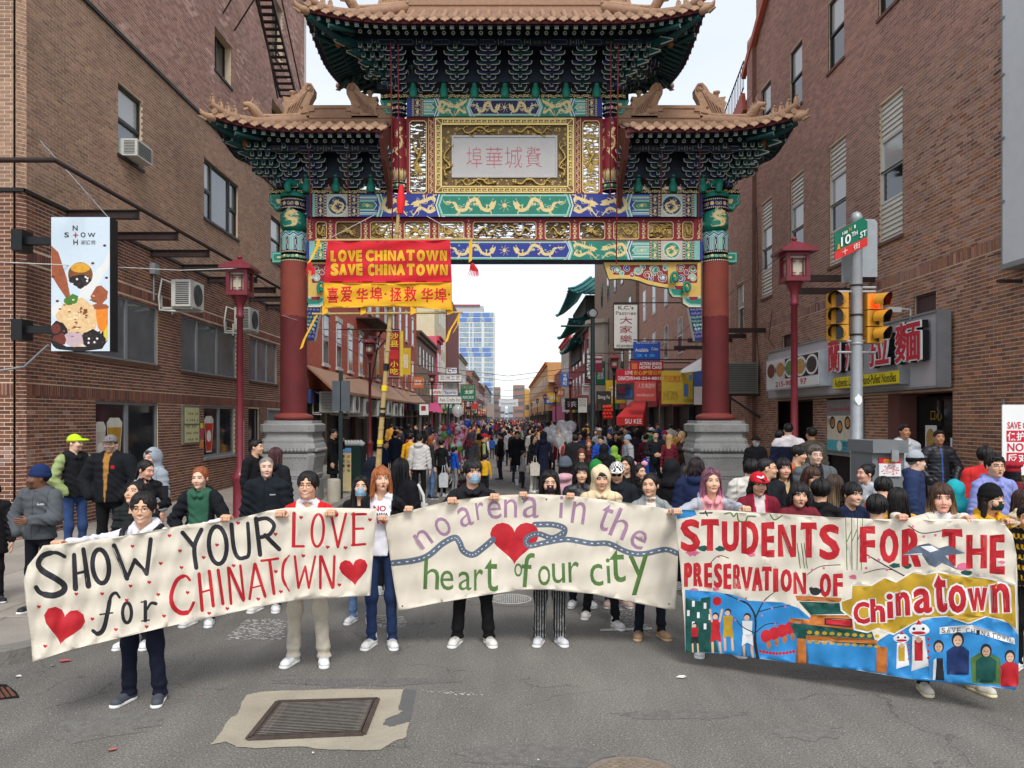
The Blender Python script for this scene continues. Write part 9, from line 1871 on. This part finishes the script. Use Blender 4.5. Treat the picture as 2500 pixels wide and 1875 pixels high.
for k in range(34):
 sd=-1 if k%2 else 1;Y=48+k*5.2;z=r.uniform(2.7,5.2);w_=r.uniform(.7,1.5);h=r.uniform(.6,1.9);x=(-8.1+.2 if sd<0 else 7.8-.2-w_)+(r.uniform(0,.5)if sd<0 else-r.uniform(0,.5));c=r.choice([(170,40,46),W_,(36,100,72),(206,170,50),(50,80,150),K_,(200,110,60),(190,60,90)])
 if not(sd>0 and Y>126):
  o=empty('shop_sign',(x,Y,z),'small projecting shop sign far down the %s side of the street'%('left' if sd<0 else 'right'),'sign','far shop signs on the %s'%('left' if sd<0 else 'right'));mb=MB();mb.box(x,x+w_,Y,Y+.12,z,z+h);mb.build('board',mat('sb%d%d%d'%c,c),o);t=RND.choice(('酒家','茶','美髮','書店','餐館','牙醫'));decal(t,lambda u,v:(x+w_*(.15+.7*u),Y-.01,z+h*(.25+.5*v)),M_WHT if c!=W_ else M_SRED,parent=o)
for k in range(9):
 Y=60+k*17;a,b=(-7.6 if k%2 else 4.5),5.2+r.uniform(0,1);mb=MB();mb.tube([(-8,Y,b+1),(0,Y,b),(8,Y,b+1)],.02,4)
 mb.build('cable',M_STEEL,label='thin overhead cable strung across the street behind the gate',cat='cable',group='overhead street cables')
# people holding the banners and the people right behind them
def gz(x,y):return SWH+.008 if((x<KL and y>7.3)or(x>KR and y>6.9))else 0.0
def pp(px,py,Y,label,hat_h=.0,hmax=None,**k):
 x=(px-VX)/F*Y;z=gz(x,Y);zt=CH-(py-HY)/F*Y;h=zt-z-hat_h-.02
 k.setdefault('q',1.0 if Y<8.6 else 1.25 if Y<12 else 1.7)
 k.setdefault('legs',1)
 return person((x,Y,z),h,label=label,**k)
def hold(fn,px,py,dy=-.015):x,y,z=fn(px,py);return(x,y+.03,z+dy)
D1=line_depth(60,5.3,918,6.8,0);D2=line_depth(940,7.3,1650,7.25,0);D3=line_depth(1655,6.85,2485,5.6,0)
BK=(26,26,29);NV=(30,40,70);H0=(24,20,20);BR=(70,46,34)
pp(352,1201,5.98,'person with round gold glasses and white hoodie holding the left end of the banner',skin='b',hair='curtain',glasses='round',mouth='smile',hyaw=.22,top=(232,232,240),tk='hoodie',hood=1,inner=(-.5,(232,232,240)),pants=(24,28,44),shoe=(72,76,84),lh=hold(D1,560,1262),rh=hold(D1,100,1332),stance=.13,q=.9,collar=0,feet=(.0,.0),pw=.012)
mb=MB()
for sx in(-1,1):x,y=(352-VX)/F*5.98,5.98;mb.tube([(x+sx*.13,y+.02,1.36),(x+sx*.125,y-.09,1.33),(x+sx*.12,y-.135,1.22),(x+sx*.12,y-.13,1.05)],.022,6)
mb.build('backpack_strap',M_BLK,label='black backpack straps over the white hoodie',cat='backpack')
pp(753,1149,6.9,'smiling person in red varsity jacket and thin glasses behind the word LOVE',skin='b',hair='curtain',glasses='round',mouth='smile',hpitch=-.05,top=(212,32,36),inner=(.055,(236,234,236),(240,225,220)),collar=.5,pants=(196,186,168),pw=.014,shoe=(236,236,236),lh=hold(D1,812,1250),rh=hold(D1,690,1252),stance=.14,q=.9)
po_=pp(932,1136,7.42,'person with orange-brown hair and white NO ARENA shirt between two banners',fem=1,skin='a',hair='longbob',hcol=(158,92,52),mouth='open',hyaw=.35,hpitch=-.08,top=(30,30,34),inner=(.085,(232,232,238)),tk='jacket',pants=(36,52,86),shoe=(226,224,218),lh=hold(D2,1000,1240),rh=hold(D2,935,1262),q=.95)
for t_,u0,u1,z0,z1,m_ in(('NO',-1.27,-1.15,1.315,1.372,M_SRED),('ARENA',-1.28,-1.13,1.272,1.305,M_BLKS),('IN',-1.26,-1.16,1.2,1.255,M_SRED)):decal(t_,(lambda u0,u1,z0,z1:lambda u,v:(u0+(u1-u0)*u,7.255+.3*(u0+(u1-u0)*u+1.217)**2*4+.05*max(0,z0-1.3),z0+(z1-z0)*v))(u0,u1,z0,z1),m_,name='shirt_print',parent=po_,bold=.03)
pp(1155,1117,7.5,'person in black hooded jacket and pale blue mask holding the middle banner',skin='b',hair='bangs',mask='b',hyaw=.3,top=(34,34,38),tk='jacket',hood=1,pants=(20,20,22),shoe=(222,218,208),lh=hold(D2,1208,1211),rh=hold(D2,1105,1220),stance=.15,pw=.01,q=.95)
pp(1342,1146,7.52,'long-haired person in dark patterned mask holding the top of the middle banner',fem=1,skin='b',hair='longpart',mask='d',top=BK,pants=(30,30,32),extra='pinstripe',pw=.014,shoe=(206,206,208),lh=hold(D2,1392,1208),rh=hold(D2,1277,1205),stance=.1,q=.95)
pp(1587,1152,7.72,'person in grey wool jacket with hair pulled back behind the middle banner',fem=1,skin='b',hair='pony',hcol=H0,hyaw=-.45,top=(146,150,150),tk='jacket',collar=.5,inner=(.03,(226,218,206)),pants=(24,28,40),shoe=(160,126,98),lh=hold(D2,1640,1246),rh=None,stance=.12,sole=(196,166,130),q=.95)
pp(1736,1140,7.3,'person with long pink and purple hair at the left end of the mural banner',fem=1,skin='a',hair='longpart',hcol=(112,72,84),hcol2=(196,112,152),top=(176,180,188),tk='jacket',inner=(.08,(232,160,165)),hood=1,hpitch=-.05,pants=(60,62,70),shoe=(228,226,222),lh=hold(D3,1835,1246),rh=hold(D3,1650,1246),stance=.16,feet=(.02,-.12),q=.95)
pp(2296,1178,6.3,'person with wispy brown and blond hair in cream fleece holding the mural banner',fem=1,skin='p',hair='shag',hcol=(66,44,32),hcol2=(172,134,96),top=(222,212,194),bulk=.03,tk='jacket',inner=(.05,(226,222,218)),collar=.6,hyaw=-.35,pants=(40,42,50),shoe=(206,200,186),sole=(226,214,176),lh=hold(D3,2360,1262),rh=hold(D3,2195,1260),stance=.22,q=.9,feet=(.02,-.1))
pp(2418,1178,6.9,'person in black beanie, black mask and yellow top behind the mural banner',hat_h=.02,fem=1,skin='a',hair='longbob',hcol=H0,hat='beanie',hatcol=(22,22,24),mask='g',hyaw=.35,top=(226,168,40),tk='hoodie',hood=1,lh=hold(D3,2442,1272),rh=None,q=.95)
pp(-20,1175,8.6,'person in black cut off by the left edge of the photo',skin='b',hair='short',top=BK,tk='coat',hem=.7,pants=(20,20,24),shoe=(30,30,32),yaw=.6,bulk=.02)
pp(97,1134,8.2,'person in navy beanie and charcoal rain jacket standing by the brick corner',hat_h=.02,skin='d',hair='buzz',hat='beanie',hatcol=(30,48,92),beard=.45,top=(86,90,94),tk='jacket',hood=1,bulk=.035,hyaw=-.75,yaw=-.1,pants=(22,24,32),shoe=(40,40,44),rh='pocket',lh='front',fat=1.1,stripe='pocket')
pp(182,1054,11.0,'bearded person in lime green cap and black vest leaning on the brick wall',hat_h=.02,skin='w',hair='short',hcol=(120,84,56),hat='cap',hatcol=(190,226,40),beard=.6,yaw=1.0,hyaw=.5,top=(28,28,32),stripe='vest',hood=1,bulk=.02,pants=(52,74,118),rh='pocket',lh='pocket')
pp(272,1055,10.4,'large bearded person in grey cap and black zip jacket with yellow shirt',hat_h=.02,skin='w',hair='short',hat='cap',hatcol=(120,116,116),glasses='thin',beard=.55,top=(24,25,30),inner=(.02,(170,122,60)),stripe='pin',bulk=.045,fat=1.22,pants=(18,18,20),lh='pocket',rh='pocket',tk='jacket',hyaw=.15)
pp(373,1096,10.3,'young person in light grey hooded sweatshirt before the menu case',skin='p',hair='short',hcol=BR,hat='hoodup',hatcol=(150,158,166),top=(152,160,168),tk='hoodie',hood=1,bulk=.03,yaw=-.4,hyaw=.1,lh=None,rh='front')
pp(356,1122,9.3,'dark-haired person in black looking down at a phone',fem=1,skin='p',hair='pony',top=BK,collar=1,yaw=.7,hyaw=.5,hpitch=.25,lh='front',rh='front',bulk=.01)
pp(333,1172,7.4,'person in black padded coat tilting the head up behind the white hoodie',fem=1,skin='b',hair='pony',top=(34,38,38),quilt=70,bulk=.03,hpitch=-.3,hyaw=-.2)
pp(490,1136,8.2,'red-haired person in green hoodie and open black coat',fem=1,skin='w',hair='pony',hcol=(146,78,44),top=(28,29,34),tk='coat',hem=.7,inner=(.10,(52,96,74)),hood=1,bulk=.025,rh='pocket',lh='pocket',hpitch=.05)
pp(652,1111,8.8,'grey-haired person with black ear muffs and dark zip-neck jacket',skin='w',hair='buzz',hcol=(132,126,120),hat='muffs',hatcol=(20,20,22),top=(26,32,38),collar=1.1,bulk=.03,stripe='pocket',hyaw=.35,q=1.0)
pp(624,1069,12.0,'short-haired person in black facing right beside the lamp post',skin='b',hair='short',top=BK,yaw=1.1,hyaw=.3,bulk=.01)
pp(672,1090,11.2,'back of a long brown-haired person with a fur hood near the left pedestal',fem=1,skin='p',hair='long',hcol=(74,42,42),top=(30,30,34),hood=1,bulk=.03,yaw=2.8,inner=None)
pp(882,1162,8.3,'person with long black hair in pale blue mask looking up',fem=1,skin='a',hair='longpart',mask='b',hpitch=-.2,hyaw=.15,top=BK,bulk=.02,pants=(96,122,160),shoe=(220,220,222))
pp(911,1118,9.6,'back of a figure in a dark puffy hood behind the orange-haired singer',skin='b',hair='hoodup',hcol=(30,34,48),top=(30,34,46),bulk=.05,yaw=2.9)
pp(978,1117,9.1,'back of a person with long black hair and a white bag strap',fem=1,skin='b',hair='long',hcol=(20,18,20),top=(26,26,30),bulk=.03,yaw=2.7)
mb=MB();mb.tube([(-1.05,9.0,1.42),(-.98,8.93,1.3),(-.96,8.93,1.05),(-1.0,8.98,.8)],.018,6);mb.build('bag_strap',M_ACW,label='white shoulder strap across the black jacket',cat='bag strap')
pp(1419,1128,9.0,'stern-faced person with black hair in a black leather jacket',fem=1,skin='a',hair='longbob',hcol=(26,20,20),top=(34,36,40),shiny=1,collar=.8,bulk=.02)
pp(1380,1112,10.3,'back of a person in grey beanie and pale pink jacket',hat_h=.02,fem=1,skin='b',hair='bob',hat='beanie',hatcol=(86,94,104),top=(206,160,168),bulk=.03,yaw=2.9,hood=1)
pp(1467,1139,8.3,'young person in cream hoodie with the hood up',skin='b',hair='bangs',hat='hoodup',hatcol=(232,208,170),top=(232,208,170),tk='hoodie',hood=1,bulk=.015,pants=(20,20,24),shoe=(218,214,208),step=.22,stance=.14,hpitch=.08)
pp(1506,1120,9.0,'person in black and white checked cap and sunglasses',hat_h=.03,skin='b',hair='short',hat='cap',hatcol=(230,230,226),extra='check',glasses='sun',hpitch=.2,hyaw=-.2,top=(30,34,40),bulk=.03,hood=1,pants=(40,60,96),shoe=(196,166,150))
pp(1530,1112,10.6,'smiling person half hidden behind the checked cap',fem=1,skin='b',hair='longpart',top=BK,hyaw=-.6,mouth='smile')
pp(1640,1122,9.9,'back of a person in a raised black hood left of the pink-haired girl',skin='b',hair='hoodup',hcol=(26,26,28),top=(26,26,28),tk='hoodie',bulk=.03,yaw=2.6)
pp(1700,1116,9.4,'back of a dark-haired person in navy coat with red strap',skin='b',hair='bob',hcol=(36,22,26),top=(34,44,78),bulk=.04,hood=1,yaw=2.9)
pp(1560,1132,11.4,'child wearing pink mouse ears',fem=1,skin='b',hair='pony',top=(60,60,66),yaw=.4,hyaw=.2)
mb=MB()
for sx in(-1,1):mb.lathe([(0,-.05),(.05,-.02),(.05,.02),(0,.05)],((1560-VX)/F*11.4+sx*.08,11.4,CH-112/F*11.4+.0),8)
mb.build('mouse_ears',mat('ears_pink',(214,150,160)),label='pink mouse-ear headband on a child in the crowd',cat='headband')
pp(1850,1143,7.8,'person in red cap with horned bull emblem and maroon fleece',hat_h=.03,fem=1,skin='b',hair='bob',hat='cap',hatcol=(196,32,48),extra='bull',hpitch=.08,top=(126,34,52),bulk=.03,collar=.6,inner=(.035,(226,216,214),(178,30,60)))
pp(1950,1178,7.45,'singing person with short dark hair and maroon turtleneck coat',fem=1,skin='b',hair='bob',hcol=(30,24,26),mouth='open',top=(116,40,50),collar=1.2,bulk=.03,hyaw=-.15,hroll=.08)
pp(1835,1120,9.2,'back of a person in a cream white puffer jacket',skin='b',hair='short',top=(224,218,206),quilt=42,bulk=.06,yaw=2.7)
pp(1871,1114,8.8,'person with buzz cut and glasses turned right in black jacket',skin='b',hair='buzz',hcol=(34,30,30),glasses='thin',top=(32,34,38),hyaw=1.0,yaw=.3,bulk=.02)
pp(1912,1116,9.1,'person with dark hair and tan checked scarf',fem=1,skin='p',hair='longbob',hcol=(24,18,20),top=(34,34,38),inner=(.04,(206,176,132),(40,36,36)),collar=1.1)
pp(1948,1085,11.2,'young person in orange and grey jacket looking right',skin='b',hair='bangs',top=(206,92,46),inner=(.04,(214,180,90),(120,122,124)),hyaw=.7,yaw=.3,hpitch=.1)
pp(1989,1083,9.7,'grey-haired person with black glasses and grey coat',skin='w',hair='short',hcol=(88,80,74),glasses='thin',beard=.12,top=(92,96,98),hood=1,bulk=.035,inner=(.05,(30,32,36)))
pp(1981,1138,8.9,'person with long streaked brown hair looking down',fem=1,skin='b',hair='longbob',hcol=(66,42,32),hcol2=(150,112,80),top=(40,42,46),hyaw=.3,hpitch=.2)
pp(2037,1159,8.2,'back of a person with blond-streaked hair in black quilted coat',fem=1,skin='p',hair='long',hcol=(66,48,38),hcol2=(176,148,116),top=(30,32,36),quilt=70,bulk=.05,yaw=2.8)
pp(2080,1179,8.0,'smiling boy with short black hair among the crowd on the right',skin='b',hair='bangs',mouth='smile',top=NV,hyaw=.2,hroll=.1)
pp(2003,1170,7.75,'back of a child head beside the quilted coat',skin='b',hair='bangs',top=BK,yaw=2.9)
pp(2115,1131,9.6,'person with hair in a top bun and pale grey coat facing left',fem=1,skin='p',hair='bun',top=(186,190,194),yaw=-1.0,hyaw=-.4,collar=.6,bulk=.02)
pp(2233,1096,9.6,'person in grey and black beanie and navy coat facing right',hat_h=.03,skin='w',hair='buzz',hcol=(120,110,104),hat='beanie',hatcol=(164,170,176),extra='band',glasses='thin',top=(44,58,92),yaw=.9,hyaw=.6,bulk=.04,hood=1)
pp(2156,1166,8.4,'dark-haired child bending forward in an orange coat',skin='b',hair='bangs',top=(212,104,72),yaw=2.4,hpitch=.3)
pp(2192,1192,7.5,'back of a person with long black hair and yellow jacket',fem=1,skin='b',hair='long',top=(224,164,40),yaw=2.9,bulk=.02)
pp(2141,1210,7.1,'back of a small black-haired head behind the mural banner',skin='b',hair='short',top=(206,206,210),yaw=2.5)
pp(2330,1172,8.6,'hunched back of a person in a turquoise jacket',skin='b',hair='hoodup',hcol=(40,170,180),top=(40,170,180),bulk=.05,yaw=2.9)
pp(2405,1089,9.4,'back of a black-haired person in bright red jacket',skin='b',hair='bangs',top=(214,52,50),bulk=.03,yaw=2.7)
pp(2427,1108,8.2,'person with thin glasses in a lavender hoodie',skin='b',hair='short',glasses='round',mouth='open',top=(140,148,206),tk='hoodie',hood=1,bulk=.02,hyaw=-.1)
pp(2470,1124,8.9,'person in a red and grey knitted beret',hat_h=.02,fem=1,skin='w',hair='bob',hat='beret',hatcol=(156,34,48),top=(110,26,44),yaw=2.3,collar=1)
pp(2500,1190,7.3,'person in cream puffer at the right edge',fem=1,skin='b',hair='long',hcol=(60,40,34),top=(216,200,170),quilt=42,bulk=.05,yaw=.6)
pp(2512,1225,6.7,'person in black sweater with yellow lettering cut off by the right edge',skin='b',hair='short',top=(24,24,26),stripe='text',pants=(20,20,22),bulk=.02,yaw=-.6)
pp(2207,1031,13.1,'person in light grey hoodie standing in the shop doorway',skin='c',hair='short',top=(198,202,208),tk='hoodie',hood=1,bulk=.02,hyaw=.1)
pp(2291,1046,12.6,'person in shiny black padded vest leaning by the shop door',skin='c',hair='short',top=(32,34,40),shiny=1,quilt=58,bulk=.025,stripe='zip',hyaw=-.2,pants=(120,124,126),lh='pocket',rh='pocket')
pp(1845,1061,17.0,'person in black cap and blue mask behind the right pedestal',hat_h=.02,skin='b',hair='short',hat='cap',hatcol=BK,mask='b',top=BK,bulk=.03)
pp(1925,1029,14.2,'back of a person in navy jacket with white shoulders behind the right lamp post',skin='b',hair='short',top=(28,34,58),stripe='back',yaw=3.0,bulk=.03)
pp(1982,1039,13.6,'back of a person in an olive brown jacket by the noodle shop',skin='c',hair='short',top=(84,80,70),yaw=3.3,bulk=.02)
pp(1903,1047,14.8,'person in brown coat half hidden by the right lamp post',skin='b',hair='short',top=(84,70,64),yaw=1.9)
CR1=[(1024,1058,19.0,'back of a person in white hoodie and dark green cap',dict(top=(206,202,198),hat='cap',hatcol=(30,44,38),yaw=3.0,hood=1,pants=(20,20,22),bulk=.02)),(1002,1056,20.5,'person in yellow jacket behind the white hoodie',dict(top=(228,166,40),yaw=2.8)),(1052,1062,20.8,'person with auburn hair in dark coat and blue jeans',dict(fem=1,hair='longbob',hcol=(130,74,44),top=(42,44,40),pants=(84,112,150),yaw=1.9,shoe=(24,24,26))),(1078,1072,21.5,'person in black coat carrying a plastic bag',dict(top=BK,yaw=2.7)),(1109,1089,22.5,'child in blue and black hooded jacket',dict(top=(36,90,196),hood=1,yaw=2.2,pants=(150,150,154))),(1077,1040,30,'person in grey hood taller than the crowd',dict(hair='hoodup',hcol=(124,128,132),top=(124,128,132),yaw=2.7)),(1152,1055,24,'person in grey coat beside the red cap',dict(top=(88,92,96),hair='hoodup',hcol=(88,92,96),yaw=2.6)),(1182,1057,22.3,'person in red cap and black and gold jacket',dict(hat='cap',hatcol=(196,40,50),top=(34,32,34),stripe='vest',yaw=1.6)),(1184,1108,21.2,'child in a yellow coat',dict(top=(226,172,34),yaw=2.8)),(1302,1060,22.6,'person in black jacket and white trousers with a tote bag',dict(fem=1,hair='longpart',top=(28,28,30),pants=(206,200,188),yaw=.9)),(1327,1053,22.4,'tall person in long navy coat with dark hood',dict(hair='hoodup',hcol=(26,28,46),top=(28,32,52),hem=.4,tk='coat',yaw=2.9)),(1405,1060,20.5,'back of a broad person in black with fur collar',dict(top=(34,32,34),bulk=.05,yaw=3.0)),(1420,1095,15.5,'person with long auburn hair looking down',dict(fem=1,hair='longpart',hcol=(94,46,34),top=BK,hpitch=.3)),(1425,1048,25,'person in a red coat beside the balloons',dict(top=(150,34,44),yaw=2.8,hair='long',hcol=(40,20,22),fem=1)),(1437,1072,21.5,'smiling person with orange hair',dict(fem=1,hair='bob',hcol=(150,82,46),top=(90,40,40))),(1468,1062,21.3,'person in bright blue rain jacket looking down',dict(top=(44,84,190),hpitch=.3,yaw=-.5,bulk=.03)),(1463,1043,26,'person in white cap and white hood',dict(hat='cap',hatcol=(236,236,236),top=(226,226,228))),(1500,1088,20.8,'child in lime green coat',dict(top=(134,178,70),hair='hoodup',hcol=(134,178,70),yaw=2.6)),(1533,1062,21.6,'child in silver puffer and pale blue hat',dict(hat='beanie',hatcol=(150,184,214),top=(176,180,182),quilt=46,bulk=.04,yaw=-1.3)),(1528,1040,25,'person in khaki jacket behind the pale blue hat',dict(top=(130,118,92),yaw=-.6)),(1552,1048,23.5,'back of a person in dark purple long coat',dict(fem=1,hair='bob',top=(52,38,46),hem=.5,tk='coat',yaw=2.9)),(1577,1058,22.4,'person in maroon jacket',dict(top=(92,34,44),yaw=2.5)),(1590,1042,25,'person in bright green jacket and white cap',dict(hat='cap',hatcol=(230,230,230),top=(34,160,96),yaw=2.4)),(1600,1047,20.4,'tall person in black coat looking at a phone',dict(top=(28,30,34),hpitch=.3,lh='front',rh='front')),(1583,1100,21.5,'small child in blue puffer vest',dict(top=(44,80,180),quilt=46,yaw=2.9)),(1634,1058,20.0,'long blond-haired person in burgundy jacket',dict(fem=1,hair='long',hcol=(190,150,104),top=(110,36,50),yaw=2.7,pants=(60,64,80))),(1622,1052,24,'person in raspberry beanie',dict(hat='beanie',hatcol=(176,44,84),top=(60,60,66))),(1665,1050,20.4,'long blond-haired person in brown coat by the pedestal',dict(fem=1,hair='long',hcol=(196,160,112),top=(74,58,52),yaw=-1.2,pants=(130,140,156))),(1475,1085,17,'back of a person in a black shawl',dict(hair='hoodup',hcol=(24,24,26),top=(24,24,26),bulk=.05,yaw=2.8)),(1455,1125,12.6,'back of a person in shiny green headscarf',dict(hair='hoodup',hcol=(40,130,60),top=(40,120,58),yaw=2.9,shiny=1)),(812,1046,20.5,'person in long black coat with raised arm beside the sign pole',dict(top=(24,24,26),tk='coat',hem=.55,lh='up',yaw=1.5)),(1510,1052,28,'back of a person in black among the right crowd',dict(top=BK,yaw=3.0)),(940,1075,24,'person in navy behind the left red lamp post',dict(top=NV,yaw=1.2))]
for px,py,Y,lb,k in CR1:pp(px,py,Y,lb,skin=RND.choice('abbp'),**k)
tmpl=[]
for i,(hr_,fm,hm)in enumerate((('short',0,.86),('longbob',1,.82),('hoodup',0,.88),('bangs',0,.6),('long',1,.85),('buzz',0,.88),('bun',1,.8))):
 t=person((0,0,0),1.72,label='t',skin='b',hair=hr_,fem=fm,top=(255,255,255),tk='coat',hem=hm,bulk=.02+.01*(i%3),q=2.4,pants=(34,36,44),shoe=(60,60,64),step=.12*(i%2));tmpl.append((t,tree_of(t)))
coats=[((26,26,30),'black'),((34,40,60),'navy'),((70,72,76),'grey'),((120,34,42),'dark red'),((60,52,46),'brown'),((150,150,152),'pale grey'),((44,82,150),'blue'),((180,60,60),'red'),((200,196,190),'white'),((60,90,66),'green'),((206,150,60),'mustard'),((190,120,140),'pink')]
r=random.Random(31);n_c=0;spots=[]
while n_c<228:
 Y=23.5+110*r.random()**1.65;x=r.uniform(-5.6,7.2);px=VX+x/Y*F
 if Y<34 and(abs(px-1113)<46 or px<960):continue
 if any(abs(x-a)<.5 and abs(Y-b)<.8 for a,b in spots):continue
 spots.append((x,Y));t,tr=tmpl[r.randrange(len(tmpl))];c,cn=coats[int(r.random()**2.6*len(coats))];s=r.choice((1,1,1,.96,1.03,.7))*r.uniform(.95,1.04)
 o=copy_tree(t,None,tr);o.location=(x,Y,gz(x,Y));o.scale=(s,s,s);o.rotation_euler.z=r.choice((0,3.1,3.0,2.7,.3,1.4,-1.5))+r.uniform(-.4,.4);n_c+=1
 for ch in o.children:
  if 'coat' in ch.name:ch.color=(*lin(c),1)
  if ch.name.startswith('trousers'):v=r.uniform(.6,3);ch.color=(v,v,v*1.1,1)
 o['label']=('%s-coated %s in the %s of the far crowd %s'%(cn,'child' if s<.8 else 'walker','left part' if x<-1.6 else 'right part' if x>2.4 else 'middle','close behind the gate' if Y<38 else 'well behind the gate' if Y<65 else 'deep down the street'));o['group']='far crowd in %s coats'%cn
for t,tr in tmpl:
 for c in list(t.children):bpy.data.objects.remove(c)
 bpy.data.objects.remove(t)
r=random.Random(5);mb=MB();cc=[]
for i in range(420):
 Y=r.uniform(135,330);x=r.uniform(-6,7.4);h=r.uniform(1.5,1.85);n0=len(mb.v);mb.lathe([(.16,0),(.24,h*.5),(.22,h*.78),(.07,h*.84),(.1,h*.92),(0,h)],(x,Y,.05),6);c=lin(r.choice(coats)[0]);cc+=[c]*(len(mb.v)-n0-7)+[(.04,.03,.03)]*7
mb.build('far_crowd',M_CL,cols=cc,kind='stuff')
for nm,lb,p,m_ in(('phone','dark phone in the hands of the person looking down',P(403,1200,9.05),M_BLK),):mb=MB();mb.cbox(p,(.075,.012,.14));mb.build(nm,m_,label=lb,cat='phone')
for px,py,Y,w_,h,c,lb in((1306,1145,22.3,.26,.38,(214,206,190),'white canvas tote bag with black print'),(1083,1172,21.3,.24,.4,(200,204,206),'thin white plastic bag held low in the crowd')):
 mb=MB();x,y,z=P(px,py,Y);mb.prism([(-w_/2,-h/2),(w_/2,-h/2),(w_/2*1.1,h*.3),(w_*.3,h/2),(-w_*.3,h/2),(-w_/2*1.1,h*.3)],lambda a,b,d:(x+a,y+d,z+b),-.05,.05);mb.tube([(x-w_*.2,y,z+h*.45),(x-w_*.1,y,z+h),(x+w_*.1,y,z+h),(x+w_*.2,y,z+h*.45)],.01,5);mb.build('bag',mat('bag%d'%px,c,var=.15,vs=12),label=lb,cat='bag')
